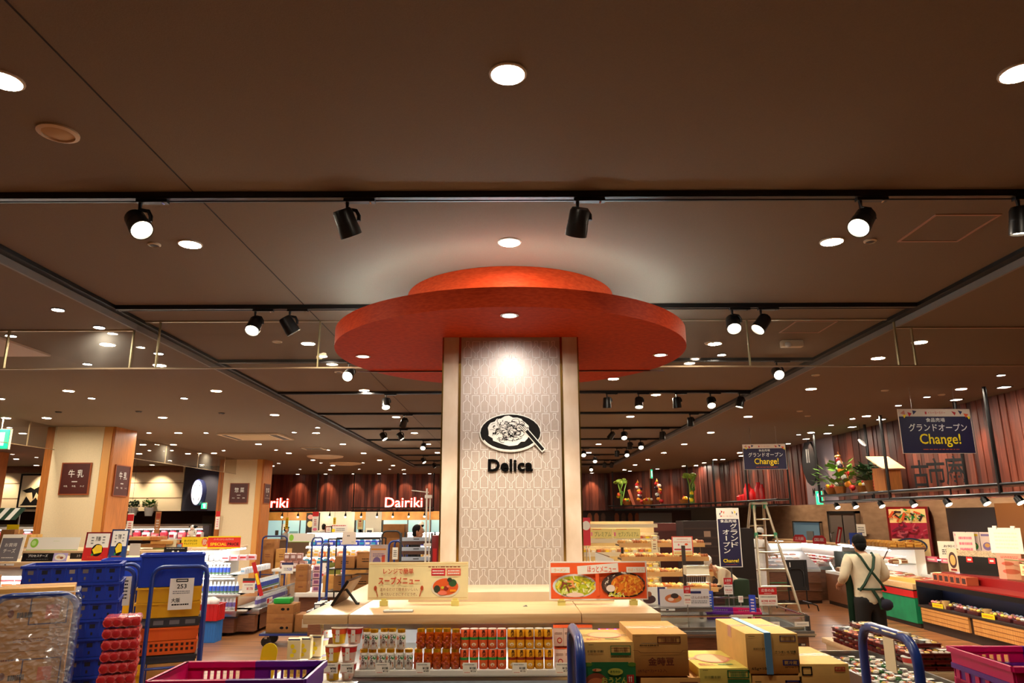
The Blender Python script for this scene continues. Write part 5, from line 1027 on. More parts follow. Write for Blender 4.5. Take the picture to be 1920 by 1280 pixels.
# ================================================================ people
def head(t, z, s=1., face=True, look=0., tip=0., cap=None, hair=hairb, beret=False, mask=False, y=0.):
    M = Matrix.Translation((0, y, z)) @ Matrix.Rotation(look, 4, 'Z') @ Matrix.Rotation(tip, 4, 'X') @ Matrix.Scale(s, 4)
    b = MB(); b.ell((0, -.005, .01), (.074, .092, .112), skin, 18, M); b.ell((0, -.035, -.06), (.055, .058, .055), skin, 14, M)
    b.ell((0, -.098, -.01), (.013, .018, .026), skin, 10, M)
    for q in (-1, 1): b.ell((q * .075, .005, -.005), (.012, .02, .032), skin, 8, M)
    b.build('head', t)
    b = MB()
    for q in (-1, 1): b.ell((q * .03, -.088, .02), (.013, .008, .007), white, 8, M); b.ell((q * .03, -.094, .02), (.006, .004, .006), ink, 8, M); b.ell((q * .03, -.088, .042), (.018, .007, .004), hair, 8, M)
    b.ell((0, -.09, -.055), (.022, .007, .007), m('lip colour', (170, 84, 76), .5), 8, M); b.build('face', t)
    b = MB()
    if not cap: b.ell((0, .014, .032), (.083, .094, .102), hair, 18, M); b.ell((0, .045, -.03), (.07, .058, .07), hair, 14, M); b.build('hair', t)
    else:
        b.ell((0, .02, .0), (.08, .09, .08), hair, 14, M); b.build('hair', t); b = MB()
        if beret: b.ell((.01, .0, .085), (.115, .12, .045), cap, 16, M)
        else: b.ell((0, .012, .062), (.092, .105, .086), cap, 18, M); b.lathe([(.088, .02), (.092, .05)], cap, n=18, M=M @ Matrix.Diagonal((1, 1.12, 1, 1)))
        b.build('cap', t)
    if mask: b = MB(); b.ell((0, -.075, -.045), (.052, .035, .036), white, 12, M); b.build('mask', t)
def skinmesh(name, t, pts, edges, rad, mt, sub=2, shirtrule=None):
    me = bpy.data.meshes.new(name); me.from_pydata(pts, edges, []); o = bpy.data.objects.new(name, me); COL.objects.link(o)
    o.modifiers.new('skin', 'SKIN')
    for i, r in enumerate(rad):
        sv = me.skin_vertices[0].data[i]; sv.radius = (r if isinstance(r, tuple) else (r, r)); sv.use_root = (i == 0)
    md = o.modifiers.new('sub', 'SUBSURF'); md.levels = md.render_levels = sub
    dg = bpy.context.evaluated_depsgraph_get(); m2 = bpy.data.meshes.new_from_object(o.evaluated_get(dg)); bpy.data.objects.remove(o); bpy.data.meshes.remove(me)
    m2.materials.clear()
    ms = mt if isinstance(mt, list) else [mt]
    for x in ms: m2.materials.append(x)
    for p in m2.polygons: p.use_smooth = True
    if shirtrule:
        for p in m2.polygons: p.material_index = shirtrule(p.center)
    o = bpy.data.objects.new(name, m2); COL.objects.link(o); o.parent = t; return o
def person(label, loc, rz, H, shirt, pants, lean=0., arms=((.22, -.05, 1.02), (.2, -.28, 1.0)), cap=None, look=0., tip=0., beret=False, mask=False, group=None, sleeves=.7, hair=hairb):
    """standing figure facing -y, height H; arms = (elbow, wrist) for the right-hand side, mirrored"""
    s = H / 1.72; t = thing('person', label, 'person', loc, rz, group); S = lambda p: (p[0] * s, p[1] * s, p[2] * s)
    def ln(p): # lean the trunk forward about the hip
        x, y, z = p
        if z < .95: return S(p)
        d = z - .95; return S((x, y - d * math.sin(lean), .95 + d * math.cos(lean)))
    sh = 1.42
    P = [(0, 0, .95), (0, .0, 1.15), (0, .01, 1.34), (0, 0, 1.46), (0, -.01, 1.53)]
    V = [ln(p) for p in P]; E = [(0, 1), (1, 2), (2, 3), (3, 4)]; Rd = [(.15 * s, .11 * s), (.145 * s, .105 * s), (.155 * s, .105 * s), (.075 * s, .07 * s), .05 * s]
    def chain(start, pts, rs):
        prev = start
        for p, r in zip(pts, rs): V.append(p); Rd.append(r); E.append((prev, len(V) - 1)); prev = len(V) - 1
        return prev
    arm = []
    for q in (-1, 1):
        e, w = arms if q == 1 or len(arms) == 2 else arms[2:]
        shd = ln((q * .185, 0, sh)); el = S((q * e[0], e[1], e[2])); wr = S((q * w[0], w[1], w[2]))
        k = chain(2, [shd, el, wr], [.06 * s, .045 * s, .032 * s]); wv = Vector(wr); dv = (wv - Vector(el)).normalized(); sd = Vector((q * 1., 0, 0)); up = dv.cross(sd)
        pm = chain(k, [tuple(wv + dv * .05 * s)], [(.04 * s, .022 * s)]); arm.append((shd, el, wr))
        for fi, (of, L) in enumerate(((-.03, .055), (-.01, .075), (.01, .08), (.03, .068))):
            p1 = wv + dv * .085 * s + sd * of * s; chain(pm, [tuple(p1), tuple(p1 + (dv * .8 + up * -.4 * q) * L * .5 * s), tuple(p1 + (dv * .5 + up * -.8 * q) * L * s)], [.0095 * s, .009 * s, .008 * s])
        p1 = wv + dv * .035 * s - sd * .04 * s; chain(pm, [tuple(p1), tuple(p1 + dv * .04 * s - sd * .01 * s)], [.011 * s, .009 * s])
    for q in (-1, 1):
        chain(0, [S((q * .095, 0, .88)), S((q * .11, -.015, .48)), S((q * .115, .02, .09)), S((q * .125, -.10, .035)), S((q * .13, -.17, .03))], [.095 * s, .062 * s, .045 * s, .04 * s, .03 * s])
    skinmesh('body', t, V, E, Rd, [skin, black], 1, lambda c: 1 if c.z < .1 * s else 0)
    # clothes: trousers and shirt follow the same joints a little wider
    V2 = [S((0, 0, 1.0)), S((0, 0, .93))]; E2 = [(0, 1)]; R2 = [(.165 * s, .125 * s), (.16 * s, .12 * s)]
    for q in (-1, 1):
        n = len(V2); V2 += [S((q * .09, 0, .84)), S((q * .11, -.012, .48)), S((q * .117, .018, .1)), S((q * .117, .018, .05))]; R2 += [.108 * s, .082 * s, .072 * s, .07 * s]; E2 += [(1, n), (n, n + 1), (n + 1, n + 2), (n + 2, n + 3)]
    skinmesh('trousers', t, V2, E2, R2, pants)
    V3 = [ln(p) for p in ((0, 0, .80), (0, 0, .96), (0, .0, 1.17), (0, .012, 1.34), (0, .005, 1.45), (0, 0, 1.49))]; E3 = [(0, 1), (1, 2), (2, 3), (3, 4), (4, 5)]; R3 = [(.195 * s, .145 * s), (.175 * s, .13 * s), (.165 * s, .122 * s), (.172 * s, .12 * s), (.09 * s, .085 * s), (.066 * s, .066 * s)]
    for shd, el, wr in arm:
        n = len(V3); a, c, w = Vector(shd), Vector(el), Vector(wr); V3 += [tuple(a), tuple(a.lerp(c, .55)), tuple(c), tuple(c.lerp(w, sleeves))]; R3 += [.074 * s, .066 * s, .058 * s, .05 * s]; E3 += [(3, n), (n, n + 1), (n + 1, n + 2), (n + 2, n + 3)]
    skinmesh('shirt', t, V3, E3, R3, shirt)
    hp = Vector(ln((0, -.015, 1.60))); head(t, hp.z, s, True, look, tip, cap, hair, beret, mask, hp.y)
    return t, ln, s
white_coat = m('white work coat', (232, 228, 222), .7); shirtm = m('cream work shirt', (240, 224, 192), .7, noise=.12, scale=7); darkp = m('black trousers', (20, 17, 18), .8); gstrap = m('dark green strap', (20, 56, 36), .7)
# the man at the deli counter, seen from behind
t, ln, s = person('man in cream shirt with crossed dark green apron straps standing at the deli counter', (4.74, 10.0, 0), PI + .1, 1.735, shirtm, darkp, .10, ((.28, -.02, 1.18), (.2, -.27, 1.08)), None, -.25, .25, sleeves=.75)
b = MB(); K = lambda x, z, y=.135: ln((x, y, z))
for q in (-1, 1): b.tube([K(q * .10, 1.49, .05), K(q * .085, 1.44, .115), K(q * .03, 1.3, .142), K(-q * .03, 1.22, .142), K(-q * .11, 1.10, .135), K(-q * .165, 1.02, .10)], .017, gstrap, 6)
b.tube([K(.17, 1.04, .07), K(.08, 1.04, .143), K(-.08, 1.04, .143), K(-.17, 1.04, .07)], .014, gstrap, 6); b.tube([K(.03, 1.04, .15), K(-.02, .92, .17), K(-.05, .8, .165)], .02, gstrap, 6)
b.bb(-.19, .19, -.165, -.155, .5, 1.3, gstrap); b.build('apron', t)
b = MB(); b.ell((-.11, .17, .86), (.09, .045, .075), m('navy cloth', (24, 22, 44), .8), 10); b.build('waist_pouch', t); t.scale = (1.08, 1.08, 1)
person('worker in white coat and white cap behind the stepladder', (5.72, 17.2, 0), PI / 2 + .4, 1.70, white_coat, white_coat, .12, ((.24, -.1, 1.15), (.16, -.32, 1.12)), m('white cap', (236, 230, 222), .7), 0, .2)
t, ln, s = person('baker in white cap and dark green apron bending over a bread tray', (3.66, 12.2, 0), -PI / 2 + .25, 1.60, m('beige work top', (222, 206, 178), .7), m('dark green skirt', (26, 50, 26), .8), .95, ((.2, -.42, .98), (.14, -.62, .92)), m('white cap'), .5, .55, mask=True)
b = MB(); b.bb(-.17, .17, -.15, .14, .45, 1.0, m('dark green apron', (22, 46, 24), .8), ch=.04); b.build('apron', t)
b = MB(); b.bb(-.3, .3, -.2, .2, 0, .012, m('dark bread tray', (50, 36, 30), .5)); b.bb(-.3, .3, -.2, -.19, .012, .03, m('dark bread tray')); b.bb(-.3, .3, .19, .2, .012, .03, m('dark bread tray')); tag(b.build('baking_tray', loc=(2.92, 11.72, .93)), 'dark tray held by the bending baker', 'tray')
person('person in black with black hair behind the bread tray rack', (-1.98, 14.75, 0), PI / 2, 1.84, m('black jacket', (14, 14, 18), .8), darkp, .15, ((.22, -.1, 1.1), (.18, -.3, 1.0)))
cap_w = m('white cap')
for i, (px, Y, H, kw) in enumerate(((535, 29.3, 1.62, dict(cap=m('black beret', (18, 18, 20), .8), beret=True)), (607, 29.35, 1.72, {}), (761, 29.3, 1.66, dict(cap=cap_w)), (793, 29.5, 1.78, dict(cap=cap_w)), (1306, 27.2, 1.68, {}), (638, 29.4, 1.62, dict(cap=m('black beret'), beret=True)))):
    x = at(px, 985, Y).x
    person(('worker in black beret at the left of the far counter', 'dark haired person in a grey top at the far tiled wall', 'kitchen worker in white, the shorter of two behind the tray rack', 'kitchen worker in white, the taller of two behind the tray rack', 'dark haired person far behind the brown rack right of the column', 'worker in black beret half hidden behind the white lettered board')[i], (x, Y, 0), (PI / 2 if i in (0, 4, 5) else PI if i == 1 else -PI / 2), H, m('light grey top', (190, 184, 180), .7) if i in (1, 4) else white_coat, darkp, .08, **kw)
# ================================================================ far shops at the back
t = MB(); KY = 29.9
boardm = m('golden wood board', (222, 158, 76), .5, noise=.2, scale=3, c2=(196, 130, 60))
b = MB(); b.bb(-10.2, -1.0, KY, KY + .06, 1.86, 2.22, boardm); b.bb(-10.2, 4.2, KY + .0, KY + .1, 0, 1.05, m('shop counter front', (150, 120, 96), .6)); struct(b.build('wall_back_shopfront'))
tilew = m('white kitchen tile', (226, 218, 206), .35)
b = MB(); b.bb(-8.05, -6.35, KY - .02, KY + .1, 1.05, 2.2, tilew); b.bb(-5.9, -5.25, KY - .02, KY + .1, 1.05, 2.2, m('grey pillar face', (186, 180, 172), .5)); struct(b.build('wall_back_tiles'))
kg = m('cool kitchen window', (150, 186, 190), .3, emit=.75)
for i, (x0, x1) in enumerate(((-10.1, -8.05), (-6.35, -5.9), (-5.25, -2.6), (-2.6, -.6))):
    b = MB(); b.bb(x0 + .05, x1, KY + .05, KY + .07, 1.05, 1.86, kg); o = struct(b.build('window_%d' % (i + 2)))
    f = MB()
    for x in (x0 + .05, x0 + (x1 - x0) * .4, x0 + (x1 - x0) * .75, x1): f.bb(x - .02, x + .02, KY + .02, KY + .05, 1.05, 1.86, dkgrey)
    f.build('window_frame', o); f = MB()
    for q in range(5): x = R.uniform(x0 + .2, x1 - .3); z = R.uniform(1.1, 1.5); f.bb(x, x + R.uniform(.1, .35), KY + .035, KY + .05, z, z + R.uniform(.05, .25), R.choice([grey, white, steel, m('pale teal', (120, 170, 176), .4)]))
    f.build('kitchen_view', o)
b = MB(); b.bb(-9.6, -1.2, 28.5, 28.8, 0, 1.12, m('shop counter front', (150, 120, 96), .6)); b.bb(-9.6, -1.2, 28.45, 28.85, 1.12, 1.16, woodt); tag(b.build('shop_counter'), 'long far shop counter under the lit letters', 'counter')
blb = lamp('bulb glow', (255, 240, 200), 40)
b = MB(); b.bb(-9.9, -1.2, 28.86, 29.0, 2.2, 2.225, black); tag(b.build('lamp_rail'), 'long thin black rail carrying the lamps over the far golden board', 'rail')
xs = [-9.6 + .62 * k for k in range(14)]
for i, x in enumerate(xs):
    o = thing('shop_lamp', 'small black lamp over the far golden board, %s from the left' % nth(i), 'lamp', (x, 28.9, 2.2), 0, 'lamps over the golden board'); b = MB(); b.cyl((0, 0, 0), (0, 0, -.08), .012, .012, black, 8); b.cyl((0, 0, -.08), (0, -.04, -.2), .03, .045, black, 10); b.build('housing', o); b = MB(); b.ell((0, -.045, -.21), (.035, .035, .03), blb, 8); b.build('bulb', o)
    if i % 2: light('board_beam', 'SPOT', (x, 28.95, 2.0), 40, (255, 232, 190), .04, 130, (x, 29.9, 1.9), .6)
def frame_shelf(label, path, z0, z1, dep, poles, posts_extra=()):
    """black steel shelf frame hanging from the ceiling in front of a fascia"""
    t = thing('hanging_shelf', label, 'shelf', (path[0][0], path[0][1], z1)); o = Vector((path[0][0], path[0][1], z1)); b = MB()
    for (x0, y0), (x1, y1) in zip(path, path[1:]):
        d = Vector((x1 - x0, y1 - y0, 0)).normalized(); n = Vector((-d.y, d.x, 0)) * dep
        for off in (Vector(), n):
            for z in (z0, z1): b.tube([Vector((x0, y0, z)) + off - o, Vector((x1, y1, z)) + off - o], .022, black, 6)
        for k in range(4): p = Vector((x0, y0, z1)).lerp(Vector((x1, y1, z1)), k / 3); b.tube([p - o, p + n - o], .016, black, 6); b.tube([p - o, p - Vector((0, 0, z1 - z0)) - o], .014, black, 6)
        b.add([Vector((x0, y0, z1 - .02)) - o, Vector((x1, y1, z1 - .02)) - o, Vector((x1, y1, z1 - .02)) + n - o, Vector((x0, y0, z1 - .02)) + n - o], [(0, 1, 2, 3)], black)
    b.build('frame', t)
    for x, y in poles: b = MB(); b.tube([Vector((x, y, ZO)) - o, Vector((x, y, z0)) - o], .026, black, 8); b.build('hanger_pole', t)
    return t
frame_shelf('black hanging shelf frame along the near right wood fascia', [(6.28, 14.85), (6.28, 8.2)], 2.25, 2.37, .36, [(6.28, 9.35), (6.28, 12.1), (6.28, 14.85), (6.64, 8.3), (6.64, 10.6), (6.64, 13.4)])
frame_shelf('black hanging shelf frame along the curved far right wood fascia', [(6.45, 16.9), (6.35, 19.8), (6.2, 22.7), (5.7, 25.3), (4.9, 26.9), (3.9, 27.9)], 2.23, 2.35, .3, [(6.45, 16.9), (6.35, 19.6), (6.2, 22.2), (5.9, 24.3), (5.1, 26.6), (3.9, 27.9)])
frame_shelf('black hanging shelf frame under the left far lit sign', [(-10.1, 28.35), (-8.9, 28.35), (-7.5, 28.35)], 2.2, 2.32, -.3, [(-9.9, 28.35), (-7.5, 28.35)])
frame_shelf('black hanging shelf frame under the right far lit sign', [(-6.1, 28.35), (-4.6, 28.35), (-3.0, 28.35)], 2.2, 2.32, -.3, [(-6.1, 28.35), (-4.4, 28.35), (-3.0, 28.35)])
lw, lr = lamp('white letter glow', (255, 236, 215), 3), lamp('red letter glow', (255, 50, 20), 1.1)
for px0, px1, lab in ((470, 541, 'red edged glowing letters on the far shelf, partly hidden by the pillar'), (722, 792, 'red edged glowing letters on the far shelf left of the column')):
    a, c = at(px0, 952, 28.2), at(px1, 936.5, 28.2); t = thing('lit_sign', lab, 'sign', ((a.x + c.x) / 2, 28.2, 2.345)); w, h = c.x - a.x, .36
    b = MB(); text(b, 'Dairiki', 0, h / 2, w + .04, h + .03, lr, .012, .045, depth=.06); b.build('letter_halo', t); b = MB(); text(b, 'Dairiki', 0, h / 2, w, h, lw, -.01, .0, depth=.01); b.build('lettering', t)
def vbanner(px, py0, py1, Y, w, base, els, label, z=None):
    p, q = at(px, py1, Y), at(px, py0, Y); sign('hanging_banner', label, 'sign', (p.x, Y, p.z), w, q.z - p.z, base, els, eps=.002); o = COL.objects[-1]; o = o.parent or o; b = MB(); b.tube([(0, .003, q.z - p.z), (0, .003, ZO - p.z)], .004, dkgrey, 4); b.build('wire', o)
vbanner(537.5, 970, 991, 28.0, .11, yellow, [('l', .5, .5, .5, .8, red, 4)], 'narrow yellow banner hanging at the left far shop'); vbanner(627, 970, 987, 28.0, .10, yellow, [('l', .5, .5, .5, .8, red, 4)], 'narrow yellow banner hanging at the middle of the far shops')
vbanner(590, 959, 1003, 26.5, .22, paper, [('r', .5, .9, 1, .2, red), ('e', .5, .25, .7, .12, pink), ('r', .5, .06, .8, .08, red), ('l', .5, .55, .4, .3, red, 4)], 'tall red and white banner in front of the far food poster'); vbanner(675, 973, 992, 28.5, .22, m('cream yellow banner', (250, 236, 170), .6), [('e', .5, .8, .4, .15, red), ('l', .5, .45, .6, .4, orange, 4)], 'cream banner with red marks beside the far grey pillar')
vbanner(242, 962, 1003, 20.0, .17, paper, [('r', .5, .8, 1, .3, red), ('l', .5, .35, .5, .5, red, 5)], 'red and white banner right of the nearer ivory pillar'); vbanner(407, 958, 992, 21.0, .12, paper, [('r', .5, .85, 1, .3, red), ('l', .5, .35, .5, .5, pink, 4)], 'red and white banner left of the farther ivory pillar')
p, q = at(572, 1000, 29.8), at(600, 961, 29.8)
sign('food_poster', 'dark poster of food plates on the far tiled wall', 'poster', ((p.x + q.x) / 2, 29.872, p.z), q.x - p.x, q.z - p.z, m('dark poster', (34, 24, 24), .5), [('e', .3, .8, .4, .22, m('ham food')), ('e', .3, .45, .42, .3, m('noodle food')), ('e', .72, .55, .3, .2, green), ('e', .75, .3, .3, .2, red), ('e', .7, .82, .25, .15, m('egg food'))], eps=.003)
a = at(680, 1000, 28.8); b = MB(); b.bb(-.16, .16, 0, .08, 0, .45, m('pale slide frame', (226, 222, 216), .5), ch=.02); b.bb(-.1, .1, -.004, 0, .08, .37, m('dark slide glass', (70, 76, 86), .2)); tag(b.build('menu_stand', loc=(at(692, 998, 29.7).x, 29.8, 1.1)), 'small framed grey panel on the far grey pillar', 'panel')
# white sign boards in front of the far shops
p = at(562, 1011, 17.4); sign('shelf_banner', 'long pale sign board with a green circle on the stepped shelves', 'sign', (p.x, 17.55, 1.62 - .2), .64, .2, m('pale sign board', (226, 220, 210), .6), [('e', .13, .5, .17, .75, lime), ('r', .5, .03, 1, .06, lime), ('t', '!', .97, .6, .02, .4, ink)])
p = at(614, 1001, 17.6); sign('framed_notice', 'brown framed notice on the stepped shelves', 'sign', (p.x, 17.7, 1.62), .17, .16, m('brown notice frame', (120, 52, 36), .5), [('r', .5, .5, .7, .7, paper), ('l', .5, .5, .4, .4, red, 2)])
p = at(633, 1001, 17.6); sign('shelf_banner', 'white lettered board beside the brown framed notice', 'sign', (p.x, 17.7, 1.62), .42, .2, paper, [('l', .5, .85, .8, .2, red, 1), ('e', .2, .3, .2, .4, yellow), ('l', .6, .4, .5, .4, grey, 2)])
# wall behind the left counters: picture, oval sign, plants, meat case
p = at(61, 950, 23.8); hw = .42
mt = lambda P: [(u, v) for u, v in P]
sign('mountain_picture', 'black framed mountain picture on the cream wall left of the pillar', 'picture', (at(64, 950, 23.75).x, 23.8, at(64, 950, 23.75).z), 1.05, 1.0, cream, [('p', mt([(.03, .08), (.97, .06), (.97, .55), (.75, .72), (.62, .62), (.5, .7), (.2, .5), (.08, .55), (.3, .62), (.15, .45), (.14, .3)]), m('pale snow', (226, 206, 166), .6)), ('p', [(.06, .52), (.3, .62), (.42, .56), (.72, .74), (.96, .56), (.8, .5), (.86, .28), (.7, .48), (.66, .24), (.5, .46), (.42, .22), (.36, .46), (.2, .44)], ink), ('p', [(.04, .05), (.96, .05), (.96, .2), (.6, .16), (.5, .3), (.36, .14), (.2, .34), (.1, .1)], ink)], frame=(black, .06), eps=.004)
p = at(372, 923, 23.7); t = thing('oval_sign', 'round white lit sign projecting from the dark blue wall', 'sign', (p.x, 23.6, p.z)); M = Matrix.Rotation(.0, 4, 'Z'); b = MB(); b.prism([(.19 * math.cos(k * PI / 14), .42 * math.sin(k * PI / 14)) for k in range(28)], .0, .3, m('blue sign rim', (60, 70, 130), .4)); b.build('housing', t); b = MB(); b.prism([(.17 * math.cos(k * PI / 14), .39 * math.sin(k * PI / 14)) for k in range(28)], -.006, .0, lamp('oval sign face', (246, 244, 250), 1.3)); b.build('face', t); b = MB()
for k in range(4): a = PI / 4 + k * PI / 2; strip(b, [(.12 * math.cos(a - .2), .3 * math.sin(a - .2)), (.12 * math.cos(a + .2), .3 * math.sin(a + .2))], -.009, .02, ink, False)
b.build('marks', t)
def exit_sign(px, py, Y, w, h, label, rz=0., hang=False):
    p = at(px, py, Y); t = thing('exit_sign', label, 'exit sign', p, rz); b = MB(); b.bb(-w / 2, w / 2, 0, .05, -h / 2, h / 2, whp); b.bb(-w / 2 + .01, w / 2 - .01, -.004, 0, -h / 2 + .01, h / 2 - .01, lamp('exit green', (40, 226, 150), 1.6)); b.build('housing', t)
    b = MB(); b.bb(-.1 * w, .25 * w, -.008, -.004, -.32 * h, .32 * h, lamp('exit white', (230, 255, 240), 1.6)); b.ell((-.15 * w, -.006, .2 * h), (.07 * w, .004, .1 * h), lamp('exit white', (230, 255, 240), 1.6), 8); b.build('running_figure', t)
    if hang: b = MB(); b.tube([(0, .02, h / 2), (0, .02, ZO - p.z)], .008, whp, 6); b.build('hanger', t)
exit_sign(383, 948, 23.85, .19, .2, 'green exit sign above the grey door on the dark blue wall'); exit_sign(0, 823, 12.0, .34, .34, 'green exit sign hanging at the left edge of the photo', hang=True); exit_sign(1222, 888, 25.5, .14, .32, 'thin lit exit sign hanging in front of the far right fascia', .9, True); exit_sign(1537, 933, 16.0, .18, .3, 'green exit sign under the lilac panel', -1.0, True)
def plant(label, px, py, Y, pot_h, pot_r, leafs, mt, spread, seed, leaf=.05, pot=white):
    q = random.Random(seed); p = at(px, py, Y); t = thing('potted_plant', label, 'plant', p); b = MB(); b.lathe([(pot_r * .7, 0), (pot_r, pot_h), (pot_r * .9, pot_h), (pot_r * .6, pot_h * .8)], pot, n=16); b.build('pot', t); b = MB()
    for k in range(leafs):
        a = q.uniform(0, 6.3); r = math.sqrt(q.random()) * spread; z = pot_h + q.uniform(0, spread * 1.5) * (1 - .4 * r / spread); c = Vector((r * math.cos(a), r * math.sin(a), z)); d = Vector((math.cos(a), math.sin(a), q.uniform(-.3, 1))).normalized() * leaf; n = d.cross(Vector((0, 0, 1))).normalized() * leaf * .4
        b.add([c, c + d * .5 + n, c + d, c + d * .5 - n], [(0, 1, 2, 3)], mt)
        if k % 6 == 0: b.tube([(0, 0, pot_h * .8), tuple(c)], .004, m('plant stem', (70, 90, 40), .7), 4)
    b.build('foliage', t); return t
lf = m('leaf green foliage', (70, 120, 40), .5); lf2 = m('dark foliage', (30, 66, 30), .6)
plant('white pot with ivy on the cream wall, next to the orange pillar', 249, 966, 23.58, .24, .15, 160, lf2, .17, 1, .1); plant('white pot with ivy on the cream wall, the fuller one', 279, 967, 23.58, .26, .15, 200, lf, .19, 2, .1)
for n_ in ('potted_plant', 'potted_plant.001'): b = MB(); b.bb(-.03, .03, .1, .31, .1, .16, steel); b.build('wall_bracket', bpy.data.objects[n_])
def meatcase(label, x0, x1, Y, n, glab):
    short = 'case left of the pillar' if x0 < -14 else 'case under the white pots'
    t = thing('meat_case', label, 'display case', ((x0 + x1) / 2, Y, 0)); w = (x1 - x0) / 2; b = MB(); b.bb(-w, w, 0, 1.2, 0, .8, body); b.bb(-w, w, 1.0, 1.2, .8, 1.75, m('dark case back', (50, 34, 30), .6)); b.bb(-w, w, .5, 1.2, 1.74, 1.80, steel); b.bb(-w, w, .45, .52, 1.66, 1.74, white); b.build('body', t); b = MB(); b.bb(-w, w, .46, .52, 1.64, 1.66, ledw); b.build('led_strip', t)
    mm = [(m('meat pink', (214, 90, 100), .4), m('meat pale', (236, 190, 186), .4)), (m('meat red', (176, 40, 56), .4), m('meat pink')), (m('meat white', (236, 226, 220), .4), m('meat red'))]
    goods('meat_pack', 'food pack', [Vector((x0 + .1 + (x1 - x0 - .2) * (i % n) / (n - 1), Y + .2 + .22 * (i // n), .802 + .0 * (i // n))) for i in range(n * 3)], (.15, .18, .1), mm, glab, 'left in the ' + short, 'meat packs')
    b = MB(); b.bb(-w, w, .45, 1.0, 1.33, 1.36, white); b.build('shelf', t)
    goods('meat_pack', 'food pack', [Vector((x0 + .1 + (x1 - x0 - .2) * i / (n - 1), Y + .6, 1.362)) for i in range(n)], (.17, .18, .24), mm, 'upper ' + glab, 'left in the ' + short, 'meat packs')
meatcase('long meat case under the cream wall, left of the nearer pillar', -16.4, -12.9, 21.6, 12, 'meat pack'); meatcase('long meat case under the hanging white pots', -12.6, -9.4, 22.0, 12, 'meat pack')
p = at(15, 983, 19.0); sign('price_banner', 'yellow handwritten sign at the far left edge', 'sign', (at(26, 985, 17).x, 17.0, at(26, 985, 17).z), .27, .3, yellow, [('l', .5, .5, .5, .6, ink, 3)])
t = thing('produce_stand', 'dark wooden stand below the yellow sign at the far left', 'stand', (at(20, 1003, 16).x, 16.2, 0)); b = MB(); b.bb(-.7, .5, 0, .9, 0, 1.45, woodb); b.build('stand_body', t)
bpy.data.objects['price_banner.001'].location = (at(26, 985, 16.6).x, 16.6, 1.452 + .0); bpy.data.objects['price_banner.001'].scale.z = 1.35
t = thing('striped_awning', 'green and white striped awning at the far left edge', 'awning', (at(4, 975, 16.9).x - .2, 17.2, at(4, 975, 17).z)); b = MB()
for k in range(6): b.prismx([(0, 0), (.3, .25), (.3, .28), (-.02, .01)], -.4 + .12 * k, -.28 + .12 * k, gstrap if k % 2 else white)
b.build('awning_cloth', t); b = MB(); b.tube([(-.3, .3, .2), (-.3, .3, -1.9)], .02, steel); b.tube([(.2, .3, .2), (.2, .3, -1.9)], .02, steel); b.build('support', t)
carton('shipping_carton', 'brown carton below the yellow sign at the far left', (at(18, 1003, 16.3).x, 16.25, 1.451), .30, .3, .30, cardd)
sign('floor_banner', 'brown slim banner in front of the right meat case', 'sign', (at(294, 1000, 21.5).x, 21.5, at(294, 1000, 21.5).z), .16, .62, m('tan banner', (190, 130, 80), .6), [('r', .5, .8, .8, .25, m('red brown print')), ('l', .5, .4, .5, .5, white, 4)])
# ================================================================ bread corner right of the column
breads = [m('golden bread', (226, 160, 76), .5, noise=.25, scale=30), m('pale bread', (240, 206, 140), .5, noise=.2, scale=30), m('brown bread', (176, 96, 40), .5, noise=.25, scale=30), m('sugar bread', (246, 230, 196), .6, noise=.15, scale=40)]
ledb = lamp('warm shelf led', (255, 226, 160), 25)
def bun(i):
    b = MB(); mt = breads[i % 4]
    if i % 3 == 0: b.ell((0, 0, .03), (.05, .04, .034), mt, 12); b.ell((0, 0, .05), (.02, .03, .018), breads[(i + 1) % 4], 8)
    elif i % 3 == 1:
        for k in range(3): b.ell((-.035 + .035 * k, 0, .03), (.028, .04, .032), mt, 10)
    else: b.ell((0, 0, .026), (.06, .03, .028), mt, 12); b.bb(-.03, .03, -.004, .004, .048, .054, breads[3])
    return b.mesh('bread_roll')
BM = [bun(i) for i in range(12)]
bag = glass('bread bag film', (250, 244, 230), .1, .12, dirt=.22)
def packed(i):
    b = MB(); b.bb(-.05, .05, -.04, .04, 0, .07, breads[i % 4], ch=.02); b.bb(-.055, .055, -.045, .045, .002, .078, bag, ch=.018); b.prism([(-.05, .078), (.05, .078), (.07, .115), (-.07, .115)], -.006, .006, bag); b.bb(-.03, .03, -.047, -.0455, .02, .05, [yellow, paper, orange, pink][i % 4]); return b.mesh('bread_bag')
PM = [packed(i) for i in range(8)]
def lay(mesh_list, name, spots, lab, group, cat='bread'):
    for i, p in enumerate(spots):
        o = bpy.data.objects.new(name, mesh_list[(i * 5 + i // 3) % len(mesh_list)]); COL.objects.link(o); o.location = p; o.rotation_euler.z = R.uniform(-.5, .5); tag(o, lab % nth(i), cat, group)
t = thing('bread_shelf', 'lit bread shelves packed with bagged bread right of the column', 'shelf', (1.95, 12.6, 0)); b = MB()
for z in (.62, .9, 1.14, 1.38, 1.6): b.bb(-.75, .55, 0, .34, z - .02, z, m('shelf white', (236, 226, 206), .5)); b.bb(-.75, .55, -.012, 0, z - .05, z + .02, m('price strip', (240, 226, 190), .5))
b.bb(-.75, .55, .34, .38, 0, 1.9, m('shelf back', (206, 180, 140), .6)); b.bb(-.77, -.75, 0, .38, 0, 1.9, steel); b.bb(.55, .57, 0, .38, 0, 1.66, steel); b.bb(-.75, .55, .02, .34, 0, .58, woodb); b.build('shelf_frame', t)
b = MB()
for z in (.9, 1.14, 1.38, 1.6): b.bb(-.74, .54, .01, .03, z - .035, z - .022, ledb)
b.bb(-.74, .54, .02, .05, 1.825, 1.84, ledb); b.bb(-.75, .55, .0, .012, 1.80, 1.86, m('price strip')); b.build('led_strip', t)
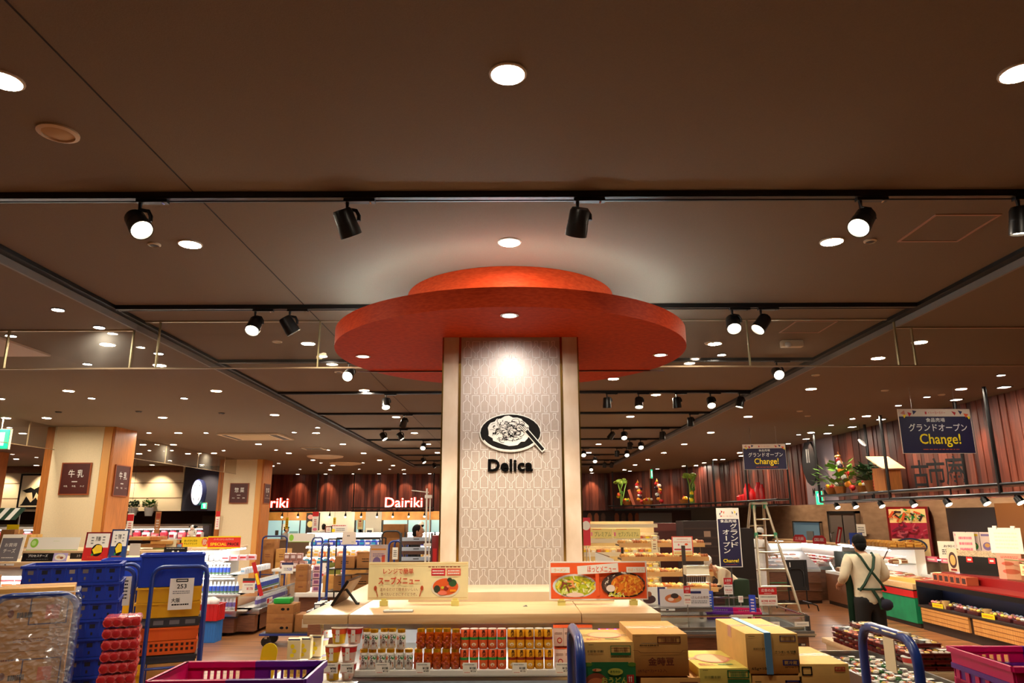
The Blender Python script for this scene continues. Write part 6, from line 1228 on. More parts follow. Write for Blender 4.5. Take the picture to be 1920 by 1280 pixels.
for j, z in enumerate((.62, .9, 1.14, 1.38, 1.6)):
    lay(PM, 'bread_bag', [Vector((1.27 + .118 * (i % 11), 12.66 + .12 * (i // 11), z)) for i in range(22)], 'bagged bread on the ' + ('lowest', 'second', 'third', 'fourth', 'top')[j] + ' lit bread shelf, %s', 'bagged bread on the lit shelves')
for px0, px1, tx, lab in ((1107, 1148, 'プレミアム', 'pale yellow board partly behind the brighter one over the bread shelves'), (1150, 1200, 'セブンプレミアム', 'long pale yellow board with green lettering over the bread shelves')):
    a = at(px0, 1009, 12.62); c = at(px1, 991, 12.62); sign('shelf_banner', lab, 'sign', ((a.x + c.x) / 2, 12.60, a.z), c.x - a.x, c.z - a.z, m('pale yellow board', (244, 226, 140), .6), [('t', tx, .56, .45, .74, .5, m('leaf lettering', (120, 120, 40), .6), .0), ('r', .06, .45, .06, .4, pink), ('r', .3, .96, .4, .06, orange)])
p = at(1099, 985, 12.3); t = thing('round_sign', 'red sign with a white disc beside the column above the bread', 'sign', (p.x, 12.3, p.z)); b = MB(); b.bb(-.09, .07, 0, .01, -.32, .13, m('pink red sign', (216, 50, 66), .5)); b.build('board', t); b = MB(); b.prism([(.068 * math.cos(k * PI / 10) - .0, .075 * math.sin(k * PI / 10)) for k in range(20)], -.01, 0, paper); b.build('disc', t); b = MB(); b.tube([(0, .01, -.3), (0, .01, -p.z + .01)], .008, steel); b.build('pole', t)
# bread island: three tiers of trays on dark frame
t = thing('bread_table', 'dark framed three tier bread table under the white notice', 'table', (2.45, 11.2, 0)); b = MB(); drk = m('dark brown frame', (44, 32, 28), .5)
tiers = [(.95, -.1, 1.25), (1.15, .1, 1.0), (1.36, .3, .8), (1.56, .5, .6)]
for x in (-.7, .55): b.bb(x - .02, x + .02, .5, .54, 0, 1.58, drk); b.bb(x - .02, x + .02, -.05, 0, 0, .95, drk)
b.bb(.1, .15, -.1, -.06, 0, 1.56, drk)
for z, y, d in tiers: b.bb(-.75, .6, y, y + .42, z - .03, z - .01, drk); b.bb(-.75, .6, y - .012, y - .002, z - .045, z + .018, m('bread tray tan', (206, 160, 100), .5))
b.bb(-.75, .6, -.05, .9, .03, .3, woodb); b.build('frame', t)
b = MB()
for z, y, d in tiers:
    for x in (-.74, -.29, .16): b.bb(x, x + .42, y + .02, y + .4, z - .01, z, m('bread tray tan', (206, 160, 100), .5)); b.bb(x, x + .42, y + .01, y + .02, z - .01, z + .02, m('bread tray tan'))
b.build('trays', t)
b = MB(); 
for z, y, d in tiers[1:]: b.bb(-.7, .55, y + .004, y + .03, z - .043, z - .034, ledb)
b.build('led_strip', t)
for j, (z, y, d) in enumerate(tiers):
    lay(BM, 'bread_roll', [Vector((1.77 + .112 * (i % 12), 11.28 + y + .11 * (i // 12), z)) for i in range(36)], ('bread roll on the lowest tier of the bread table, %s', 'bread roll on the second tier of the bread table, %s', 'bread roll on the third tier of the bread table, %s', 'bread roll on the top tier of the bread table, %s')[j], 'bread rolls on the table')
p = at(1281, 1040, 11.25); sign('notice_board', 'white notice with red bar standing over the bread table', 'sign', (p.x, 11.25, p.z), .32, .27, m('red notice rim', (226, 90, 70), .5), [('r', .5, .58, .9, .75, paper), ('r', .5, .3, .8, .07, red), ('r', .5, .1, .9, .2, m('pale yellow strip', (240, 226, 150), .6)), ('e', .32, .55, .08, .12, pink), ('e', .68, .57, .16, .12, orange), ('l', .5, .84, .5, .06, red, 1), ('l', .5, .7, .8, .06, orange, 1), ('l', .5, .1, .8, .1, orange, 1)])
p = at(1228, 1035, 11.4); sign('price_card', 'tall cream card on the top tier of the bread table', 'price card', (p.x, 11.4, p.z), .09, .17, offw, [('l', .5, .5, .5, .6, brown, 3)])
b = MB(); p = at(1108, 1060, 9.8); b.tube([(0, 0, 0), (-.02, 0, .22)], .008, white, 6); b.quad((.06, .0, -.02), (.34, 0, -.06), (.3, 0, .08), (.06, 0, .17), paper); b.quad((.06, -.001, .17), (.06, -.001, .175), (.25, -.001, .115), (.25, -.001, .105), brown); b.tube([(0, 0, 0), (0, 0, -1.3)], .008, white, 6); tag(b.build('paper_flag', loc=p), 'white paper flag on a pole behind the noodle menu sign', 'sign')
t = thing('wire_basket', 'white lined wire rack beside the bread table', 'rack', (at(1310, 1090, 10.6).x, 10.6, at(1310, 1092, 10.6).z)); b = MB(); b.bb(-.16, .16, 0, .2, .1, .22, m('ivory liner', (236, 226, 196), .6)); b.build('liner', t); b = MB()
for k in range(12): b.tube([(-.16 + .029 * k, -.005, .0), (-.16 + .029 * k, -.005, .1)], .005, steel, 5)
for z in (0, .1, .23): b.tube([(-.17, -.006, z), (.17, -.006, z)], .007, steel, 6)
for x in (-.16, .16): b.tube([(x, .0, 0), (x, .0, -t.location.z + .005)], .01, steel, 6)
b.build('frame', t)
# dark rack of trays behind
b = MB(); b.bb(-.42, .42, 0, .6, 0, 1.9, m('very dark brown board', (38, 24, 22), .5))
for z in range(11): b.bb(-.41, .41, -.01, 0, .15 + z * .16, .18 + z * .16, m('dark tray edge', (56, 38, 32), .5))
o = b.build('tray_cabinet', loc=(3.55, 13.4, 0)); tag(o, 'tall very dark brown tray cabinet behind the bending baker', 'cabinet'); b = MB(); b.bb(-.06, .06, -.014, -.01, 1.62, 1.72, m('beige label', (150, 120, 100), .6)); b.bb(-.06, .06, -.014, -.01, 1.48, 1.52, m('beige label')); b.build('label', o)
b = MB(); b.bb(-.75, .35, 0, .4, 0, 1.85, m('dark maroon cabinet', (70, 26, 22), .5)); b.bb(-.75, .35, -.01, 0, 1.7, 1.85, m('maroon fascia', (92, 36, 28), .5)); tag(b.build('tray_cabinet', loc=(3.3, 14.6, 0)), 'low maroon cabinet behind the very dark brown one', 'cabinet')
b = MB(); b.bb(-.3, .3, 0, .5, 0, 1.75, m('black cabinet', (26, 18, 16), .5)); b.bb(-.3, .3, -.01, 0, .8, .82, drk); tag(b.build('tray_cabinet', loc=(4.35, 14.2, 0)), 'black cabinet directly behind the navy banner', 'cabinet')
# bakery kitchen behind
b = MB(); b.bb(.8, 7.2, 29.4, 29.5, 1.7, 2.2, m('dark bakery band', (66, 44, 36), .6)); b.bb(.8, 7.2, 29.5, 29.6, .9, 1.75, m('greenish bakery glass', (86, 104, 92), .3, emit=.25)); b.bb(.8, 7.2, 29.3, 29.4, 0, .95, m('bakery counter', (60, 40, 34), .6)); struct(b.build('wall_back_bakery'))
pad = m('wooden paddle', (176, 90, 44), .5)
for i in range(16):
    if i in (6, 10): continue
    b = MB(); x = 1.25 + .27 * i; b.prism([(-.08, -.3), (.08, -.3), (.09, -.05), (.04, .06), (-.04, .06), (-.09, -.05)], 0, .02, pad if i % 3 else woodb); tag(b.build('cutting_board', loc=(x, 29.36, 2.04)), 'wooden cutting board hanging in the far bakery, %s from the left' % nth(i - (i > 6) - (i > 10)), 'cutting board', 'cutting boards in the far bakery')
b = MB(); b.bb(5.1, 6.4, 29.28, 29.4, .9, 2.1, m('grey bakery door', (120, 116, 110), .4)); struct(b.build('door_4'))
b = MB(); b.lathe([(.2, 0), (.16, .22), (.08, .28), (.0001, .28)], m('pale blue cover', (130, 170, 220), .5), n=16); tag(b.build('mixer_cover', loc=(at(1180, 985, 28.2).x, 28.2, 1.5)), 'pale blue rounded cover in the far bakery', 'cover')
b = MB(); b.bb(-1.8, 1.2, 0, .7, 0, 1.5, m('dark back counter', (40, 34, 34), .5)); tag(b.build('back_counter', loc=(4.2, 27.7, 0)), 'dark long counter below the far bakery glass', 'counter')
for k in range(5): b = MB(); b.ell((0, 0, .12), (.13, .1, .14), m('clear bag bread', (200, 200, 190), .35), 10); tag(b.build('flour_bag', loc=(3.2 + .3 * k, 27.9, 1.5)), 'pale bag on the dark far counter, %s from the left' % nth(k), 'bag', 'pale bags on the far counter')
# ================================================================ low chilled case in the centre right
QX0, QX1, QY0, QY1 = .95, 3.17, 8.15, 9.9
t = thing('chilled_case', 'low open chilled case with steel rim and brown wood front', 'display case', ((QX0 + QX1) / 2, QY0, 0)); w = (QX1 - QX0) / 2; d = QY1 - QY0
b = MB(); b.bb(-w, w, 0, d, .08, .74, woodb); b.bb(-w - .02, w + .02, -.02, d + .02, .0, .08, drk); b.build('wood_base', t)
b = MB(); b.bb(-w - .05, w + .05, -.05, d + .05, .74, .80, m('grey bumper', (96, 92, 90), .4)); b.bb(-w - .06, w + .06, -.06, -.05, .755, .775, steel); b.build('bumper', t)
b = MB(); b.bb(-w, w, -.01, 0, .8, .94, cglass); b.bb(-w, w, d, d + .01, .8, .94, cglass); b.bb(w, w + .01, 0, d, .8, .94, cglass); b.build('glass_rim', t)
b = MB(); b.tube([(-w, -.005, .95), (w, -.005, .95), (w, d, .95), (-w, d, .95)], .014, chrome, 8, True)
for x in (-w + .15, w): b.bb(x - .02, x + .02, -.03, .01, .8, .95, dkgrey)
b.build('rail', t)
b = MB(); b.bb(-w + .03, w - .03, .05, d - .05, .74, .802, m('dark case floor', (40, 40, 44), .3)); b.bb(-w + .03, w - .03, .02, .05, .8, .83, steel); b.bb(-w + .03, w - .03, d - .06, d - .03, .8, .85, grey); b.build('case_floor', t)
p = at(1281, 1146, 8.5); st = thing('steel_platform', 'brushed steel platform carrying the sushi signs on the chilled case', 'platform', (p.x - .1, 8.45, .952)); b = MB(); b.bb(-.55, .42, 0, .4, .0, .05, steel, ch=.006); b.build('platform', st); b = MB(); b.bb(-.16, .0, -.004, 0, .015, .038, white); b.bb(-.1, -.07, -.005, -.004, .02, .032, ink); b.build('label', st)
for x in (-.5, .38): b = MB(); b.bb(x - .02, x + .02, .35, .38, -.12, 0, steel); b.build('leg', st)
p = at(1283, 1137, 8.6); sign('menu_sign', 'wide sushi picture sign with navy tab on the steel platform', 'sign', (p.x, 8.55, 1.003), .56, .185, m('pale lilac card', (216, 206, 206), .6), [('e', .27, .45, .34, .5, m('sushi orange', (206, 110, 60), .5)), ('e', .3, .6, .16, .3, m('sushi dark', (50, 30, 26), .5)), ('e', .22, .4, .12, .2, m('sushi pale', (240, 200, 180), .5)), ('e', .36, .35, .1, .2, m('sushi tan', (190, 130, 70), .5)), ('r', .73, .80, .22, .14, navy), ('t', 'おかあさんのお寿司', .73, .5, .5, .17, m('tan ink', (120, 70, 40), .6), .005), ('l', .75, .25, .4, .2, grey, 2)])
p = at(1237, 1137, 8.75); sign('menu_sign', 'navy and white sign with a dark bowl, left of the sushi sign', 'sign', (p.x - .06, 8.72, 1.003), .30, .19, paper, [('r', .78, .5, .3, 1, navy), ('e', .3, .3, .5, .5, m('dark bowl', (60, 30, 30), .5)), ('e', .3, .6, .2, .3, m('brown food', (140, 80, 50), .6)), ('t', '大', .84, .62, .16, .4, white, .02), ('t', '鮪', .84, .2, .1, .2, white)])
p = at(1328, 1138, 8.7); sign('sign_holder', 'blue and white slim card at the right end of the sushi sign', 'sign', (p.x, 8.6, .962), .08, .2, blue, [('l', .5, .5, .5, .7, white, 5)], rz=-.6)
p = at(1413, 1152, 9.2); sign('sign_holder', 'blue and white slim card inside the right of the chilled case', 'sign', (p.x, 9.2, .803), .08, .25, blue, [('l', .5, .5, .5, .7, white, 5)], rz=-.5)
def pole_card(px, py0, py1, Y, w, els, label, zb):
    p, q = at(px, py1, Y), at(px, py0, Y); o = sign('pole_card', label, 'price card', (p.x, Y, p.z), w, q.z - p.z, paper, els); b = MB(); b.tube([(0, .01, .01), (0, .01, zb - p.z)], .006, steel, 6); b.build('pole', o)
adv = lambda s: [('r', .5, .8, 1, .4, red), ('t', s, .5, .84, .7, .16, white, .01), ('l', .5, .67, .4, .05, white, 1), ('l', .5, .48, .85, .08, ink, 1), ('t', '¥298 ¥398', .5, .25, .8, .14, red), ('l', .5, .1, .7, .06, red, 1)]
pole_card(1442, 1101, 1135, 8.3, .20, adv('広告の品'), 'red and white advert card on a pole over the right of the chilled case', .803)
pole_card(1367, 1083, 1114, 9.6, .11, adv('お買得'), 'slim red and white advert card on a pole in front of the navy banner', .803)
pole_card(1290, 1098, 1133, 8.3, .075, adv('お買得'), 'narrow red and grey advert card in front of the sushi sign', .803)
pole_card(1390, 1117, 1129, 9.7, .06, [('l', .5, .6, .7, .5, red, 3)], 'tiny pale red card at the back of the chilled case', .803)
p = at(1394, 1169, 8.08); sign('rail_card', 'white card with a maroon square on the front rim of the chilled case', 'price card', (p.x, 8.118, p.z), .235, .085, paper, [('r', .85, .5, .18, .5, m('maroon square', (130, 30, 44), .5)), ('l', .4, .6, .6, .14, ink, 1), ('l', .4, .3, .7, .14, ink, 1)], tilt=.15)
for px, lb in ((1450, 'white label card on the bumper below the advert card'), (1505, 'white label card at the right corner of the chilled case')):
    p = at(px, 1174, 8.08); sign('rail_card', lb, 'price card', (p.x, 8.085, p.z), .15, .045, paper, [('l', .5, .5, .7, .3, grey, 1)])
p = at(1500, 1190, 8.14); b = MB(); b.bb(-.06, .06, -.004, 0, -.012, .012, dkgrey); b.bb(.01, .05, -.006, -.004, -.008, .008, white); tag(b.build('switch_plate', loc=(p.x, 8.148, .66)), 'small dark switch plate on the wood front at the right corner', 'switch')
def basket2(label, loc, rz, w=.62, d=.42, h=.2, swap=False, n=7, tagx=None):
    a, c = (purpl, magpl) if swap else (magpl, purpl); t = thing('plastic_basket', label, 'basket', loc, rz); e = .008; f = .05
    def wall(mb, x0, x1, z0, z1, mt): mb.bb(x0, x1, -e, 0, z0, z1, mt)
    for nm, mt, sg in (('left_shell', a, -1), ('right_shell', c, 1)):
        b = MB()
        for y0, flip in ((0, 1), (d, -1)):
            M = Matrix.Translation((0, y0, 0)) @ Matrix.Rotation(0 if flip > 0 else PI, 4, 'Z') @ Matrix.Rotation(.0, 4, 'X')
            s = sg * flip; X0, X1 = (-w / 2, 0) if s < 0 else (0, w / 2); cell = (w / 2 - .12) / n
            for z0, z1 in ((0, .05 * h / .2), (.085 * h / .2, .12 * h / .2), (.165 * h / .2, h)): wall(b, X0, X1, z0, z1, mt) if not M else b.bb(X0, X1, -e, 0, z0, z1, mt, M)
            b.bb(X0, X0 + .06, -e, 0, 0, h, mt, M); b.bb(X1 - .06, X1, -e, 0, 0, h, mt, M)
            for k in range(n + 1): x = X0 + .06 + k * cell; b.bb(x - cell * .18, x + cell * .18, -e, 0, .05 * h / .2, .165 * h / .2, mt, M)
            b.bb(X0 - (.012 if s < 0 else 0), X1 + (.012 if s > 0 else 0), -e - .014, .004, h - .022, h, mt, M)
        xs = sg * w / 2; b.bb(min(xs, xs + sg * e), max(xs, xs + sg * e), 0, d, 0, h * .35, mt); b.bb(min(xs, xs + sg * e), max(xs, xs + sg * e), 0, d, h * .6, h, mt); b.bb(min(xs, xs + sg * .02), max(xs, xs + sg * .02), -.012, d + .012, h - .022, h, mt)
        for k in range(6): y = d * (k + .5) / 6; b.bb(min(xs, xs + sg * e), max(xs, xs + sg * e), y - .015, y + .015, .3 * h, .65 * h, mt)
        b.bb(-w / 2 if sg < 0 else 0, 0 if sg < 0 else w / 2, 0, d, 0, e, mt); b.build(nm, t)
    tx = w / 2 - .045 if tagx is None else tagx; b = MB(); b.bb(tx, tx + (.025 if tagx is None else .08), -e - .003, -e, (.10 if tagx is None else .04) * h / .2, .15 * h / .2, orpl); b.build('orange_tag', t); return t
basket2('purple and magenta basket lying inside the chilled case', (2.62, 8.95, .805), -.28, .60, .38, .09, True)
# ================================================================ navy banner and stepladder
bunting = [('p', [(.12, .9), (.2, .93), (.15, .87)], navy), ('p', [(.2, .96), (.28, .94), (.22, .91)], red), ('p', [(.3, .93), (.36, .95), (.33, .89)], orange), ('p', [(.68, .95), (.74, .92), (.7, .89)], navy), ('p', [(.78, .96), (.86, .93), (.8, .9)], yellow), ('p', [(.86, .9), (.92, .92), (.9, .86)], navy)]
nb = m('deep navy banner', (26, 20, 62), .55)
p, q = at(1372, 1063, 10.3), at(1372, 952, 10.3); H_ = q.z - p.z
vl = [('r', .5, .41, .92, .80, nb), ('t', 'イトーヨーカドー', .5, .86, .5, .02, red), ('r', .2, .86, .06, .02, red), ('t', '食品売場', .5, .775, .72, .05, white, .012)]
for i, ch in enumerate('グランド'): vl.append(('t', ch, .72, .69 - .105 * i, .30, .085 if ch != 'ー' else .07, white, .015))
for i, ch in enumerate('オ|プン'): vl.append(('t', ch if ch != '|' else '|', .36, .59 - .105 * i, .28 if ch != '|' else .05, .08, white, .015))
vl += [('t', 'Change!', .5, .10, .68, .075, yellow, .02), ('l', .5, .045, .5, .008, orange, 1)]
o = sign('grand_banner', 'tall navy vertical banner with white and yellow lettering beside the stepladder', 'banner', (p.x, 10.3, p.z), .315, H_, paper, vl + [(e[0], e[1], e[2]) for e in bunting])
b = MB(); b.tube([(0, .015, H_), (0, .015, -p.z + .02)], .01, dkgrey, 6); b.bb(-.15, .15, -.1, .13, -p.z, -p.z + .015, dkgrey); b.build('stand', o)
t = thing('stepladder', 'tall aluminium stepladder standing open right of the navy banner', 'ladder', (5.12, 15.0, 0)); HT = 2.23; alu = m('aluminium', (190, 176, 150), .35, .7)
front = {-1: ((-.12, .1, HT), (-.28, -.38, 0)), 1: ((.12, .1, HT), (.5, -.38, 0))}; back = {-1: ((-.17, .16, HT), (-.36, .75, 0)), 1: ((.10, .16, HT), (.26, .75, 0))}
for side in (front, back):
    for s_ in (-1, 1): b = MB(); a, c = map(Vector, side[s_]); b.tube([a, c], .026, alu, 6); b.build('rail', t)
    n = 7 if side is front else 5
    for k in range(1, n):
        f_ = k / n; a = Vector(side[-1][0]).lerp(Vector(side[-1][1]), f_); c = Vector(side[1][0]).lerp(Vector(side[1][1]), f_); b = MB(); b.tube([a, c], .017, alu, 6); b.build('rung', t)
b = MB(); b.bb(-.16, .16, .06, .2, HT - .02, HT + .02, alu); b.build('top_step', t); b = MB()
for s_ in (-1, 1): b.bb(front[s_][0][0] - .03, front[s_][0][0] + .03, .07, .2, HT - .1, HT + .03, m('green joint', (60, 140, 100), .5)); a = Vector(front[s_][0]).lerp(Vector(front[s_][1]), .28); b.box(a, (.06, .05, .1), m('green joint'))
b.build('joint', t)
# ================================================================ fish counters
t = thing('fish_counter', 'sloping refrigerated counter of packed fish behind the stepladder', 'display case', (6.0, 17.6, 0)); b = MB(); b.bb(-1.9, 1.25, 0, 1.6, .06, .72, woodb); b.bb(-1.9, 1.25, .02, 1.6, 0, .06, drk); b.build('wood_base', t)
b = MB()
for z in (.28, .46): b.bb(-1.9, 1.26, -.02, 0, z - .012, z + .012, chrome)
b.bb(-1.92, 1.27, -.03, 0, .7, .76, steel); b.build('bumper', t); b = MB(); b.prismx([(0, .72), (0, .8), (.9, 1.12), (.9, .72)], -1.9, 1.25, m('case grey', (150, 150, 156), .4)); b.build('slope', t)
b = MB(); b.bb(-1.9, 1.25, .95, 1.5, 1.12, 1.3, body); b.bb(-1.9, 1.25, .9, 1.55, 1.3, 1.34, woodt, ch=.006); b.build('back_unit', t); b = MB(); b.bb(-1.9, 1.25, .91, .94, 1.27, 1.295, ledw); b.build('led_strip', t)
fm = [(m('fish pink', (226, 170, 150), .3), m('fish white', (236, 230, 226), .3)), (m('fish silver', (170, 180, 196), .25), m('fish white')), (m('fish white'), m('fish pink')), (m('shrimp', (216, 110, 80), .4), m('fish white'))]
goods('fish_pack', 'food pack', [Vector((4.2 + .17 * (i % 17), 17.78 + .2 * (i // 17), .812 + .071 * (i // 17))) for i in range(68)], (.15, .17, .05), fm, 'fish pack on the sloping counter', 'front left', 'fish packs')
b = MB()
t = thing('meat_counter', 'long chilled counter heaped with packs running along the tile wall', 'display case', (8.0, 18.2, 0)); b = MB(); b.bb(-.65, .5, 0, 4.5, 0, .7, woodb); b.bb(-.68, .5, -.02, 4.5, .7, .78, steel); b.bb(.1, .5, 0, 4.5, .78, 1.25, body); b.bb(.0, .55, -.05, 4.5, 1.25, 1.29, woodt); b.build('body', t); b = MB(); b.bb(.06, .1, 0, 4.4, 1.2, 1.24, ledw); b.build('led_strip', t)
goods('meat_pack', 'food pack', [Vector((7.45 + .17 * (i % 4), 18.35 + .22 * (i // 4), .782 + .05 * (i % 4))) for i in range(72)], (.15, .18, .07), [fm[0], fm[2], (m('meat pink'), m('fish white'))], 'pink pack on the long wall counter', 'camera end', 'pink packs on the wall counter')
for i, (dx, mt, tx) in enumerate(((0, red, '三元豚'), (.42, red, '国産'))):
    b = MB(); b.prism([(-.16, 0), (.16, 0), (.16, .12), (.1, .2), (-.1, .2), (-.16, .12)], 0, .01, mt); text(b, tx, 0, .1, .22, .08, white, -.002); o = b.build('counter_sign', loc=(7.55 + dx * .4, 19.4 - dx * 2.0, 1.295)); o.rotation_euler.z = -.6; tag(o, 'red arched sign on the long wall counter, %s one' % ('farther', 'nearer')[i], 'sign')
b = MB(); b.bb(-.05, .05, 0, .01, 0, .42, red); b.bb(-.015, .015, -.004, 0, .05, .36, white); o = b.build('counter_sign', loc=(8.05, 18.3, 1.295)); o.rotation_euler = (0, .25, -.3); tag(o, 'slanting red and white strip sign on the long wall counter', 'sign')
b = MB(); b.bb(-.3, .3, 0, .5, 0, 1.15, m('dark green bin', (44, 58, 50), .5), ch=.02); tag(b.build('waste_bin', loc=(8.1, 17.5, 0)), 'dark green bin between the wall counter and the glass case', 'bin')
# black folded cart
t = thing('folding_cart', 'black folding cart with a cloth panel in front of the glass deli case', 'cart', (6.15, 16.2, 0)); b = MB(); b.bb(-.2, .26, -.01, .01, .42, 1.05, m('black cloth panel', (24, 20, 20), .8)); b.build('cloth_panel', t); b = MB()
for x in (-.18, .2): b.tube([(x, 0, 1.04), (x, 0, .2), (x, .0, .15)], .014, black, 6)
for y in (-.25, .25): b.tube([(-.38, y, .03), (-.36, y, .14), (-.3, y, .18), (.2, y, .18), (.3, y, .14), (.32, y, .03)], .014, black, 6)
b.tube([(-.18, -.25, .18), (-.18, .25, .18)], .012, black, 6); b.tube([(.2, -.25, .18), (.2, .25, .18)], .012, black, 6); b.tube([(-.14, -.02, .5), (-.14, -.02, .8), (-.08, -.02, .86), (.1, -.02, .86), (.16, -.02, .8), (.16, -.02, .5)], .01, black, 6); b.build('frame', t); b = MB(); b.bb(-.12, -.1, -.014, -.01, .9, 1.0, white); b.build('tag', t)
# ================================================================ deli counters along the right
DX = 7.35
t = thing('glass_deli_case', 'slanted glass deli case lit inside behind the man in cream shirt', 'display case', (DX, 15.2, 0)); b = MB(); b.bb(.0, 1.1, 0, 2.3, .08, .68, woodb); b.bb(.02, 1.1, 0, 2.3, 0, .08, drk); b.build('wood_base', t); b = MB(); b.bb(.0, 1.1, .0, 2.3, .68, .74, white); b.bb(.9, 1.1, 0, 2.3, .74, 1.3, white); b.bb(.35, 1.15, 0, 2.3, 1.3, 1.34, steel); b.bb(.4, .9, .02, 2.28, 1.0, 1.02, cglass); b.build('body', t)
b = MB(); b.add([(.02, 0, .76), (.02, 2.3, .76), (.36, 2.3, 1.3), (.36, 0, 1.3)], [(0, 1, 2, 3)], cglass); b.add([(.02, 0, .76), (.36, 0, 1.3), (1.0, 0, 1.3), (1.0, 0, .76)], [(0, 1, 2, 3)], cglass); b.tube([(.02, 0, .76), (.36, 0, 1.3)], .01, chrome, 6); b.build('glass_front', t)
b = MB(); b.bb(.4, .44, .05, 2.25, 1.275, 1.295, ledw); b.bb(.5, .54, .05, 2.25, .985, .998, ledw); b.build('led_strip', t)
dm = [(m('deli brown', (150, 90, 50), .5), m('deli pale', (236, 214, 180), .5)), (m('deli pale'), m('deli brown')), (m('deli white', (240, 236, 226), .4), m('deli red', (190, 60, 40), .5))]
goods('deli_pack', 'food pack', [Vector((DX + .2 + .2 * (i % 4), 15.35 + .2 * (i // 4), .742)) for i in range(40)], (.16, .16, .09), dm, 'deli pack on the floor of the slanted glass case', 'camera end', 'deli packs')
goods('deli_pack', 'food pack', [Vector((DX + .5 + .18 * (i % 2), 15.3 + .2 * (i // 2), 1.022)) for i in range(20)], (.14, .15, .1), dm, 'deli pack on the glass shelf of the slanted case', 'camera end', 'deli packs')
ym = [(m('croquette', (206, 140, 50), .6, noise=.3, scale=40), m('croquette pale', (236, 186, 90), .6)), (m('croquette pale'), m('croquette'))]
goods('fried_pack', 'food pack', [Vector((DX + .5 + .17 * (i % 4), 15.3 + .16 * (i // 4), 1.342)) for i in range(48)], (.14, .13, .1), ym, 'golden fried food pack on top of the glass case', 'camera end', 'golden fried packs')
p = atx(1585, 1013, DX + .3); sign('counter_sign', 'small navy sign on the glass case just left of the man', 'sign', (DX + .38, 16.6, 1.342), .3, .26, blue, [('t', 'んわ', .5, .6, .5, .3, white, .01), ('l', .5, .25, .6, .2, white, 2)], rz=-.9)
t = thing('green_counter', 'green fronted counter with red band and pale wood top beside the man', 'counter', (DX, 13.75, 0)); L = 1.42
b = MB(); b.bb(0, .9, 0, L, .08, .52, m('green cloth front', (10, 136, 92), .6, noise=.15, scale=5)); b.build('green_front', t); b = MB(); b.bb(-.012, .9, 0, L, .52, .64, red); b.bb(-.016, .0, 0, L, .64, .66, steel); b.build('red_band', t); b = MB(); b.bb(-.01, .9, 0, L, .66, .76, woodt, ch=.006); b.bb(.12, .3, .1, 1.3, .76, .82, m('yellow wood block', (232, 186, 100), .5)); b.build('wood_top', t); b = MB(); b.bb(.05, .9, 0, L, 0, .08, drk); b.build('kick', t)
goods('deli_pack', 'food pack', [Vector((DX + .42 + .2 * (i % 2), 13.9 + .2 * (i // 2), .762)) for i in range(12)], (.16, .16, .06), dm, 'pale deli pack on the green fronted counter', 'camera end', 'deli packs on the green counter')
t = thing('glass_hood', 'low lit glass hood behind the green fronted counter', 'display case', (DX + .95, 13.72, 0)); b = MB(); b.bb(.0, .9, 0, 1.45, .0, .82, body); b.bb(.25, .95, 0, 1.45, 1.12, 1.17, dkred); b.build('body', t); b = MB(); b.add([(0, 0, .82), (0, 1.45, .82), (.25, 1.45, 1.12), (.25, 0, 1.12)], [(0, 1, 2, 3)], cglass); b.build('glass_front', t); b = MB(); b.bb(.3, .34, 0, 1.45, 1.1, 1.12, ledw); b.build('led_strip', t)
goods('sushi_tray', 'food pack', [Vector((DX + 1.12 + .24 * (i % 3), 13.85 + .25 * (i // 3), .822)) for i in range(15)], (.2, .2, .06), [(m('deli white'), m('noodle food')), (m('noodle food'), m('egg food'))], 'pale tray under the lit glass hood', 'camera end', 'trays under the glass hood')
for i, (y, w, h, els, lb) in enumerate(((14.3, .5, .32, [('t', 'お知らせ', .5, .72, .6, .14, ink), ('l', .5, .38, .75, .34, ink, 3)], 'white handwritten notice above the red topped counter'), (13.7, .3, .5, [('l', .5, .5, .7, .8, pink, 4), ('e', .5, .3, .6, .25, pink)], 'pinkish leaflet standing beside the white notice'))):
    sign('counter_notice', lb, 'sign', (DX + 1.15 - .1 * i, y, 1.172), w, h, paper, els, rz=-.75)
for i, (y, lb) in enumerate(((14.9, 'farther pink strip on the red ledge'), (14.35, 'nearer pink strip on the red ledge'))): b = MB(); b.bb(-.01, 0, 0, .42, 0, .1, pink); b.bb(-.012, -.01, .08, .34, .03, .06, white); tag(b.build('pink_strip', loc=(DX + 1.2 - .03, y, 1.07)), lb, 'sign')
t = thing('picture_rack', 'rack of four food leaflets above the lit glass hood', 'sign', (DX + 1.25, 13.6, 1.32)); t.rotation_euler.z = -.72; b = MB(); b.bb(-.42, .42, .01, .02, -.02, .04, steel); b.bb(-.02, .02, .01, .03, -.15, .0, steel); b.build('rack', t)
for k in range(4): b = MB(); b.bb(-.41 + .21 * k, -.21 + .21 * k, -.002, .004, 0, .36, m('leaflet paper', (232, 214, 210), .6)); draw(b, [('e', .5, .3, .7, .4, (m('leaflet red', (206, 90, 70), .5), green, m('violet poster'), red)[k]), ('e', .5, .35, .4, .2, m('leaflet tan', (214, 160, 90), .5)), ('r', .5, .85, .8, .1, (pink, yellow, m('violet poster'), pink)[k])], .2, .36, -.002, .0008, Matrix.Translation((-.31 + .21 * k, 0, 0))); b.build('leaflet', t)
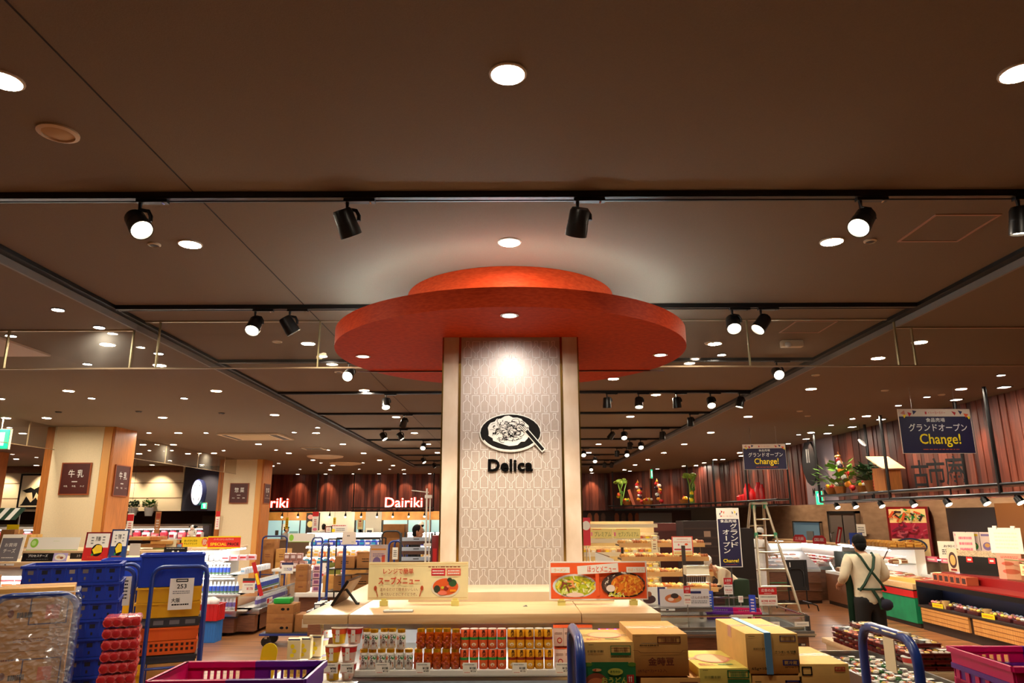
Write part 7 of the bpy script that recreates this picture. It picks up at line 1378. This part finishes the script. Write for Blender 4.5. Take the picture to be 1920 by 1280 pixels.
# bamboo fronted sushi counter
t = thing('sushi_counter', 'dark sushi counter with bamboo fronts and red lacquer top at the right edge', 'counter', (DX, 9.2, 0)); L = 4.45; bam = m('bamboo slats', (214, 160, 92), .55, noise=.35, scale=9, stretch=(1, 14, .3), c2=(176, 116, 56))
b = MB(); b.bb(.04, 1.5, 0, L, 0, .15, drk); b.bb(.03, 1.5, 0, L, .12, .42, drk); b.bb(.45, 1.5, 0, L, .42, .78, m('navy back lacquer', (30, 34, 52), .4)); b.bb(-.01, .45, 0, L, .39, .425, drk); b.bb(-.0, .5, 0, L, .74, .82, black); b.bb(0, .45, L - .03, L, .42, .76, black); b.build('carcass', t)
for k in range(3): b = MB(); b.bb(-.004, .03, .06 + 1.48 * k, 1.42 + 1.48 * k, .15, .385, bam); [b.bb(-.006, -.004, .06 + 1.48 * k, 1.42 + 1.48 * k, z, z + .006, brown) for z in (.2, .27, .34)]; b.build('bamboo_front', t)
b = MB(); b.bb(.0, .5, 0, L, .82, .84, dkred); b.bb(.48, .53, 0, L, .84, .97, dkred); b.bb(.5, 1.5, 0, L, .95, .98, dkred); b.build('lacquer_top', t)
b = MB()
for k in range(3): b.bb(.36, .40, .1 + 1.45 * k, 1.45 + 1.45 * k, .72, .735, lamp('cool tube light', (226, 232, 255), 6))
b.build('tube_light', t)
b = MB(); b.bb(.52, .53, 0, 2.7, .98, 1.3, glass('green tinted glass', (190, 226, 180), .25, .03)); b.bb(.52, .53, 0, 2.7, 1.29, 1.30, m('green glass edge', (90, 130, 80), .2)); b.build('sneeze_glass', t)
tr = m('maroon tray', (70, 20, 26), .4)
for k, y in enumerate((13.3, 12.95, 12.55, 12.2, 11.8, 11.45, 11.1, 10.7)):
    t = thing('sushi_tray', 'maroon tray of sushi in the bamboo counter, %s from the man' % nth(k), 'food tray', (DX + .2, y, .427), 0, 'sushi trays in the bamboo counter'); b = MB(); b.bb(-.13, .13, -.14, .14, 0, .05, tr, ch=.006); b.build('tray', t); b = MB(); q = random.Random(k)
    for j in range(9): b.ell((-.08 + .08 * (j % 3), -.09 + .09 * (j // 3), .07), (.032, .035, .025), [m('deli white'), m('egg food'), m('ham food'), m('leaflet tan')][q.randrange(4)], 8)
    b.build('sushi', t)
for k, y in enumerate((13.1, 11.75)): sign('price_card', 'yellow price card in the bamboo counter, %s one' % ('farther', 'nearer')[k], 'price card', (DX + .03, y, .427), .26, .07, yellow, [('l', .5, .5, .8, .5, red, 2)], rz=-PI / 2 + .12)
for k, y in enumerate((13.2, 12.1)): b = MB(); b.lathe([(.04, 0), (.06, .13), (.055, .13), (.03, .02)], m('tan paper cup', (206, 170, 110), .6), n=12); tag(b.build('paper_cup', loc=(DX + .1, y - .25, .427)), 'tan paper cup in the bamboo counter, %s one' % ('farther', 'nearer')[k], 'cup')
for k in range(6): b = MB(); b.bb(-.1, .1, -.075, .075, 0, .13, m('terracotta box', (176, 86, 56), .5)); b.bb(-.101, -.08, -.05, .05, .02, .11, m('dark opening', (50, 20, 18), .7)); tag(b.build('lacquer_box', loc=(DX + .33, 13.4 - .165 * k, .842)), 'terracotta box on the red lacquer top, %s from the man' % nth(k), 'box', 'terracotta boxes')
t = thing('menu_board', 'black boxed menu board with two red tags over the red lacquer top', 'sign', (DX + .75, 12.85, .982), -1.25); b = MB(); b.bb(-.45, .45, 0, .05, 0, .34, black); b.bb(-.45, .45, -.003, 0, .30, .40, m('patterned strip', (190, 170, 140), .6, noise=.5, scale=60)); b.build('board', t); b = MB(); b.bb(-.66, -.45, -.003, .04, .02, .42, m('bowl card', (206, 186, 160), .6)); draw(b, [('e', .5, .5, .8, .7, m('dark bowl')), ('e', .5, .5, .55, .45, m('leaflet tan')), ('r', .5, .08, .6, .08, dkred)], .2, .4, -.003, .001, Matrix.Translation((-.555, 0, .02))); b.build('bowl_card', t); b = MB()
for x in (-.22, .2): b.bb(x - .06, x + .06, -.006, 0, .2, .29, red); b.bb(x - .035, x + .035, -.008, -.006, .23, .26, white)
b.build('red_tag', t)
t = thing('clip_stand', 'clipped white sheets over pink leaflets on the sushi counter', 'sign', (DX + .68, 12.0, .982), -1.1); b = MB(); b.bb(-.2, .18, -.01, 0, 0, .40, m('pink leaflet', (226, 150, 130), .6)); draw(b, [('e', .5, .3, .7, .2, m('leaflet red')), ('e', .4, .6, .5, .15, m('leaflet red')), ('l', .5, .85, .7, .1, red, 2)], .38, .4, -.01, .001); b.build('leaflet', t); b = MB(); b.bb(-.26, .24, -.02, -.012, .4, .80, paper); draw(b, [('l', .5, .5, .7, .7, m('pale print'), 5)], .5, .4, -.02, .001, Matrix.Translation((0, 0, .4))); b.build('sheet', t); b = MB(); b.bb(-.18, -.12, -.03, .0, .78, .83, white); b.bb(.1, .16, -.03, 0, .78, .83, white); b.bb(-.02, .02, 0, .02, 0, .8, steel); b.build('clip', t)
sign('counter_notice', 'red leaflet pair beside the clipped white sheets', 'sign', (DX + .66, 11.55, .982), .28, .34, m('rose leaflet', (206, 110, 100), .6), [('l', .5, .6, .7, .6, white, 3), ('e', .5, .2, .5, .2, dkred)], rz=-1.1)
for k in range(4): sign('price_tag', 'cream price tag on the green tinted glass, %s from the man' % nth(k), 'price card', (DX + .515, 11.45 - .42 * k, 1.08), .2, .17, m('cream tag', (232, 214, 160), .6), [('t', ('焼魚', '弁', '玉子', '煮物')[k], .5, .72, .4, .26, red), ('l', .5, .3, .7, .3, red, 2)], rz=-PI / 2, group='price tags on the glass')
b = MB(); q = random.Random(4)
for k in range(40): b.ell((q.uniform(-.25, .25), q.uniform(-1.1, 1.1), q.uniform(0, .13)), (.1, .1, .05), m('shredded egg', (236, 206, 110), .6), 8)
tag(b.build('shredded_garnish', loc=(DX + .95, 10.6, 1.03)), 'heap of pale yellow shredded garnish behind the green tinted glass', 'food', kind='stuff')
# panels on the tile wall
t = thing('wall_menu', 'tall lit food poster in a dark red box frame on the right tile wall', 'poster', (9.0, 16.7, 1.05), -.62); b = MB(); b.bb(-.42, .42, 0, .42, 0, 1.12, dkred); b.build('box_frame', t); b = MB(); b.bb(-.37, .37, -.012, -.002, .05, 1.07, lamp('food poster glow', (236, 190, 120), .35)); draw(b, [('r', .5, .53, 1, .34, m('poster crimson', (190, 30, 70), .5))] + scat(40, .5, .86, .46, .11, .07, [m('poster cream', (240, 220, 180), .5), green, m('dark bowl'), m('poster gold', (230, 180, 80), .5), orange], 1.38) + scat(30, .5, .53, .45, .15, .06, [m('poster rose', (214, 90, 110), .5), m('poster crimson'), m('poster wine', (130, 30, 60), .5)], 1.38) + [('e', .5, .2, .9, .36, m('poster navy', (40, 56, 90), .5)), ('e', .5, .19, .8, .3, m('poster gold'))] + scat(40, .5, .19, .36, .13, .03, [m('poster cream'), brown, m('fry b'), red], 1.38), .74, 1.02, -.012, .002, Matrix.Translation((0, 0, .05))); b.build('poster_face', t)
sign('wall_notice', 'small pale notice on the dark door of the tile wall', 'notice', (9.36, 19.75, 1.45), .5, .3, paper, [('l', .5, .5, .7, .6, grey, 3)], rz=-PI / 2)
# lamps under the near right shelf
for i, y in enumerate((14.2, 13.45, 12.5, 11.5, 10.6, 9.75, 9.1)):
    o = thing('shelf_lamp', 'black spotlight under the near right hanging shelf, %s from the camera' % nth(6 - i), 'spotlight', (6.28, y, 2.232), 0, 'spotlights under the right shelf'); b = MB(); b.cyl((0, 0, .0), (0, 0, -.04), .012, .012, black, 8); b.lathe([(.0001, -.03), (.045, -.035), (.055, -.12), (.05, -.12)], black, n=14); b.build('lamp_head', o); b = MB(); b.add([(.048 * math.cos(k * PI / 6), .048 * math.sin(k * PI / 6), -.1215) for k in range(12)], [tuple(range(12))], hlamp); b.build('lens', o)
    o.rotation_euler = (-.6, 0, .3); light('shelf_beam', 'SPOT', (6.34, y - .08, 2.10), 45 * SPOT_W, (255, 228, 190), .04, 120, (8.2, y - .3, .9), .6)
for y in (23.5, 21.0, 18.5, 16.0, 13.5, 11.0):
    o = copy_tree(t0, Vector((8.4, y, ZO)), label='slim wall washer light behind the right fascia, near the tile wall, %s from the camera' % nth(int((y - 11) / 2.5))); light('tile_wall_fill', 'SPOT', (8.4, y, ZO - .03), 240, (255, 230, 196), .05, 110, (9.4, y, 1.4), .8)  # unseen lamps added behind the fascia to brighten the tile wall
# decor on the near right shelf
SZ2 = 2.394
plant('broad green leafy plant in a basket on the near right shelf', 1588, 938, 13.3, .14, .12, 90, m('bright leaf', (96, 150, 40), .45), .38, 6, .17, woodm)
bpy.data.objects['potted_plant.002'].location = (6.42, 14.2, SZ2)
plant('bushy dark green pot plant on the near right shelf', 1623, 935, 13, .2, .12, 160, lf2, .24, 7, .12, m('ochre pot', (150, 96, 40), .6)); bpy.data.objects['potted_plant.003'].location = (6.44, 13.0, SZ2)
def veg(kind, label, p):
    b = MB(); q = random.Random(str(label)); t = thing(kind, label, kind.replace('_', ' '), p)
    if kind == 'vegetable_string':
        for k in range(9): b.ell((q.uniform(-.05, .05), .05 + .04 * k + q.uniform(-.04, .04), .10 + .068 * k), (.062, .066, .06), [red, m('carrot'), m('aubergine', (50, 24, 50), .3), white][k % 4], 10)
        b.ell((0, .42, .72), (.03, .14, .03), m('carrot'), 8); b.build('vegetables', t); b = MB(); b.tube([(0, 0, 0), (0, .1, .3), (0, .4, .8)], .012, woodm, 6); b.build('branch', t)
    elif kind == 'produce_basket':
        b.lathe([(.1, 0), (.15, .12), (.14, .12), (.09, .01)], woodm, n=14); b.build('basket', t); b = MB()
        for k in range(14): a = q.uniform(0, 6.3); r = q.uniform(0, .11); b.ell((r * math.cos(a), r * math.sin(a), .13 + q.uniform(0, .06)), (.04, .04, .04), [red, yellow, lf, m('carrot'), white][k % 5], 8)
        b.build('vegetables', t)
    elif kind == 'leek_bundle':
        for k in range(5): b.tube([(q.uniform(-.04, .04), q.uniform(-.04, .04), 0), (q.uniform(-.1, .1), q.uniform(-.1, .1), .5), (q.uniform(-.2, .2), q.uniform(-.2, .2), .8)], .016, m('leek green', (120, 160, 60), .5), 6)
        for k in range(10): b.ell((q.uniform(-.14, .14), q.uniform(-.14, .14), .75 + q.uniform(-.08, .08)), (.07, .04, .05), m('leek top', (150, 176, 60), .5), 8)
        b.build('stalks', t); b = MB()
        for k in range(6): b.ell((q.uniform(-.1, .1), q.uniform(-.1, .1), .1 + .06 * k), (.05, .05, .06), [yellow, orange, lf][k % 3], 8)
        b.build('vegetables', t)
    return t
veg('vegetable_string', 'string of red vegetables and carrot rising on the near right shelf', (6.42, 13.75, SZ2)); veg('produce_basket', 'basket of mixed vegetables at the far end of the near right shelf', (6.42, 14.55, SZ2))
veg('produce_basket', 'basket of vegetables beside the bushy plant on the near right shelf', (6.5, 13.4, SZ2))
t = thing('wooden_house', 'orange wooden box with pitched lid beside the bushy plant on the shelf', 'box', (6.45, 12.45, SZ2)); b = MB(); b.bb(-.14, .14, -.2, .2, 0, .38, woodm); b.build('box', t); b = MB(); b.add([(-.2, -.26, .36), (.2, -.26, .36), (.2, .26, .6), (-.2, .26, .6)], [(0, 1, 2, 3)], m('pale board', (226, 180, 140), .5)); b.add([(-.2, -.26, .34), (-.2, .26, .58), (.2, .26, .58), (.2, -.26, .34)], [(0, 1, 2, 3)], m('pale board')); b.build('lid', t); b = MB()
for k in range(16): b.ell((-.1 + .06 * (k % 3), .24, .04 + .05 * (k // 3)), (.032, .03, .03), red, 8)
b.build('tomatoes', t)
b = MB(); b.ell((0, 0, .03), (.05, .14, .03), m('white fish', (216, 214, 210), .4), 8); o = b.build('hanging_fish', loc=(6.4, 13.1, 3.25)); o.rotation_euler = (0.6, 0, 0); tag(o, 'small silver fish ornament hanging above the near right shelf', 'ornament'); b = MB(); b.tube([(0, 0, 0.05), (0, .0, .36)], .004, black, 4); w_ = b.build('wire', o); w_.rotation_euler = (-.6, 0, 0)
# letters standing on the shelf, leaf emblem on the lilac panel
letm = m('charcoal letter', (24, 24, 26), .7)
for i, (ch, px) in enumerate((('古', 1729), ('市', 1759), ('庵', 1794))):
    b = MB(); text(b, ch, 0, .21, .235, .42, letm, -.08, .008, depth=.07); x = atx(px, 918, 6.4); o = b.build('shop_letter', loc=(6.42, x.y, SZ2 + .01), rz=-.55); tag(o, 'charcoal character standing on the near right shelf, ' + ('left one', 'middle one', 'right one')[i] + ' of three', 'letter')
t = thing('leaf_emblem', 'tall black leaf shaped emblem hanging in front of the lilac panel', 'emblem', (6.6, 16.0, 2.62), -PI / 2 + .4); b = MB(); P = [(.0, 0), (.1, .08), (.19, .3), (.21, .52), (.16, .78), (.08, .95), (-.08, .95), (-.16, .78), (-.21, .52), (-.19, .3), (-.1, .08)]; b.prism(P, 0, .06, m('black gloss emblem', (26, 26, 30), .3)); b.build('leaf', t); b = MB(); b.bb(-.06, -.03, -.006, 0, .5, .8, steel); b.bb(.0, .03, -.006, 0, .5, .8, steel); b.build('fork_mark', t); b = MB(); b.tube([(0, .03, .95), (0, .03, 1.0)], .014, black); b.build('rod', t)
b = MB(); p = (FX - .004, 16.2, 2.50); text(b, 'Meal Select', 0, .0, .95, .17, ink, 0, .03, depth=.012); o = b.build('panel_lettering', loc=p, rz=-PI / 2); tag(o, 'small black lettering on the lilac panel below the leaf emblem', 'lettering')
# far right shelf decor
rdp = m('glossy red pot', (206, 24, 30), .25)
for i, (px, h, r) in enumerate(((1389, .12, .10), (1396, .13, .09), (1403, .30, .09), (1411, .2, .06), (1423, .30, .07), (1429, .26, .05))):
    b = MB(); h *= 1.5; r *= 1.3; b.lathe([(r, 0), (r, h * .7), (r * .6, h * .85), (r * .55, h)], rdp, n=14); p = atx(px, 938, 6.4); tag(b.build('red_canister', loc=(6.42, p.y , 2.374)), 'glossy red canister on the far right shelf, %s from the left' % nth(i), 'canister', 'red canisters')
fs = [((5.95, 24.0), 'leek_bundle', 'tall bundle of leeks and yellow vegetables on the far right shelf'), ((5.85, 24.6), 'produce_basket', 'basket of vegetables left of the leek bundle on the far right shelf'), ((4.75, 26.75), 'vegetable_string', 'string of red vegetables on the far right shelf'), ((4.95, 26.5), 'produce_basket', 'basket of vegetables in the middle of the far right shelf'), ((4.35, 27.3), 'produce_basket', 'basket of vegetables at the left end of the far right shelf'), ((4.15, 27.5), 'leek_bundle', 'leafy bundle at the left end of the far right shelf'), ((5.3, 25.9), 'vegetable_string', 'string of peppers hanging by the far right shelf')]
for (x, y), kd, lb in fs: veg(kd, lb, (x, y, 2.374)).scale = (1.35, 1.35, 1.15)
b = MB(); b.bb(-.05, .05, -.02, .02, 0, .62, m('terracotta board', (176, 90, 60), .5)); o = b.build('leaning_board', loc=(4.55, 27.05, 2.34)); o.rotation_euler = (0, -.3, 0); tag(o, 'terracotta board leaning on the far right shelf', 'board')
# ceiling banners
def ceil_banner(px0, px1, py0, py1, Y, label, rz=0.):
    a, c = at(px0, py1, Y), at(px1, py0, Y); w, h = c.x - a.x, c.z - a.z
    els = [('r', .5, .42, .985, .82, nb), ('r', .385, .91, .025, .06, red), ('t', 'イトーヨーカドー', .53, .91, .24, .06, red, .01), ('t', '食品売場', .5, .75, .26, .09, white, .01), ('t', 'グランドオープン', .52, .58, .80, .17, white, .012), ('t', 'Change!', .53, .29, .56, .30, yellow, .012), ('l', .53, .09, .5, .03, orange, 1)]
    bt = [('p', [(.03, .9), (.09, .97), (.10, .86)], m('paper rose', (206, 130, 110), .6)), ('p', [(.06, .86), (.12, .88), (.08, .79)], yellow), ('p', [(.13, .93), (.19, .9), (.15, .82)], red), ('p', [(.2, .97), (.26, .95), (.21, .87)], navy), ('p', [(.74, .95), (.8, .92), (.78, .85)], red), ('p', [(.83, .97), (.89, .94), (.86, .87)], navy), ('p', [(.9, .9), (.97, .88), (.93, .8)], orange), ('p', [(.94, .84), (.99, .82), (.97, .76)], yellow)]
    o = sign('ceiling_banner', label, 'banner', ((a.x + c.x) / 2, Y, a.z), w, h, m('banner paper', (226, 206, 186), .6), els + bt, rz=rz, eps=.0015)
    b = MB()
    for x in (-w * .3, w * .3): b.tube([(x, 0, h), (x, 0, ZO - a.z)], .003, steel, 4)
    b.build('wire', o)
ceil_banner(1693, 1820, 766, 850, 9.4, 'large navy grand opening banner hanging at the upper right', .03); ceil_banner(1397, 1471, 832, 880, 13.6, 'smaller navy grand opening banner hanging farther back', -.12)
# ================================================================ right foreground
gp, rp, bp_ = m('carton green', (30, 120, 66), .6), m('carton red', (190, 40, 36), .6), m('carton navy ink', (40, 40, 110), .6); cb = m('carton brown ink', (110, 44, 26), .6)
fc = cart('blue loop-handled cart carrying the printed cartons at the lower right', (.22, 2.995, 0), -PI / 2, .46, 1.27, 1.555)
lp = [c for c in fc.children if c.name.startswith('loop_handle')]
b = MB(); q = random.Random(8)
for k in range(9): y = -.16 + .032 * k; b.box((y, 1.25 + q.uniform(-.004, .004), 1.556 + .004), (.036, .034 + q.uniform(-.006, .012), .004), m('torn paper tape', (236, 224, 196), .8), q.uniform(-.3, .3))
b.box((.14, 1.25, 1.562), (.05, .012, .02), m('torn paper tape'), .4); b.build('torn_tape', fc)
b = MB(); b.bb(.02, .10, 1.225, 1.229, 1.42, 1.54, m('cream slip', (230, 214, 180), .7)); b.build('hanging_slip', fc)
YF = 2.84
gp, rp, bp_, cb = m('carton green', (30, 120, 66), .6), m('carton red', (190, 40, 36), .6), m('carton navy ink', (40, 40, 110), .6), m('carton brown ink', (110, 44, 26), .6)
def boxf(px0, px1, pyt, pyb, d, label, mt, els, Y=YF, **kw):
    a, c = at(px0, pyb, Y), at(px1, pyt, Y); return carton('shipping_carton', label, ((a.x + c.x) / 2, Y, a.z), c.x - a.x, d, c.z - a.z, mt, els, group='printed cartons on the lower right cart', **kw)
def under(px0, px1, zt, d, n, label, mt, els=(), Y=YF):
    a, c = at(px0, 1240, Y), at(px1, 1240, Y); h = (zt - .206) / n
    for i in range(n): carton('shipping_carton', label + (', %s from the top' % nth(n - 1 - i) if n > 1 else ''), ((a.x + c.x) / 2, Y, .206 + h * i), c.x - a.x, d, h - .002, mt, els, group='printed cartons on the lower right cart')
greenf = [('r', .5, .30, 1, .6, gp), ('p', [(0, .6), (.12, .6), (.14, .66), (.86, .66), (.88, .6), (1, .6), (1, .58), (0, .58)], gp), ('e', .07, .62, .16, .07, m('olive green print', (96, 140, 40), .6)), ('e', .93, .62, .16, .07, m('olive green print')), ('o', .72, .87, .4, .13, gp, .012), ('r', .72, .79, .4, .04, gp), ('b', .72, .87, .26, .07, cb), ('b', .22, .84, .3, .04, ink), ('l', .14, .95, .1, .02, ink, 1), ('l', .72, .745, .4, .025, gp, 1),
          ('e', .22, .30, .46, .36, m('bowl print brown', (150, 74, 44), .6)), ('e', .22, .28, .36, .24, m('noodle print', (206, 120, 70), .6)), ('e', .24, .53, .18, .05, m('peach print', (240, 190, 120), .6)), ('t', 'ぽ', .2, .53, .06, .04, rp, .03), ('e', .6, .50, .3, .12, m('lime label', (190, 200, 80), .6)), ('t', 'まろやか', .6, .50, .2, .04, gp), ('t', 'おうどん', .58, .36, .5, .10, m('lime label'), .04), ('r', .89, .38, .14, .14, rp), ('p', [(.86, .33), (.875, .33), (.875, .40), (.885, .40), (.8675, .43), (.85, .40), (.86, .40)], paper), ('p', [(.90, .33), (.915, .33), (.915, .40), (.925, .40), (.9075, .43), (.89, .40), (.90, .40)], paper)]
# green printed noodle carton at the left
a = at(1095, 1203, YF); h = .205; t = carton('shipping_carton', 'green printed noodle carton with a red arrow mark at the left of the cart', ((at(1095, 1203, YF).x + at(1190, 1203, YF).x) / 2, YF, a.z - h), at(1190, 1203, YF).x - a.x, .3, h, cardb2, greenf, group='printed cartons on the lower right cart'); w_ = at(1190, 1203, YF).x - a.x
gt = [('e', .5, .5, .7, .5, m('faded red oval', (206, 130, 100), .7)), ('e', .5, .5, .62, .4, m('faded oval fill', (220, 170, 120), .7)), ('t', '直射日光', .22, .16, .3, .12, rp), ('l', .6, .16, .3, .1, gp, 1)]
def topprint(t, els, w, d, h): b = MB(); draw(b, els, w, d, 0, .0006, Matrix.Translation((0, 0, h + .0012)) @ Matrix.Rotation(-PI / 2, 4, 'X')); b.build('top_print', t)
topprint(t, gt, w_, .3, h)
under(1095, 1190, a.z - h - .002, .3, 5, 'green printed carton below the one with the red arrow mark', cardb2, greenf)
kin = [('o', .66, .86, .42, .16, cb, .022), ('b', .66, .86, .28, .10, cb), ('b', .3, .73, .34, .04, ink), ('l', .3, .78, .3, .03, grey, 1), ('l', .1, .95, .1, .02, cb, 1), ('p', [(0, .615), (.1, .61), (.14, .56), (.86, .56), (.90, .61), (1, .615), (1, .607), (.905, .60), (.865, .548), (.135, .548), (.095, .60), (0, .607)], m('fold line', (140, 86, 36), .8)),
       ('t', '金時豆', .5, .35, .46, .19, cb, .03), ('t', '(65g×2)×12入', .34, .13, .52, .09, cb, .01)]
t = boxf(1189, 1289, 1188, 1268, .34, 'brown carton with three large dark characters on the lower right cart', cardb, kin); z_ = t.location.z
under(1200, 1312, z_ - .002, .34, 4, 'brown carton under the one with three large characters', cardb, [('r', .8, .9, .3, .1, m('brown patch print', (130, 70, 40), .7)), ('l', .15, .93, .1, .03, cb, 1)])
t = boxf(1316, 1408, 1252, 1330, .36, 'yellow green noodle carton lying lower between the taller boxes', m('yellow green cardboard', (206, 186, 84), .8, noise=.08, scale=14), [('o', .75, .85, .42, .2, gp, .03), ('b', .75, .85, .3, .12, gp), ('r', .75, .68, .42, .08, gp), ('b', .25, .78, .3, .06, ink), ('l', .12, .95, .1, .03, ink, 1), ('l', .75, .56, .42, .06, gp, 1)]); topprint(t, gt, .187, .36, at(1408, 1252, YF).z - at(1316, 1330, YF).z)
under(1316, 1408, t.location.z - .002, .36, 3, 'yellow green carton below the low noodle carton', m('yellow green cardboard'))
sat = [('o', .8, .87, .3, .15, bp_, .02), ('b', .8, .87, .2, .09, cb), ('b', .27, .62, .26, .05, ink), ('l', .12, .93, .12, .03, ink, 1), ('t', 'さつまいも甘煮', .74, .54, .40, .07, ink), ('r', .82, .28, .3, .14, bp_), ('t', '要冷蔵', .82, .28, .24, .09, cardb2, .02), ('t', '10℃以下', .82, .17, .22, .05, ink), ('t', '65g×10', .22, .13, .28, .08, ink)]
t = boxf(1403, 1496, 1187, 1264, .40, 'brown carton with a pale blue strap and navy chilled mark', cardb2, sat, strap=(.42, m('pale blue strap', (96, 150, 200), .5))); z_ = t.location.z
w_ = at(1496, 1187, YF).x - at(1403, 1187, YF).x; hh = at(1496, 1187, YF).z - at(1403, 1264, YF).z
b = MB(); draw(b, [('r', .3, .86, .5, .16, bp_), ('o', .75, .84, .4, .18, ink, .02), ('t', 'さつまいも', .55, .52, .5, .1, ink), ('r', .5, .25, .6, .2, bp_), ('l', .5, .25, .5, .12, cardb2, 2)], .4, hh, 0, .0006, Matrix.Translation((-w_ / 2 - .0008, .2, 0)) @ Matrix.Rotation(-PI / 2, 4, 'Z')); b.build('side_print', t)
under(1408, 1503, z_ - .002, .40, 4, 'brown carton under the blue strapped one', cardb, [('o', .8, .87, .3, .15, bp_, .02), ('l', .12, .93, .12, .03, ink, 1)])
t = boxf(1503, 1592, 1244, 1330, .36, 'low brown carton with a red stamp right of the strapped one', cardb2, [('o', .18, .84, .2, .2, ink, .03), ('o', .82, .88, .2, .1, rp, .02), ('t', '広島', .82, .88, .14, .06, rp)])
under(1503, 1592, t.location.z - .002, .36, 3, 'brown carton below the one with a red stamp', cardb)
# baskets at the two lower corners, each on a stand
def basket_pile(x, y, zt, rz, w, d, n, swap, where_, tagx):
    for k in range(n): basket2('%s basket %s, %s from the top' % (('magenta and purple', 'purple and magenta')[k % 2], where_, nth(k)), (x, y, zt - .2 - .068 * k), rz, w - .012 * k, d - .012 * k, .2, swap != bool(k % 2), 6, tagx)
    st = thing('basket_stand', 'steel stand under the baskets ' + where_, 'stand', (x, y + d / 2, 0)); b = MB(); zb = zt - .2 - .068 * (n - 1)
    for sx in (-.18, .18):
        for sy in (-.12, .12): b.tube([(sx, sy, 0), (sx, sy, zb - .012)], .014, steel, 6)
    b.bb(-.22, .22, -.15, .15, zb - .014, zb - .004, steel); b.build('frame', st)
basket_pile(-1.075, 2.93, 1.405, .03, .56, .34, 1, False, 'at the lower left of the photo', None)
basket_pile(2.36, 3.12, 1.40, -.04, .64, .45, 3, False, 'at the lower right corner', -.27)
# ready meal table and lit flat case on the right
t = thing('display_table', 'pale wood table holding stacked meal trays at the right', 'table', (3.42, 5.75, 0)); b = MB(); b.bb(-.42, .42, 0, 1.65, .80, .85, woodt, ch=.008); b.build('table_top', t); b = MB(); b.bb(-.4, .4, .02, 1.6, .06, .80, m('cream table side', (226, 200, 160), .5)); b.build('side_panel', t)
mt_r = m('glossy maroon tray', (96, 22, 22), .25); foods = [m('sushi rice', (240, 226, 204), .6), m('salmon food', (232, 130, 80), .5), m('omelette food', (240, 196, 80), .5), m('nori food', (40, 36, 30), .6), m('prawn food', (216, 110, 90), .5)]
def mealmesh(i):
    b = MB(); q = random.Random(i); b.bb(-.095, .095, -.09, .09, 0, .028, mt_r, ch=.006); b.bb(-.1, .1, -.095, .095, .026, .032, mt_r)
    for k in range(8): b.ell((-.07 + .047 * (k % 4), -.04 + .08 * (k // 4), .03), (.022, .03, .012), foods[q.randrange(5)], 8)
    b.bb(-.09, .09, -.085, .085, .034, .044, clearp, ch=.003); b.bb(-.02, .05, -.03, .03, .0445, .045, [paper, foods[2]][i % 2]); return b.mesh('meal_tray')
MM = [mealmesh(i) for i in range(4)]
sp_ = []
for col, (x, ys, L) in enumerate(((3.10, [5.9 + .192 * k for k in range(7)], 3), (3.305, [5.9 + .192 * k for k in range(7)], 3), (3.25, [6.05 + .192 * k for k in range(6)], 1))):
    for l in range(L):
        for k, y in enumerate(ys):
            z = .851 + .0465 * (l + (3 if col == 2 else 0)); o = bpy.data.objects.new('meal_tray', MM[(k + l) % 4]); COL.objects.link(o); o.location = (x, y, z)
            lay_ = ('bottom', 'middle', 'upper')[l] if col < 2 else 'topmost'
            tag(o, 'maroon meal tray, %s layer of the %s row, %s from the camera' % (lay_, ('left', 'right', 'centre')[col], nth(k)), 'food tray', 'meal trays on the pale table')
t = thing('flat_case', 'lit flat chilled case of meal packs beside the pale table', 'display case', (2.72, 4.3, 0)); b = MB(); b.bb(-.26, .26, 0, 2.1, .06, .78, woodb); b.build('wood_base', t); b = MB(); b.bb(-.27, -.25, 0, 2.1, .78, .90, steel); b.bb(.25, .27, 0, 2.1, .78, .90, steel); b.bb(-.27, .27, -.01, .01, .78, .90, steel); b.bb(-.25, .25, 2.08, 2.1, .78, .9, steel); b.build('rim', t); b = MB(); b.bb(-.25, .25, 0, 2.1, .78, .84, dkgrey); b.build('case_floor', t)
b = MB(); b.bb(-.30, -.272, -.004, 0, .7, .78, white); b.bb(-.285, -.28, -.006, -.004, .72, .76, red); b.build('label', t)
def pk2(i):
    b = MB(); q = random.Random(40 + i); b.bb(-.075, .075, -.055, .055, 0, .02, black, ch=.004)
    for k in range(7): b.ell((q.uniform(-.05, .05), q.uniform(-.035, .035), .028), (.022, .02, .014), [foods[0], foods[1], foods[2], green, foods[4], white][q.randrange(6)], 8)
    b.bb(-.07, .07, -.05, .05, .026, .048, clearp, ch=.006); b.bb(.0, .045, -.02, .02, .0485, .049, paper); return b.mesh('meal_pack')
PK = [pk2(i) for i in range(6)]
for i in range(48):
    o = bpy.data.objects.new('meal_pack', PK[i % 6]); COL.objects.link(o); o.location = (2.55 + .165 * (i % 3), 4.42 + .118 * (i // 3), .842); o.rotation_euler = (0, 0, R.uniform(-.15, .15)); tag(o, 'clear meal pack in the flat case, %s row from the camera, %s' % (nth(i // 3), ('left', 'middle', 'right')[i % 3]), 'food pack', 'meal packs in the flat case')
k = cup(m('noodle bowl cup', (236, 226, 206), .4), m('bowl cup red', (206, 60, 50), .4), m('white foil lid', (240, 236, 230), .35)); k.location = (3.03, 5.83, .851); k.scale = (1.6, 1.6, 1.3); k['label'] = 'white noodle bowl standing on the front of the pale table'
